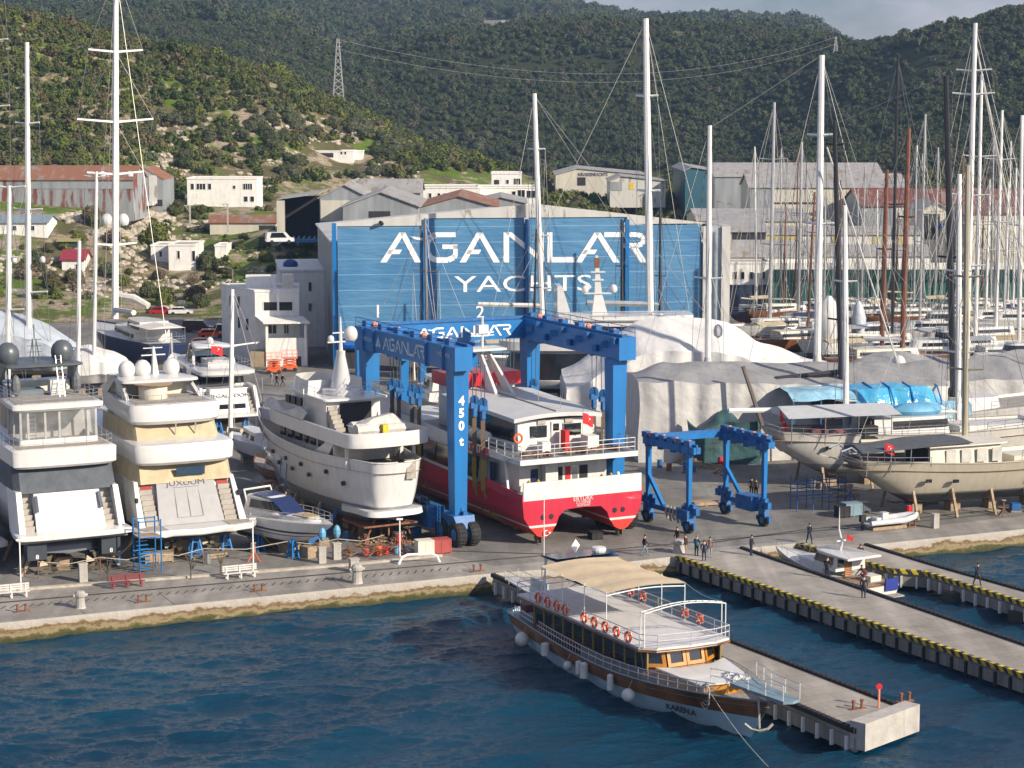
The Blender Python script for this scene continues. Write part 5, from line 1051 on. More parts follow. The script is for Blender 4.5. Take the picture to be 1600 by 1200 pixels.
for i, (x, y, s_) in enumerate(((1.5, 1.5, 1), (1.5, -1.5, 1))):
    mb = MB(); mb.tube([(1.4, y, 1.25), (3.4, y, 1.35)], .09, 6); mb.lathe([(.2, -.25), (.22, .0), (.05, .3)], (1.3, y, 1.25), 8, 'x')
    for k_ in range(5): a = k_*1.257; mb.add([(1.25, y, 1.25), (1.15, y+.75*math.cos(a-.3), 1.25+.75*math.sin(a-.3)), (1.35, y+.8*math.cos(a+.3), 1.25+.8*math.sin(a+.3))], [(0, 1, 2)])
    mb.build('propeller', mat('bronze_dull', (.16, .13, .09), .5, metal=.5), t)
def trestle(bt, x, y, h_, m=BLUE, s_=.55, name='trestle'):
    mb = MB()
    for a, c in ((-1, -1), (1, -1), (1, 1), (-1, 1)): mb.bar((x+a*s_, y+c*s_, .0), (x+a*.15, y+c*.15, h_), .12, .12)
    for z_ in (.3, .65): w_ = s_*(1-z_*.75); mb.bar((x-w_, y-w_, h_*z_), (x+w_, y-w_, h_*z_), .07, .07); mb.bar((x+w_, y-w_, h_*z_), (x+w_, y+w_, h_*z_), .07, .07); mb.bar((x+w_, y+w_, h_*z_), (x-w_, y+w_, h_*z_), .07, .07); mb.bar((x-w_, y+w_, h_*z_), (x-w_, y-w_, h_*z_), .07, .07)
    return mb.build(name, m, bt.t)
trestle(bt, .6, 0, zp-.6); trestle(bt, 3, -3.2, 1.5, s_=.4); keel_blocks(bt, range(4, 30, 4), 1.15); props(bt, range(6, 30, 6), 3.4, 2.2)
# ================================================================ yacht with dark domes
bt = Bt('motor_yacht', 'white motor yacht at far left with two charcoal domes and charcoal stern canvas', 'yacht', 119, 899, 116.5, 0); t = bt.t; t.scale = (1, 1.1, 1); L = 30
zp = zz(0, 830); zg = zz(2.6, 768)
HA = band('yacht_a_hull', [(2.5, (.045, .055, .075)), (2.6, (.5, .5, .5)), (30, (.67, .66, .62))], .22, .4)
hull(bt, L, 7.4, lambda t_: zg+.1+1.8*t_**1.5, lambda t_: 1.5-.5*sst(.05, .3, t_), HA, rake=4, flare=.5, stern=.95, bilge=.34, mx=.5, srake=-1.5, x0=1.7, deckm=WHITE, bw=.4)
tier(bt, half(-.2, 7, 4.2, 3.9, .5, .5), [(zp-.5, .25, 0, .2), (zp-.4, 0), (zp-.05, 0), (zp, .1)], WHITE, 'swim_platform')
mb = MB(); mb.loft([[(.9, -2.55, zp), (.9, 2.55, zp), (3.4, 2.55, zp), (3.4, -2.55, zp)], [(2.4, -2.4, zg+.15), (2.4, 2.4, zg+.15), (4.2, 2.4, zg+.15), (4.2, -2.4, zg+.15)]]); mb.build('garage_door', WHITE, t)
mb = MB(); mb.b2(.1, 1, -3.9, 3.9, zp-.72, zp-.52); mb.build('platform_strip', GREYTEAK, t)
for s_ in (1, -1):
    steps(bt, 1.2, 3.2, s_*2.6, s_*3.4, zp, zg-.3, 6)
    mb = MB(); mb.loft([[(.6, s_*3.4, zp), (.6, s_*3.85, zp), (4, s_*3.85, zp), (4, s_*3.4, zp)], [(2.0, s_*3.35, zg+.35), (2.0, s_*3.75, zg+.35), (5, s_*3.8, zg+.35), (5, s_*3.4, zg+.35)]]); mb.build('quarter_fairing', WHITE, t, smooth=True)
    mb = MB(); mb.bar((1.35, s_*2.35, zp+1.5), (2.1, s_*2.3, zg-.1), .22, .10); mb.build('door_handle', mat('slate', (.06, .08, .11), .4), t)
    mb = MB(); mb.b2(.3, 1.6, s_*2.0, s_*3.4, 1.45, zp-.5); mb.build('trim_pocket', mat('antifoul_navy', (.03, .04, .055), .6), t)
    mb = MB(); y = s_*1.7
    for k_ in range(5): a = k_*1.257+.3; mb.add([(.9, y, .85), (.8, y+.75*math.cos(a-.35), .85+.75*math.sin(a-.35)), (1.0, y+.8*math.cos(a+.35), .85+.8*math.sin(a+.35))], [(0, 1, 2)])
    mb.tube([(.8, y, .85), (3.4, y, 1.2)], .1, 6); mb.build('propeller', MATS['bronze_dull'], t)
    mb = MB(); mb.text('8', (.27, s_*2.7, 1.55), (0, -1, 0), (0, 0, 1), .5); mb.build('draught_mark', LETW, t)
z1a, z1b, z2a, z2b = zz(2.6, 728), zz(2.6, 698), zz(7.2, 622), zz(7.2, 610)
def coverA(x0, w0, za, x1, w1, zb): cover(x0, w0, za, x1, w1, zb, CHAR, xf=9)
mb = MB(); rings = []
for f in (0, .5, 1):
    x = 2.2+.9*f; w_ = 3.75-.05*f; z_ = (zg+.15)+(z1a+.1-zg-.15)*f; rings.append([(10, -w_, z_+.3*(1-f)), (x+.6, -w_, z_)]+[(x, -w_+.4+(2*w_-.8)*i/8, z_) for i in range(9)]+[(x+.6, w_, z_), (10, w_, z_+.3*(1-f))])
mb.loft(rings, closed=False, cap0=False, cap1=False); mb.build('canvas_cover', CHAR, t, rec=False)
H15 = half(6, 23, 3.3, 2.8, .4); l15 = [(zg-.3, 0), (z1a+.3, .2, 1.5)]; tier(bt, H15, l15, WHITE); wband(bt, H15, l15, zg+.4, z1a-.2, 7, None)
H2 = half(2.4, 22, 3.8, 3.3, .4, .4); tier(bt, H2, [(z1a, .3, .2, .2), (z1a+.2, .03), (z1b-.12, 0), (z1b, .25, .2, .2)], WHITE, 'deck_overhang')
mb = MB(); mb.prism([(2.5, -3.4), (2.5, 3.4), (8, 3.3), (8, -3.3)], z1b+.003, z1b+.025); mb.build('deck', GREYTEAK, t)
railing(bt, [(13, -3.55, z1b), (2.9, -3.6, z1b), (2.3, -3.2, z1b), (2.3, 3.2, z1b), (2.9, 3.6, z1b), (13, 3.55, z1b)], .8, 1.4, .02, mid=1)
zc0, zc1 = z1b+.02, zz(4.4, 641)
H3 = half(4.2, 18.5, 2.9, 2.5, .4, .1); l3 = [(zc0, 0, 0), (zc0+.55, .03), (zc1+.25, .12, 1.8, .2)]
tier(bt, half(8.0, 18.5, 2.8, 2.4, .4), [(zc0, 0), (zc1+.25, .12, 1.8)], WHITE); wband(bt, half(8.0, 18.5, 2.8, 2.4, .4), [(zc0, 0), (zc1+.25, .12, 1.8)], zc0+.7, zc1-.05, 8.5, None)
tier(bt, H3, [(zc0, 0), (zc0+.5, .05)], WHITE, 'enclosure_base', top=False); wband(bt, H3, [(zc0, 0), (zc1, .1, 0, .15)], zc0+.5, zc1, None, 9, CLEARV, 'clear_enclosure')
mb = MB()
for y in (-2.8, -2.2, -.2+.1, .55+.4, 1.9+.85, 2.2): mb.bar((4.3, y, zc0+.4), (4.4, y, zc1+.1), .16, .16)
for x in (6.3, 8.2):
    for s_ in (1, -1): mb.bar((x, s_*2.85, zc0+.4), (x, s_*2.75, zc1+.1), .14, .14)
mb.build('enclosure_post', WHITE, t)
mb = MB()
for i in range(7): mb.b2(4.9, 5.1, 1.5, 2.1, zc0+.3+.33*i, zc0+.36+.33*i)
for y in (1.5, 2.1): mb.bar((5, y, zc0), (5, y, zc1), .05, .05)
mb.build('ladder', STEEL, t)
zd = zz(4.5, 600)
H4 = half(4.2, 17, 3.35, 2.8, .4, .3); tier(bt, H4, [(zc1, .3, .2, .2), (zc1+.2, .02), (zc1+.55, 0), (zc1+.65, .3, .2, .2)], WHITE, 'deck_overhang'); z4 = zc1+.66
mb = MB(); mb.prism([(4.3, -3.0), (4.3, 3.0), (13, 2.6), (13, -2.6)], z4, z4+.03); mb.build('deck', GREYTEAK, t)
railing(bt, [(11, -3.0, z4), (4.6, -3.1, z4), (4.2, -2.6, z4), (4.2, 2.6, z4), (4.6, 3.1, z4), (11, 3.0, z4)], .9, 1.1, .022, mid=2)
mb = MB(); mb.b2(11.5, 13, -2.6, 2.6, z4, z4+.95); mb.b2(9, 13, 2.0, 2.6, z4, z4+.9); mb.b2(8.3, 9.3, -1.6, -.4, z4, z4+1.3); mb.build('seating', WHITE, t); mb = MB(); mb.b2(9.0, 11.4, -.1, 1.9, z4+.03, z4+.5); mb.build('sun_pad', mat('slate_cushion', (.13, .17, .20), .8), t)
mb = MB()
for y in (-1.25, -.85): mb.bar((7.2, y, z4), (8.4, y, z4+3.3), .05, .05)
for i in range(10): mb.bar((7.2+.12*i, -1.25, z4+.33*i), (7.2+.12*i, -.85, z4+.33*i), .04, .04)
mb.build('ladder', STEEL, t)
zh = z4+2.35; GREYP = mat('graphite_paint', (.085, .10, .115), .35)
tier(bt, half(8.2, 14, 2.9, 2.2, .4, .3), [(zh, .4, .2, .2), (zh+.12, 0), (zh+.3, .05), (zh+.34, .4, .3, .3)], GREYP, 'hardtop')
mb = MB()
for s_ in (1, -1):
    mb.loft([[(11.6, s_*3.0, z4), (13.2, s_*2.9, z4), (13.2, s_*2.7, z4), (11.6, s_*2.8, z4)], [(9.6, s_*2.7, zh+.1), (10.9, s_*2.6, zh+.1), (10.9, s_*2.4, zh+.1), (9.6, s_*2.5, zh+.1)]])
    mb.bar((8.9, s_*2.6, z4), (9.1, s_*2.6, zh), .12, .12)
mb.build('radar_arch', GREYP, t)
for y in (2.35, -1.75): dome(bt, 10, y, zh+.35, .85, GREYP)
mb = MB()
for a in (-.4, .4): mb.bar((10.5+a, .25, zh+.3), (10.4, .25+a*.3, zh+2.2), .07, .07); mb.bar((10.5, .25+a, zh+.3), (10.4, .25+a*.3, zh+2.2), .07, .07)
for z_ in (.8, 1.3, 1.8): mb.bar((10.45, -.3, zh+.3+z_), (10.45, .8, zh+.3+z_), .07, .05)
mb.tube([(10.4, .25, zh+2.2), (10.4, .25, zh+3.4)], .04, 4); mb.build('antenna_mast', GREYP, t)
for (x, y, z_) in ((7.6, -2.2, 1.1), (8.2, 2.2, 1.0)):
    mb = MB(); mb.ball((x, y, z4+z_), .62, 8, (.6, .6, 1.5)); mb.build('folded_umbrella', mat('clear_wrap_dark', (.12, .13, .14), .5, bump=.6, bs=4), t)
keel_blocks(bt, range(4, 26, 4), .8); props(bt, (1.5, 3, 8, 13, 18), 3.3, 1.6, lean=.3)
# ================================================================ cut-off boat at the left edge
bt = Bt('motor_yacht', 'white yacht stern cut off by the left edge of the picture', 'yacht', -52, 892, 116.5, 0); t = bt.t
hull(bt, 22, 6.2, lambda t_: 3.4+1.4*t_**1.5, lambda t_: .8, band('yacht_c_hull', [(1.6, (.05, .05, .06)), (30, (.8, .8, .78))]), rake=3, flare=.4, stern=.95, bilge=.36, srake=-1, deckm=WHITE)
tier(bt, half(-1.2, 5, 3.1, 3, .5, .4), [(1.9, .2, 0, .2), (2.0, 0), (2.35, 0), (2.4, .1)], WHITE, 'swim_platform'); tier(bt, half(4, 16, 2.6, 2.1, .5, .3), [(3.4, 0), (5.4, .3, 1.5, .4)], WHITE)
keel_blocks(bt, range(3, 20, 5), .85)
# ================================================================ black-windowed yacht in the second row
bt = Bt('motor_yacht', 'white yacht with a lettered transom and black aft windows behind the beige-covered yacht', 'yacht', 365, 682, 114, 0); t = bt.t
zp = zz(0, 647); zg = zz(2.2, 608)
hull(bt, 26, 6.6, lambda t_: zg+1.6*t_**1.5, lambda t_: 1.2, band('yacht_m_hull', [(2.2, (.12, .03, .03)), (30, (.8, .8, .78))]), rake=3.5, flare=.5, stern=.95, bilge=.34, srake=-1.3, x0=1.6, deckm=WHITE, bw=.3)
tier(bt, half(-.4, 5, 3.6, 3.3, .5, .5), [(zp-.35, .25, 0, .2), (zp-.25, 0), (zp, 0), (zp+.04, .1)], WHITE, 'swim_platform')
mb = MB(); mb.loft([[(1.0, -2.3, zp), (1.0, 2.3, zp), (3.4, 2.3, zp), (3.4, -2.3, zp)], [(2.0, -2.1, zg+.1), (2.0, 2.1, zg+.1), (4.2, 2.1, zg+.1), (4.2, -2.1, zg+.1)]]); mb.build('garage_door', WHITE, t)
k_ = (zg-zp); mb = MB(); mb.b2(1.1, 1.4, -1.8, 1.8, zp+k_*.18, zp+k_*.38); mb.build('transom_window', GLASS, t)
mb = MB(); mb.text('MEGALODON', (1.55, 0, zp+k_*.66), (0, -1, 0), (.35, 0, 1), .62, 'C', sx=1.25, depth=.01); mb.build('lettering', MATS['dark_lettering'], t)
for s_ in (1, -1): steps(bt, 1.1, 3, s_*2.35, s_*3.0, zp, zg-.2, 6); mb = MB(); mb.loft([[(.6, s_*3.0, zp), (.6, s_*3.45, zp), (4, s_*3.45, zp), (4, s_*3.0, zp)], [(2, s_*2.95, zg+.3), (2, s_*3.3, zg+.3), (5, s_*3.4, zg+.3), (5, s_*3.0, zg+.3)]]); mb.build('quarter_fairing', WHITE, t, smooth=True)
zo = zz(3, 584); zo2 = zo+.55
H = half(5, 20, 2.8, 2.3, .45, .2); l_ = [(zg-.3, 0), (zo, .15, 1.5)]; tier(bt, H, l_, WHITE); wband(bt, H, l_, zg+.3, zo-.15, None, None)
tier(bt, half(2.2, 19, 3.3, 2.6, .5, 1.0), [(zo-.1, .3, .2, .2), (zo+.1, 0), (zo2-.1, .03), (zo2, .3, .3, .3)], WHITE, 'deck_overhang')
tier(bt, half(9, 17, 2.2, 1.6, .5), [(zo2, 0), (zo2+.9, .4, 1.4)], GLASS, 'flybridge_screen'); tier(bt, half(6.5, 13, 2.5, 1.8, .4, .4), [(zo2+2.0, .3, .2, .2), (zo2+2.1, 0), (zo2+2.25, .2, .2, .2)], WHITE, 'hardtop')
mb = MB()
for s_ in (1, -1): mb.bar((7.5, s_*2.4, zo2), (8.2, s_*2.2, zo2+2.1), .3, .15); mb.bar((12.5, s_*1.8, zo2), (11.2, s_*1.8, zo2+2.1), .2, .15)
mb.build('radar_arch', WHITE, t); railing(bt, [(9, -3, zo2), (3, -3.1, zo2), (2.2, -2, zo2), (2.2, 2, zo2), (3, 3.1, zo2), (9, 3, zo2)], .8, 1.1, .02, mid=1)
mb = MB(); mb.cloth(lambda u, v: (4.5+2*u, -1.5+3*v, zo2+.8+.3*math.sin(v*9)*math.sin(u*5)), 6, 10); mb.build('tender_cover', CLEARV, t, rec=False); mb = MB(); mb.b2(5, 8, -1.4, 1.4, zo2, zo2+.8); mb.build('seating', WHITE, t)
flag(bt, (3.2, 1.5, zo2+2.2), 1.5, dirx=(.3, -1, 0)); dome(bt, 9, 0, zo2+2.25, .4); keel_blocks(bt, range(3, 22, 5), 1.25); trestle(bt, .5, -1.6, 1.9, s_=.5); trestle(bt, .5, 1.6, 1.9, s_=.5)
# ================================================================ white classic yacht
bt = Bt('classic_yacht', 'white classic motor yacht with round stern, portholes and a covered tender aft', 'yacht', 614, 849, 120.5, 0); t = bt.t; L = 28
zs = zz(1, 722-6)
HC_ = band('classic_hull', [(3.3, (.20, .21, .23)), (3.42, (.6, .6, .6)), (40, (.68, .68, .68))], .25, .4)
zk = zz(0, 800)
_, ed = hull(bt, L, 8.5, lambda t_: zs-.1*math.sin(3.14*t_)+.9*t_**2.2, lambda t_: (1.25+.3*t_**3) if t_ > .12 else 1.25+(zk-.6-1.25)*(1-t_/.12)**1.5, HC_, rake=4.2, flare=.55, stern=.62, bilge=.40, mx=.32, n=26, k=10, bw=.9, deckm=TEAK, railm=WHITE, srake=.1, tum=.05, rnd_=1.5)
z1, z1t, z2 = zs-.85, zz(3, 690), zz(3, 667)      # main deck, underside and top of the upper bulwark
H = half(5.5, 20, 2.9, 2.4, .3); l_ = [(z1, 0), (z1t+.15, .05, .8)]; tier(bt, H, l_, WHITE)
for s_ in (1, -1):
    for i in range(6): x = 7.5+1.6*i; mb = MB(); mb.b2(x, x+1.0, s_*2.80, s_*2.94, z1+1.05, z1+1.9); mb.build('window', GLASS, t)
    for x in (2.2, 4.5): mb = MB(); mb.bar((x, s_*3.2, z1), (x, s_*3.2, z1t+.1), .16, .3); mb.build('deck_pillar', WHITE, t)
    mb = MB(); mb.loft([[(6.0, s_*3.5, z1), (9.5, s_*3.7, z1), (9.5, s_*3.6, z1), (6.0, s_*3.4, z1)], [(4.2, s_*3.4, z1t+.1), (5.2, s_*3.5, z1t+.1), (5.2, s_*3.4, z1t+.1), (4.2, s_*3.3, z1t+.1)]]); mb.build('side_wing', WHITE, t)
H2 = half(1.2, 21.5, 3.95, 3.5, .35, 1.6); tier(bt, H2, [(z1t, .1, 0, .1), (z1t+.05, 0), (z2-.08, .0), (z2, .12)], WHITE, 'bulwark', top=False)
mb = MB(); mb.loft([[(x, y, z1t+.25) for x, y in full_ring(half(1.2, 21.5, 3.9, 3.45, .35, 1.5))]], cap0=False); mb.build('upper_deck', GREYTEAK, t)
zu = z1t+.27; za_, zb_ = zz(10, 625), zz(10, 618)
H3 = half(7.4, 18, 2.7, 2.3, .35); l3 = [(zu, 0), (zb_, .1, .9)]; tier(bt, H3, l3, WHITE)
mb = MB(); mb.b2(7.25, 7.5, -1.7, 1.3, zu+.1, zb_-.3); mb.build('open_saloon', DARKIN, t); mb = MB(); mb.b2(7.4, 8.2, -.6, .8, zu, zu+1.1); mb.build('deck_box', WHITE, t); mb = MB(); mb.b2(7.6, 8.1, -.2, .4, zu+1.1, zu+1.6); mb.build('yellow_crate', mat('ochre_plastic', (.6, .38, .12), .6), t)
for s_ in (1, -1):
    mb = MB(); mb.loft([[(6.6, s_*2.5, zu), (9, s_*2.5, zu), (9, s_*2.35, zu), (6.6, s_*2.35, zu)], [(7.9, s_*2.5, zb_), (9, s_*2.5, zb_), (9, s_*2.35, zb_), (7.9, s_*2.35, zb_)]]); mb.build('aft_screen', WHITE, t)
    mb = MB(); mb.lathe([(.01, -.03), (.42, -.03), (.42, .03), (.01, .03)], (7.9, s_*2.45, zu+1.3), 16, 'y'); mb.build('porthole', GLASS, t)
    for i in range(3): mb = MB(); mb.b2(12.6+1.2*i, 13.4+1.2*i, s_*2.5, s_*2.68, zb_-1.1, zb_-.35); mb.build('window', GLASS, t)
steps(bt, 5.4, 8.2, 1.6, 2.5, zu, zb_+.2, 9)
tier(bt, half(6.9, 17.6, 3.1, 2.5, .35, .3), [(zb_, .1), (zb_+.05, 0), (zb_+.2, 0), (zb_+.22, .1)], WHITE, 'roof'); zr_ = zb_+.23
railing(bt, [(13, -2.6, zr_), (8, -2.7, zr_), (8, 2.7, zr_), (13, 2.6, zr_)], .7, 1.3, .02, mid=1)
tier(bt, half(11.0, 17.0, 2.7, 2.1, .4), [(zr_, 0), (zr_+1.15, .1, .5)], WHITE, 'bridge_screen', top=False)
mb = MB(); mb.loft([[(x, y, z_) for x, y in [(9.8+a*math.cos(q*math.pi/6)*s1, a*.75*math.sin(q*math.pi/6)*s1) for q in range(12)]] for z_, a, s1 in ((zr_, 2.2, 1), (zr_+.45, 2.1, 1), (zr_+.5, 1.25, 1), (zr_+2.2, .8, 1), (zr_+3.4, .5, 1), (zr_+3.8, .5, 1))]); mb.build('funnel_mast', WHITE, t, smooth=True)
mb = MB(); mb.tube([(9.8, 0, zr_+3.7), (9.8, 0, zr_+6.8)], [.2, .06], 6); mb.bar((9.8, -1.3, zr_+4.6), (9.8, 1.3, zr_+4.6), .2, .12); mb.bar((9.8, -.8, zr_+5.4), (9.8, .8, zr_+5.4), .12, .1); mb.build('antenna_mast', WHITE, t)
dome(bt, 9.7, -.95, zr_+4.7, .62); dome(bt, 9.9, .9, zr_+4.6, .3); dome(bt, 7.6, -2.3, zr_+.4, .38)
mb = MB(); mb.tube([(7.6, -2.3, zr_), (7.6, -2.3, zr_+.45)], .1, 6); mb.bar((7.6, -2.9, zr_+1.2), (7.6, -1.4, zr_+1.2), .1, .1); mb.build('scanner', WHITE, t)
TC = mat('grey_white_canvas', (.56, .54, .51), .9, var=.1, bump=.9, bs=2)
mb = MB(); mb.tube([(1.6, -2.2, z2+.0), (1.7, 2.6, z2+.0)], [.55, .6], 8); mb.tube([(3.6, -1.8, z2), (3.4, 2.2, z2)], [.5, .55], 8); mb.loft([[(1.3, -2.2, z2+.3), (4.0, -2.0, z2+.3), (4.0, 2.4, z2+.2), (1.3, 2.6, z2+.2)], [(2.2, -1.2, z2+1.2), (2.9, -1.2, z2+1.2), (2.9, .6, z2+.9), (2.2, .6, z2+.9)]]); mb.build('covered_tender', TC, t, smooth=True)
mb = MB(); mb.bar((1.0, .2, z2-.3), (1.0, .2, z2+.5), .5, .5); mb.build('winch', YELLOW, t)
mb = MB(); mb.cloth(lambda u, v: (9.5+10*u, 3.9-.5*v-.6*u, z2+.05+.9*math.sin(v*1.6)*(.6+.4*math.sin(u*9))), 20, 5); mb.build('side_tarpaulin', TC, t, rec=False, smooth=True)
mb = MB()
for i in range(9): x = 2+3.*i; 
for s_ in (1, -1):
    for i, x in enumerate((3, 5.4, 8.4, 10, 12, 13.6, 15.5, 17.5)):
        b_ = 4.25*(1-max(0, (x/L-.32)/.68)**2.2)*(.62+.38*min(1, math.sin(math.pi/2*min(1, x/L/.32)))); mb = MB(); z_ = zs-(1.5 if i % 2 else 2.2); mb.lathe([(.01, -.12), (.2, -.12), (.2, .1), (.01, .1)], (x, s_*b_*.93, z_), 10, 'y'); mb.build('porthole', GLASS, t)
mb = MB(); mb.b2(-1.45, -.9, -1.5, -.6, zs-1.5, zs+.1); mb.build('stern_gate', GREYTEAK, t)
mb = MB(); mb.loft([[(x*1.+.0, y, zk-.1) for x, y in full_ring(half(-.0, 5, 2.75, 3.2, .4, 1.5))], [(x*1.+.0, y, zk+.35) for x, y in full_ring(half(-.0, 5, 2.7, 3.2, .4, 1.2))]]); mb.build('stern_flare', WHITE, t, smooth=True)
for i, (px_, x) in enumerate(((0, 13), (1, 14.3))):
    mb = MB(); mb.bar((x-.5, 4.6, .4), (x+1.2, 3.2, zs-.6), .08, .08); mb.build('ladder_rail', BLUED, t)
for x in (11, 20): mb = MB(); mb.bar((x, 3.1, z1), (x, 3.1, z2+2.6), .07, .07); mb.build('awning_pole', STEEL, t)
mb = MB()
for x in (.8, 2.2, 3.6):
    for y in (-2, 0, 2): mb.bar((x, y*1.15, .05), (x, y*.6, zk-.4), .14, .14)
mb.b2(.2, 4.6, -2.6, 2.6, 1.5, 1.65); mb.build('scaffold', RUST, t)
keel_blocks(bt, range(5, 27, 3), 1.35); props(bt, (8, 13, 18), 3.3, 2.6, lean=.8)
for x, m_ in ((6, BLUE), (9, BLUE)): mb = MB(); mb.bar((x, 3.4, .0), (x-.3, 2.5, 2.3), .35, .25); mb.build('stand', m_, t)
# ================================================================ small cruiser
bt = Bt('motorboat', 'small white cabin cruiser with a navy folded-top windscreen, bow towards the quay', 'motorboat', 402, 800, -38, 0); t = bt.t
bt.o = G(388, 846); bt.t.location = bt.o
L = 10.2; bt.t.scale = (1.13,)*3; bt.t.rotation_euler.z = R(-46)
hull(bt, L, 3.6, lambda t_: 2.45+.35*t_, lambda t_: .55+1.0*t_**3, band('cruiser_hull', [(1.15, (.05, .05, .06)), (1.55, (.75, .75, .73)), (1.62, (.12, .02, .02)), (1.8, (.75, .75, .73)), (1.95, (.02, .03, .06)), (9, (.8, .8, .78))]), rake=2.2, flare=.5, stern=.93, bilge=.4, mx=.4, deckm=WHITE)
tier(bt, half(1.2, 8.8, 1.45, 1.0, .55), [(2.45, 0), (2.95, .15, .4), (3.0, .3, .6)], WHITE)
H = half(1.4, 6.0, 1.4, 1.2, .35); tier(bt, H, [(2.9, 0), (3.9, .28, 1.9), (4.0, .5, 2.1)], WHITE, 'windscreen_frame'); l_ = [(2.9, 0), (3.9, .28, 1.9), (4.02, .5, 2.1)]
mb = MB(); mb.loft([[(5.85, -.95, 3.0), (5.85, .95, 3.0)], [(4.15, -.95, 3.95), (4.15, .95, 3.95)], [(1.9, -1.0, 4.1), (1.9, 1.0, 4.1)]], closed=False, cap0=False, cap1=False); mb.build('sunshade', NAVY, t, rec=False)
wband(bt, H, l_, 3.1, 3.75, 2, None, name='side_window')
mb = MB(); mb.prism([(6.4, -.7), (6.4, .7), (8.0, .55), (8.0, -.55)], 3.01, 3.08); mb.build('sun_pad', mat('tan_cushion', (.42, .32, .18), .8), t)
railing(bt, [(2.5, -1.6, 2.6), (6, -1.5, 2.7), (9.0, -.7, 2.8), (10.1, 0, 2.85), (9.0, .7, 2.8), (6, 1.5, 2.7), (2.5, 1.6, 2.6)], .6, 1.0, .02, mid=1)
mb = MB(); mb.tube([(1.8, -1.3, 3.0), (1.2, -1.2, 4.3), (1.2, 1.2, 4.3), (1.8, 1.3, 3.0)], .09, 6); mb.build('radar_arch', WHITE, t, smooth=True)
for y in (.75, -.6): mb = MB(); mb.ball((9.7, y, 2.1), .34, 8, (.8, .8, 1.5)); mb.build('fender', mat('pale_blue_vinyl', (.12, .35, .55), .5), t)
keel_blocks(bt, (2, 5, 7.5), .85); trestle(bt, 3.4, -1.6, 1.2, s_=.3); trestle(bt, 3.4, 1.6, 1.2, s_=.3); trestle(bt, 7, -1.2, 1.3, s_=.3)
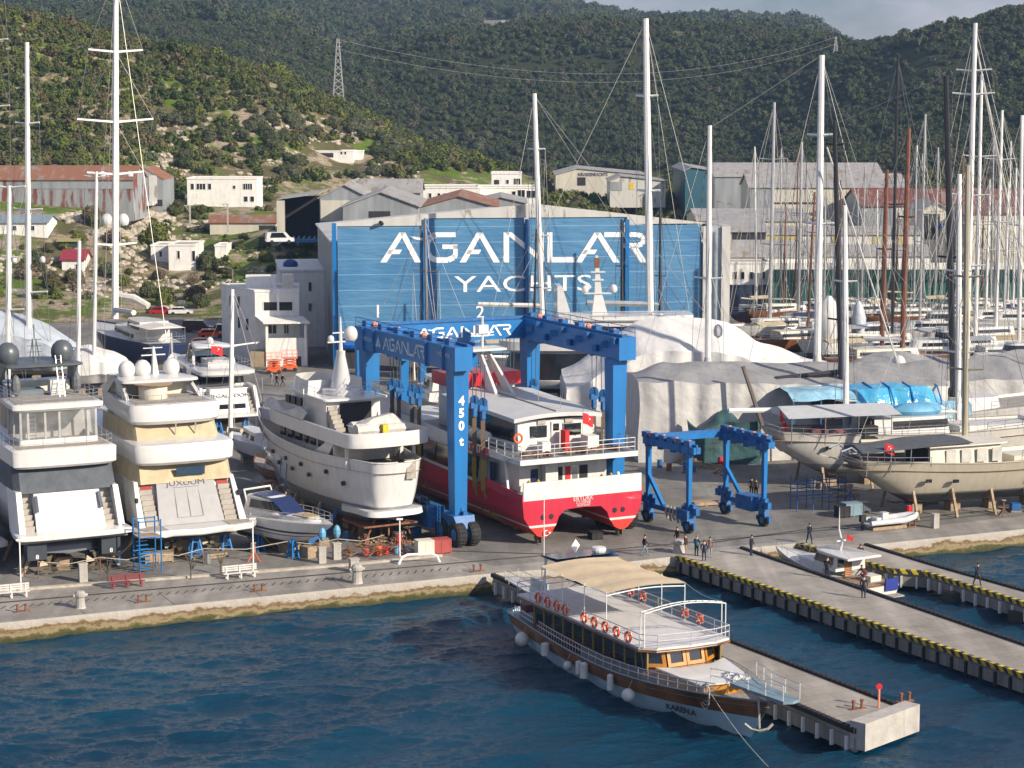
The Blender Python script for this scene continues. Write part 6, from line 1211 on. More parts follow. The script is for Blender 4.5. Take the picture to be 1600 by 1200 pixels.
# ================================================================ TRAVEL LIFTS
WHL = mat('hub_blue', (.01, .16, .4), .5)
def travel_lift(label, NL, NR, FL, FR, H, bh, lw, wr, dual=True, zleg=2.6, over=3.0, logo_=None):
    c = (Vector(NL)+Vector(NR)+Vector(FL)+Vector(FR))/4; c = Vector((c.x, c.y, 0)); t = thing('travel_lift', label, 'travel lift', c)
    P4 = {k: Vector((q[0]-c.x, q[1]-c.y, 0)) for k, q in (('NL', NL), ('NR', NR), ('FL', FL), ('FR', FR))}; up_ = Vector((0, 0, 1))
    d = (P4['FL']-P4['NL']).normalized(); cr = Vector((d.y, -d.x, 0)); ang = math.atan2(d.y, d.x)
    for side, s_ in (('L', -1), ('R', 1)):
        a, b = P4['N'+side], P4['F'+side]
        for k, p in (('N', a), ('F', b)):
            mb = MB(); lw0 = lw*.9; top = p+up_*(H-bh); bot = p+up_*zleg+cr*(-s_*-.0)
            def sec(q, w_, e): return [q+cr*(i*w_/2)+d*(j*e/2) for i, j in ((-1, -1), (1, -1), (1, 1), (-1, 1))]
            mb.loft([sec(bot, lw*.75, lw*.75), sec(top, lw*.95, lw*1.0)]); mb.build('leg', BLUE, t)
            mb = MB(); mb.loft([sec(p+up_*(zleg-.0)+d*0, lw*1.3, lw*1.5), sec(p+up_*(wr*1.5), lw*1.1, lw*2.2)]); mb.bar(p+d*-wr*1.5+up_*wr*1.2, p+d*wr*1.5+up_*wr*1.2, lw*.6, wr*.7)
            for i in range(5): mb.box(p+cr*(s_*-.2)+d*(-.8+.4*i)+up_*(zleg+.3*(i % 2)), (.5, .4, .6), ang)
            bg_ = mb.build('bogie', BLUED, t)
            for f in ((-1, 1) if dual else (0,)):
                for g_ in ((-1, 1) if dual else (0,)):
                    w_ = MB(); ww = wr*.42; q = p+d*(f*wr*1.15)+cr*(g_*wr*.62); ax = cr
                    prof = [(wr*.55, -ww), (wr*.93, -ww), (wr, -ww*.6), (wr, ww*.6), (wr*.93, ww), (wr*.55, ww)]; rings = []
                    for r_, hh in prof: rings.append([q+up_*wr+cr*hh+(d*math.cos(k2*math.pi/10)+up_*math.sin(k2*math.pi/10))*r_ for k2 in range(20)])
                    w_.loft(rings, cap0=False, cap1=False)
                    for k2 in range(20): e = d*math.cos(k2*math.pi/10)+up_*math.sin(k2*math.pi/10); w_.bar(q+up_*wr+e*wr*1.0-cr*ww*.7, q+up_*wr+e*wr*1.0+cr*ww*.7, wr*.1, wr*.08)
                    wo_ = w_.build('wheel', BLACK, t); h2 = MB(); h2.loft([[q+up_*wr+cr*hh+(d*math.cos(k2*math.pi/6)+up_*math.sin(k2*math.pi/6))*r_ for k2 in range(12)] for r_, hh in ((wr*.1, -ww*1.05), (wr*.5, -ww*.9), (wr*.56, -ww*.5), (wr*.56, ww*.5), (wr*.5, ww*.9), (wr*.1, ww*1.05))]); h2.build('rim', WHL, wo_)
        # side beam at the bottom between bogies
        mb = MB(); mb.bar(a+up_*zleg*.8, b+up_*zleg*.8, lw*.5, zleg*.22)
        mb.build('lower_beam', BLUE, t)
        # top beam
        o_ = cr*(s_*lw*.15); a2, b2 = a-d*over+o_, b+d*over*.5+o_
        mb = MB(); mb.bar(a2+up_*(H-bh/2), b2+up_*(H-bh/2), lw*1.1, bh); mb.build('top_beam', mat('crane_blue_dark', (.01, .115, .27), .4) if False else BLUE, t)
        mb = MB()
        for f in (.0, .2, .86, 1.0):
            q = a2.lerp(b2, .1+.8*f); mb.bar(q+up_*(H-bh*1.02)-d*.15, q+up_*(H-bh*1.02)+d*.15, lw*1.35, .1); mb.bar(q+cr*(s_*lw*.6)+up_*(H-bh), q+cr*(s_*lw*.6)+up_*(H+.05), .25, .12)
        mb.bar(a2+up_*(H+.12)+cr*s_*-lw*.3, b2+up_*(H+.12)+cr*s_*-lw*.3, .18, .2); mb.build('beam_rib', BLUED, t)
        n_ = 12
        for i in range(n_): 
            mb = MB(); q = a2.lerp(b2, (i+.5)/n_); mb.box(q+cr*(-s_*lw*.62)+up_*(H-.3-bh*.25*(i % 3)), (.7, .45, .55), ang+i)
            mb.build('pulley_block', BLUED, t)
            if i % 2: MB().box(q+up_*(H+.25), (.8, .6, .5), ang).build('top_sheave', BLUED, t)
        q = MB()
        for i in range(4):
            p_ = a2.lerp(b2, .12+.25*i)+up_*(H+.3)
            q.ball(p_, .28, 6)
        q.build('end_light', mat('orange_white_rail', ()), t)
        if bh > 1.5: railing(type('o', (), {'t': t}), [a2+up_*H+cr*(s_*lw*.5), b2+up_*H+cr*(s_*lw*.5)], .8, 2.2, .03, BLUED, 1)
    a, b = P4['FL']+d*0, P4['FR']; mb = MB(); mb.bar(a+up_*(H-bh*.5)+d*over*.4, b+up_*(H-bh*.5)+d*over*.4, lw*1.0, bh*.86); mb.build('cross_beam', BLUE, t)
    mb = MB(); mb.bar(a+up_*(H+.06)+d*over*.4, b+up_*(H+.06)+d*over*.4, .25, .25); mb.build('cable_tray', BLUED, t)
    return t, P4, d, cr, c
up_ = Vector((0, 0, 1))
NL, NR, FL, FR = (-4.6, 173.4), (9.1, 180.6), (-13.1, 189.0), (1.7, 196.2); H = 17.0
t, P4, d, cr, c0 = travel_lift('giant blue travel lift marked 450 t holding the red and white ferry', NL, NR, FL, FR, H, 2.0, 1.5, 1.05, over=1.6)
LT = t
# lettering on the outer face of the left top beam and the near face of the cross beam
a2, b2 = P4['NL']-d*1.6, P4['FL']+d*.8; off = -cr*(1.5*.15+1.5*.55+.02)
def onbeam(x, y, o): u = (x-593)/420.; return b2.lerp(a2, .30+.42*u)+off-cr*(.0+o)+up_*(H-1.0+((386.5-y)/47.)*1.15)
GL = mat('pale_blue_lettering', (.45, .58, .68), .5)
mb = MB(); logo(mb, onbeam, .015)
q = b2.lerp(a2, .25)+off-cr*.02; e = (a2-b2).normalized()
mb.add([q+e*-.55+up_*(H-1.45), q+e*.1+up_*(H-1.45), q+e*.15+up_*(H-.35)], [(0, 1, 2)]); mb.add([q+e*.2+up_*(H-1.45), q+e*.6+up_*(H-1.45), q+e*.22+up_*(H-.6)], [(0, 1, 2)]); mb.build('lettering', GL, t, rec=False)
mb = MB(); mb.text('MBH 450', b2.lerp(a2, .90)+off-cr*.02+up_*(H-1.0), e, up_, .62, 'C', depth=.01); mb.text('CIMOLAI', b2.lerp(a2, .13)+off-cr*.02+up_*(H-1.15), e, up_, .55, 'C', depth=.01); mb.build('lettering', GL, t)
a3, b3 = P4['FL']+d*.64-d*.78, P4['FR']+d*.64-d*.78
def oncross(x, y, o): u = (x-593)/420.; return a3.lerp(b3, .28+.60*u)-d*(.0+o)+up_*(H-1.0+((386.5-y)/47.)*1.05)
mb = MB(); logo(mb, oncross, .015); mb.build('lettering', LETW, t, rec=False)
p = P4['NL']; mb = MB(); zc = {ch: V(706, y, 173.4).z for ch, y in (('4', 631), ('5', 650), ('0', 670), ('t', 694))}
for ch, z_ in zc.items():
    f = (z_-2.6)/(H-2-2.6); mb.text(ch, p-d*(.5*(1.125+.375*f)+.03)+up_*z_+cr*.0, cr, Vector((0, 0, 1))-d*.0135, 1.05, 'C', bold=.045, depth=.01)
mb.build('lettering', LETW, t)
mb = MB(); a = P4['NL']-cr*1.0; b = P4['FL']-cr*1.0; mb.bar(a.lerp(b, .12)+up_*2.0, a.lerp(b, .5)+up_*2.0, 1.6, 1.8); mb.build('engine_box', BLUED, t)
mb = MB()
a = a.lerp(b, .2)+up_*2.9-cr*.3
for i in range(3): mb.tube([a+d*(1.2*i), a+d*(1.2*i+.9)], .5, 8)
mb.build('hydraulic_tank', BLACK, t)
railing(type('o', (), {'t': t}), [P4['NL']-cr*1.9+d*2+up_*2.9, P4['NL']-cr*1.9+d*8+up_*2.9], .9, 1.2, .03, BLUED, 1)
mb = MB(); q = P4['NL']-cr*1.6+d*.2
mb.bar(q+up_*.3, q+up_*3.4, .07, .07); mb.bar(q+d*.5+up_*.3, q+d*.5+up_*3.4, .07, .07)
for i in range(9): mb.bar(q+up_*(.4+.33*i), q+d*.5+up_*(.4+.33*i), .05, .05)
mb.build('ladder', BLUED, t)
# second, smaller lift in front right
travel_lift('small blue travel lift standing empty in front of the grey tents', (15.4, 177.6), (22.3, 180.6), (12.2, 182.6), (19.5, 186.2), 7.7, .60, .44, .60, False, 2.0, 1.0)
LS = bpy.data.objects["travel_lift.001"]
mb = MB(); c = LS.location
for (a, b) in (((12.2, 182.6), (13.4, 180.6)), ((19.5, 186.2), (20.8, 184.0))):
    mb.bar(Vector((*a, 4.4))-c, Vector((*b, 1.9))-c, .3, .3)
mb.build('brace', BLUE, LS); mb = MB(); mb.box(Vector((21.2, 182.3, 1.9))-c, (2.4, 1.3, 1.3), R(120)); mb.build('engine_box', BLUED, LS); mb = MB(); mb.box(Vector((15.2, 177.9, 1.6))-c, (1.6, .9, .9), R(120)); mb.build('engine_box', BLUED, LS)
for i in range(7):
    mb = MB(); q = Vector((13.7+.28*i, 180.1-.42*i, 1.95))-c; mb.tube([q+Vector((0, 0, .1)), q+Vector((-.12, -.12, -.5-.1*(i % 3))), q+Vector((.05, -.1, -1.1-.15*(i % 2)))], .13, 5); mb.build('hanging_sling', mat('worn_strap', (.34, .31, .27), .9), LS)
# third lift behind
travel_lift('blue travel lift standing far behind the ferry, half hidden by the big lift', tuple(V(631, 600, 226)[:2]), tuple(V(739, 600, 233)[:2]), tuple(V(562, 600, 242)[:2]), tuple(V(660, 600, 249)[:2]), 10.3, .9, .95, .8, False, 2.4, 1.5)
# ================================================================ FERRY
bt = Bt('catamaran_ferry', 'red and white catamaran ferry hanging in the slings of the giant blue lift', 'ferry', 911, 845, 117, 0); t = bt.t; L = 38
RH = band('ferry_hull', [(1.55, (.66, .04, .03)), (1.75, (.75, .62, .60)), (2.3, (.52, .02, .045)), (30, (.50, .02, .05))], .35, .25)
zw = bt.z(0, 0, 775); zb_ = bt.z(0, 0, 747); hw = 5.85
def sec(x):
    f = x/L; nb = max(0, (f-.6)/.4); w_ = hw*(1-.06*nb); pinch = nb**1.8; zt = zw+.9*f
    cy = 3.9
    def Y(y): return cy+(y-cy)*(1-.97*pinch)
    r_ = [(Y(hw), zt), (Y(hw-.15), zt*.62), (Y(hw-.7), 1.6), (Y(4.4), .8+.5*nb), (Y(3.7), .65+.5*nb), (Y(3.1), .95+.4*nb), (Y(2.6), 1.7), (2.35+pinch*1.2, 2.35), (1.75+pinch, zw-1.02), (0, zw-.95)]
    xs = [x]*10
    return [(x+.35*(p[1]/zw-1)*-1*nb*4-(.0), p[0], p[1]) for p in r_]+[(x+.35*(p[1]/zw-1)*-1*nb*4, -p[0], p[1]) for p in reversed(r_[:-1])]
rings = [sec(L*i/16) for i in range(17)]; mb = MB(); mb.loft(rings, closed=False, cap0=False, cap1=True)
r0 = rings[0]; mid = [(x, y*.0+y, z) for x, y, z in r0]; mb.add(r0, []); n_ = len(mb.v)-len(r0)
mb.f.append(tuple(n_+i for i in range(len(r0)))); mb.mi.append(0)
mb.build('hull', RH, t)
mb = MB(); mb.prism([(0.02, -hw*.985), (0.02, hw*.985), (24, hw*.97), (L*.97, hw*.9), (L*.97, -hw*.9), (24, -hw*.97)], lambda x, y: zw-.15+.9*x/L-.0, lambda x, y: zw-.05+.9*x/L); mb.build('deck', mat('grey_deck_paint', (.25, .27, .28), .7), t)
FW = mat('ferry_white', (.64, .64, .62), .45, var=.05, grime=.35)
mb = MB(); mb.b2(-.02, .12, -hw+.1, hw-.1, zw-.0, zb_); mb.build('bulwark', FW, t)
for s_ in (1, -1): mb = MB(); mb.loft([[(0, s_*hw, zw), (8, s_*hw, zw+.2), (8, s_*(hw-.08), zw+.2), (0, s_*(hw-.08), zw)], [(0, s_*hw, zw+.5), (8, s_*hw, zw+1.0), (8, s_*(hw-.08), zw+1.0), (0, s_*(hw-.08), zw+.5)]]); mb.build('side_bulwark', mat('ferry_red_panel', (.5, .03, .06), .45), t)
mb = MB()
for y, z_, s in (('ERTURK', -.36, .36), ('CUSINE', -.66, .28), ('MARMARIS', -.88, .18)): mb.text(y, (-.03, 0, zw+z_), (0, -1, 0), (0, 0, 1), s*1.5, 'C', bold=0, depth=.01)
mb.build('lettering', mat('pale_pink_lettering', (.75, .6, .58), .6), t)
for y in (3.1, 3.9, -3.1, -3.9): mb = MB(); mb.lathe([(.01, -.05), (.22, -.05), (.26, .1)], (0, y, zw-1.5), 10, 'x'); mb.build('exhaust_port', BLACK, t)
for y in (3.95, -3.95):
    mb = MB(); mb.bar((.3, y, .15), (.3, y, 1.0), .5, .12); mb.lathe([(.1, -.2), (.5, -.1), (.5, .1), (.1, .3)], (.9, y-.2, .55), 10, 'x'); mb.build('propeller', MATS['bronze_dull'], t)
mb = MB()
for i in range(10):
    a0, a1 = R(50+28*i), R(50+28*(i+1)); P = lambda a, r_, oy: (-.16, 3.65-(math.cos(a)*r_+oy), 1.05+math.sin(a)*r_); mb.add([P(a0, .26, 0), P(a1, .26, 0), P(a1, .2, .05), P(a0, .2, .05)], [(0, 1, 2, 3)])
mb.add([(-.16, 3.65-.33-.09*math.cos(R(72*i)), 1.05+.09*math.sin(R(72*i))) for i in range(5)], [(0, 1, 2, 3, 4)]); cs_ = mb
z0 = zw; zu0 = bt.z(1, 0, 719); zu1 = bt.z(1, 0, 711); zr0 = bt.z(5, 0, 655); zr1 = bt.z(5, 0, 643)
# main deck house
xa = 3.6
mb = MB(); mb.prism([(xa, -4.3), (xa, 4.3), (9, 4.6), (9, hw-.1), (32, hw-.15), (36.5, 3.6), (36.5, -3.6), (32, -hw+.15), (9, -hw+.1), (9, -4.6)], lambda x, y: z0+.9*x/L, zu0+.02); mb.build('main_deck_house', FW, t)
for s_ in (1, -1):
    for i in range(8):
        x = 8.8+2.9*i; mb = MB(); zz0 = z0+.9*x/L+.35; mb.loft([[(x, s_*(hw-.12), zz0), (x+2.7, s_*(hw-.12), zz0+.07), (x+2.7, s_*(hw+.03), zz0+.07), (x, s_*(hw+.03), zz0)], [(x-.35, s_*(hw-.12), zu0-.35), (x+2.35, s_*(hw-.12), zu0-.33), (x+2.35, s_*(hw+.03), zu0-.33), (x-.35, s_*(hw+.03), zu0-.35)]]); mb.build('window', GLASS, t)
    mb = MB(); mb.box((7.4, s_*(hw-.9), zw+1.4), (.9, .15, 1.6)); mb.build('blue_panel', NAVY, t)
    mb = MB(); mb.bar((3.4, s_*(hw-.35), zw+.4), (4.2, s_*(hw-.5), zu0), .22, .18); mb.build('deck_pillar', FW, t)
for y0, y1, m_ in ((3.2, 2.5, NAVY), (.9, .1, DARKIN), (-2.4, -1.6, DARKIN), (-.2, -.7, RED), (-.9, -1.4, STEEL)): mb = MB(); mb.b2(xa-.05, xa+.05, y0, y1, zw+.1, zw+2.0); mb.build('door', m_, t)
mb = MB(); mb.b2(xa-.9, xa-.1, 1.0, 2.2, zw, zu0); mb.build('stair_house', FW, t)
# upper deck slab
mb = MB(); mb.prism([(.6, -hw+.1), (.6, hw-.1), (26, hw+.0), (26, -hw-.0)], zu0, zu1); mb.build('upper_deck', FW, t)
mb = MB(); mb.prism([(.7, -hw+.2), (.7, hw-.2), (25, hw-.2), (25, -hw+.2)], zu1+.003, zu1+.03); mb.build('deck_cover', mat('wet_grey_deck', (.20, .21, .22), .5, var=.3, vs=1), t)
for s_ in (1, -1):
    mb = MB(); mb.loft([[(3.2, s_*(hw+.02), zu0-.0), (26, s_*(hw+.02), zu0-.1), (26, s_*(hw-.05), zu0-.1), (3.2, s_*(hw-.05), zu0)], [(2.2, s_*(hw+.02), zu1), (26, s_*(hw+.02), zu1+.9), (26, s_*(hw-.05), zu1+.9), (2.2, s_*(hw-.05), zu1)]]); mb.build('side_band', FW, t)
    if s_ == 1:
        mb = MB(); mb.text('ERTURK LINES', (6.3, hw+.05, zu1-.52), (-1, 0, 0), (0, 0, 1), 1.0, 'R', bold=.03, depth=.01, sx=.88); mb.build('lettering', mat('red_lettering', (.5, .01, .03), .5), t)
# bow topside, white with lettering
for s_ in (1, -1):
    mb = MB(); mb.loft([[(19, s_*(hw+.06), zu0-.3), (L-2, s_*(hw-1.4), zu0-.4), (L-2, s_*(hw-1.5), zu0-.4), (19, s_*(hw-.05), zu0-.3)], [(21, s_*(hw+.06), zu1+1.9), (L, s_*(hw-1.6), zu1+2.2), (L, s_*(hw-1.7), zu1+2.2), (21, s_*(hw-.05), zu1+1.9)]]); mb.build('bow_topside', FW, t)
    if s_ == 1: mb = MB(); mb.text('ERTURK', (25.2, hw+.0, zu1+.3), (-1, .09, 0), (0, 0, 1), .9, 'R', depth=.01); mb.build('lettering', MATS['dark_lettering'], t)
# upper cabin
UC = [(5, -3.6), (5, 3.6), (18, 4.2), (18, -4.2)]
mb = MB(); mb.loft([[(5, -3.7, zu1), (5, 3.7, zu1), (18, 4.3, zu1), (18, -4.3, zu1)], [(5.1, -3.7, zr0), (5.1, 3.7, zr0), (18, 4.3, zr0+.4), (18, -4.3, zr0+.4)]]); mb.build('upper_cabin', FW, t)
for s_ in (1, -1): mb = MB(); mb.loft([[(5.6, s_*3.74, zu1+.7), (17.5, s_*4.34, zu1+.8), (17.5, s_*4.2, zu1+.8), (5.6, s_*3.6, zu1+.7)], [(5.6, s_*3.74, zr0-.15), (17.5, s_*4.34, zr0+.2), (17.5, s_*4.2, zr0+.2), (5.6, s_*3.6, zr0-.15)]]); mb.build('window_band', GLASS, t)
zq = (zr0-zu1)
for y0, y1 in ((2.5, .9), (-.9, -2.5)): mb = MB(); mb.b2(4.95, 5.06, y0, y1, zu1+zq*.42, zu1+zq*.82); mb.build('window', GLASS, t)
mb = MB(); mb.b2(4.95, 5.04, -.45, .45, zu1, zu1+zq*.93); mb.build('door', FW, t); mb = MB(); mb.b2(4.9, 4.99, -.28, .28, zu1+zq*.62, zu1+zq*.86); mb.build('door_window', GLASS, t)
for y in (1.4, -1.3): mb = MB(); mb.b2(4.95, 5.06, y-.4, y+.4, zu1+zq*.86, zu1+zq*1.02); mb.build('vent', mat('louvre_beige', (.4, .38, .33), .6), t)
def rz_(y, k): return -.35*(abs(y)/4.6)**2*k
rs = []
for x, dz in ((4.4, 0), (11, .25), (18.6, .5)):
    w_ = 4.3+.5*(x/25); rs.append([(x, w_*j/5, zr1+dz+rz_(w_*j/5, 1)) for j in range(-5, 6)]+[(x, w_*j/5, zr1-.35+dz+rz_(w_*j/5, 1)) for j in range(5, -6, -1)])
mb = MB(); mb.loft(rs); mb.build('roof', mat('roof_pale_grey', (.52, .53, .54), .5, var=.06, vs=.5), t)
mb = MB(); mb.bar((4.8, .0, zr1+.05), (18, .6, zr1+.6), .15, .12)
for i in range(4): mb.tube([(6+3.4*i, -1+.4*i, zr1+.1), (6+3.4*i, -1+.4*i, zr1+1.2)], .03, 4)
mb.build('roof_conduit', MATS['louvre_beige'], t)
# wheelhouse and mast
zc = zr1+.45
mb = MB(); mb.b2(19, 22.5, -3.1, 3.1, zu1, zc+.2); mb.build('wheelhouse', FW, t); mb = MB(); mb.b2(18.7, 23, -3.6, 3.6, zc+.2, zc+1.4); mb.build('wheelhouse_top', mat('glossy_red', (.6, .02, .04), .3), t)
for s_ in (1, -1):
    mb = MB(); mb.loft([[(14.7, s_*1.0, zc-.2), (16.4, s_*1.0, zc-.2), (16.4, s_*.7, zc-.2), (14.7, s_*.7, zc-.2)], [(19.2, s_*.5, zc+3.6), (20, s_*.5, zc+3.6), (20, s_*.3, zc+3.6), (19.2, s_*.3, zc+3.6)]]); mb.build('mast_arch', FW, t)
mb = MB(); mb.b2(18, 20.5, -1.8, 1.8, zc+3.5, zc+3.7); mb.tube([(19.5, 0, zc+3.7), (19.5, 0, zc+6.5)], .12, 6); mb.bar((19.5, -1.2, zc+4.8), (19.5, 1.2, zc+4.8), .1, .1); mb.b2(19.2, 20, -.5, .5, zc+5, zc+5.8); mb.build('mast_platform', FW, t)
dome(bt, 21, 2.8, zc+1.4, .35); dome(bt, 20.8, .9, zc+1.4, .45)
for s_ in (1, -1):
    for x in (8.6, 10.3, 12): mb = MB(); mb.lathe([(.2, -.75), (.42, -.7), (.45, -.1), (.48, 0), (.45, .1), (.42, .7), (.2, .75)], (x, s_*(hw-.65), zu1+1.0), 12, 'x'); mb.build('liferaft', FW, t, smooth=True)
railing(bt, [(12, -hw+.2, zu1), (.8, -hw+.3, zu1), (.8, hw-.3, zu1), (6.8, hw-.2, zu1)], 1.15, 1.4, .035, FW, 2)
mb = MB(); mb.b2(3.6, 4.5, -.6, .1-.3, zu1, zu1+1.7); mb.build('red_locker', RED, t); mb = MB(); mb.b2(3.0, 4.3, -3.2, -2.1, zu1, zu1+1.2); mb.b2(3.3, 4.3, 1.4, 2.2, zu1, zu1+.9); mb.build('deck_box', FW, t)
mb = MB()
r_ = random.Random(3)
for i in range(34): x, y = 1.2+r_.random()*.9, r_.uniform(-4.8, 4.8); mb.box((x, y, zu1+.15+.2*r_.random()), (.7, .25, .2), r_.random()*3)
mb.build('rope_heap', RUST, t); mb = MB(); mb.torus((4.6, 3.9, zu1+1.2), .38, .1, (1, 0, 0)); mb.build('life_ring', ORANGE, t)
flag(bt, (3.2, -1.7, zu1+2.6), 1.35, dirx=(.2, -.9, 0))
for y in (3.9, 3.0, -3.3, -4.2): mb = MB(); mb.tube([(3.0, y, zw), (3.0, y, zw+.9), (2.6, y, zw+1.2), (2.2, y, zw+.9), (2.2, y, zw)], .08, 5); mb.build('bitt', YELLOW, t)
cs_.build('crescent_and_star', LETW, t, rec=False)
# slings: blocks, wire falls and straps belong to the big lift
STR = mat('olive_strap', (.33, .25, .045), .85); STB = mat('brown_strap', (.17, .12, .08), .85)
for x in (7.2, 8.9, 20.6, 22.2, 25.2, 26.8):
    for s_ in (1, -1):
        q = bt.w(x, s_*6.0, 0)-Vector((LT.location.x, LT.location.y, 0))-Vector((0, 0, bt.o.z)); zbk = 11.2 if x < 15 else 10.6+.1*x*0
        mb = MB()
        for a in (-.3, .3): mb.tube([q+d*a+up_*zbk, q+d*a*1.4+up_*(H-2.2)], .035, 4)
        mb.build('wire_fall', WIRED, LT)
        mb = MB(); mb.box(q+up_*(zbk-.2), (.8, .4, .5), R(27)); mb.box(q+up_*(zbk-.8), (.35, .4, .8), R(27)); mb.lathe([(.1, -.2), (.42, -.16), (.42, .16), (.1, .2)], tuple(q+up_*(zbk+.25)), 10, 'y'); mb.build('hook_block', BLUED, LT)
        mb = MB(); mb.bar(q+up_*(zbk-1.2), q+up_*6.4, .38, .1, .38, .1); mb.build('strap_upper', STB, LT)
        q2 = bt.w(x, s_*(hw+.12), 0)-Vector((LT.location.x, LT.location.y, 0)); q3 = bt.w(x, s_*(hw-.7), 0)-Vector((LT.location.x, LT.location.y, 0)); q4 = bt.w(x+(-2.2 if x < 15 else 0), s_*3.8, 0)-Vector((LT.location.x, LT.location.y, 0))
        mb = MB(); mb.bar(q+up_*6.5, q2+up_*3.7, .42, .1); mb.bar(q2+up_*3.7, q3+up_*1.6, .42, .12); mb.bar(q3+up_*1.6, q4+up_*.55, .42, .12); mb.build('strap', STR, LT)
# ================================================================ TENTS AND COVERED BOATS
TG = mat('grey_tarpaulin', (.50, .50, .49), .6, var=.06, vs=.5, bump=1.2, bs=.8); TGD = mat('grey_roof_tarpaulin', (.26, .265, .275), .8, var=.08, vs=.4, bump=1.2, bs=.8); TW = mat('white_tarpaulin', (.62, .62, .61), .6, var=.06, vs=.5, bump=1.2, bs=.7)
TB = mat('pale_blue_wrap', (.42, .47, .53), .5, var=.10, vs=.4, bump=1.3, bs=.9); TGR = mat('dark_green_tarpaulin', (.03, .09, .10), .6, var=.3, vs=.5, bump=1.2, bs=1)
def wob(p, a, s=.45): return a*noise.noise(Vector(p)*s)
def drape(bt, prof, L0, L1, m, name, n=48, fold=.28, ends=True, mr=None, split=None):
    """cover: prof(f) -> list of (y, z) across at fraction f along; walls ripple"""
    rings = []
    for i in range(n+1):
        f = i/n; x = L0+(L1-L0)*f; pts_ = prof(f); dense = []
        for (a, b), (c, d_) in zip(pts_[:-1], pts_[1:]):
            k_ = 5
            for j in range(k_): dense.append((a+(c-a)*j/k_, b+(d_-b)*j/k_))
        dense.append(pts_[-1]); ring = []
        for y, z_ in dense:
            q = (x*.9, y*.9, z_*.25+bt.o.x); ring.append((x+wob((y*.4, z_*.5, x*.3+5), fold), y+wob(q, fold*1.6)+.12*math.sin(x*2.3+wob((x, 0, 0), 3))*(1 if z_ < 9 else .3)*min(1, z_*.3), max(0, z_+wob((x*.8+9, y*.7, 2), fold*1.1)*min(1, z_*.4))))
        rings.append(ring)
    mb = MB(); k_ = len(rings[0]); vs_ = [p for r_ in rings for p in r_]; fs_ = []; mi = []
    for i in range(n):
        for j in range(k_-1): fs_.append((i*k_+j, i*k_+j+1, (i+1)*k_+j+1, (i+1)*k_+j)); mi.append(1 if (split and split[0] <= j < split[1]) else 0)
    mb.add(vs_, fs_); mb.mi = mi
    if ends:
        for r_ in (rings[0], rings[-1]):
            c = Vector((r_[0][0], (r_[0][1]+r_[-1][1])/2, 0)); o_ = len(mb.v); mb.v += [tuple(c)]+r_; mb.f += [(o_, o_+j+1, o_+j+2) for j in range(k_-1)]; mb.mi += [0]*(k_-1)
    return mb.build(name, [m, mr or m], bt.t, rec=False, smooth=True)
def zrow(Y, py): return V(800, py, Y).z
bt = Bt('covered_boat', 'huge boat under a grey tarpaulin tent with two tall white masts poking through', 'covered boat', 997, 723, 5, 0); t = bt.t; Y0 = bt.o.y
ev, rd = zrow(Y0, 597), zrow(Y0+5, 566)
def pf(f):
    e = min(1, f/.10); rr = ev+(rd-ev)*(.15+.85*e)*(1-.25*f); evf = ev*(1-.10*f); return [(0, 0), (0, evf*.55), (0, evf), (5.2, rr), (10.4, ev*.97), (10.4, 0)]
drape(bt, pf, 0, 33, TG, 'cover', 60, .30, mr=TGD, split=(10, 20))
def mast_at(bt, xt, yt, xb, yb, Y, rpx, m, spr=(), **k):
    b, q = bt.loc(V(xb, yb, Y)), bt.loc(V(xt, yt, Y)); r_ = rpx/F*Y/2
    return mast(bt, b, q, r_, m, [(f, hs) for f, hs in spr], **k)
BLKM = mat('black_mast', (.025, .025, .03), .35); BRWM = mat('brown_wood_mast', (.20, .075, .04), .5, var=.2); BEIM = mat('beige_mast', (.36, .33, .25), .45, var=.06); GRYM = mat('alloy_mast', (.50, .51, .52), .35, metal=.3)
Ym = Y0+6.5
A1 = bt.loc(V(1109, 196, Ym)); A2 = bt.loc(V(1284, 86, Ym+1.5))
mast_at(bt, 1109, 196, 1106, 574, Ym, 9, ALU, [(.37, 1.6)], stays=[A2, bt.loc(V(1000, 575, Ym))], halyards=4)
mast_at(bt, 1284, 86, 1277, 562, Ym+1.5, 12, ALU, [(.45, 1.6), (.74, 1.5)], stays=[bt.loc(V(1440, 560, Ym)), bt.loc(V(1405, 575, Ym)), bt.loc(V(1170, 565, Ym))], forestay=(bt.loc(V(1292, 230, Ym)), bt.loc(V(1400, 560, Ym+3))))
for px_, py_, Y_ in ((1106, 574, Ym), (1277, 562, Ym+1.5)): p = bt.loc(V(px_, py_, Y_)); mb = MB(); mb.lathe([(.9, -1.2), (.5, -.2), (.38, .8), (.35, 1.1)], tuple(p), 10); mb.build('mast_boot', TG, t, smooth=True)
for px_ in (1180,):
    p = bt.loc(V(px_, 640, Y0-1)); mb = MB(); mb.tube([bt.loc(V(1192, 668, Y0-1.5)), bt.loc(V(1161, 572, Y0-.5))], .22, 6); mb.build('leaning_spar', mat('brown_spar', (.14, .11, .09), .6), t)
mb = MB(); mb.tube([bt.loc(V(1212, 592, Y0+3)), bt.loc(V(1312, 581, Y0+4))], .3, 6); mb.build('black_boom', BLKM, t)
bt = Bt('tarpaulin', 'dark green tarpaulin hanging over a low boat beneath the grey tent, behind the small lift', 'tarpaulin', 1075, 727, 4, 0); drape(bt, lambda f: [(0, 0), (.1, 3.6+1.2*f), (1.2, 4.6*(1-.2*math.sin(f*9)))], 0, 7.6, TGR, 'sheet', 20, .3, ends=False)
bt = Bt('covered_boat', 'white peaked tarpaulin tent with long sloping ends behind the long grey tent', 'covered boat', 885, 655, 3, 0, Y=238); bt.o.z = 0; bt.t.location = bt.o; Y1 = 238.
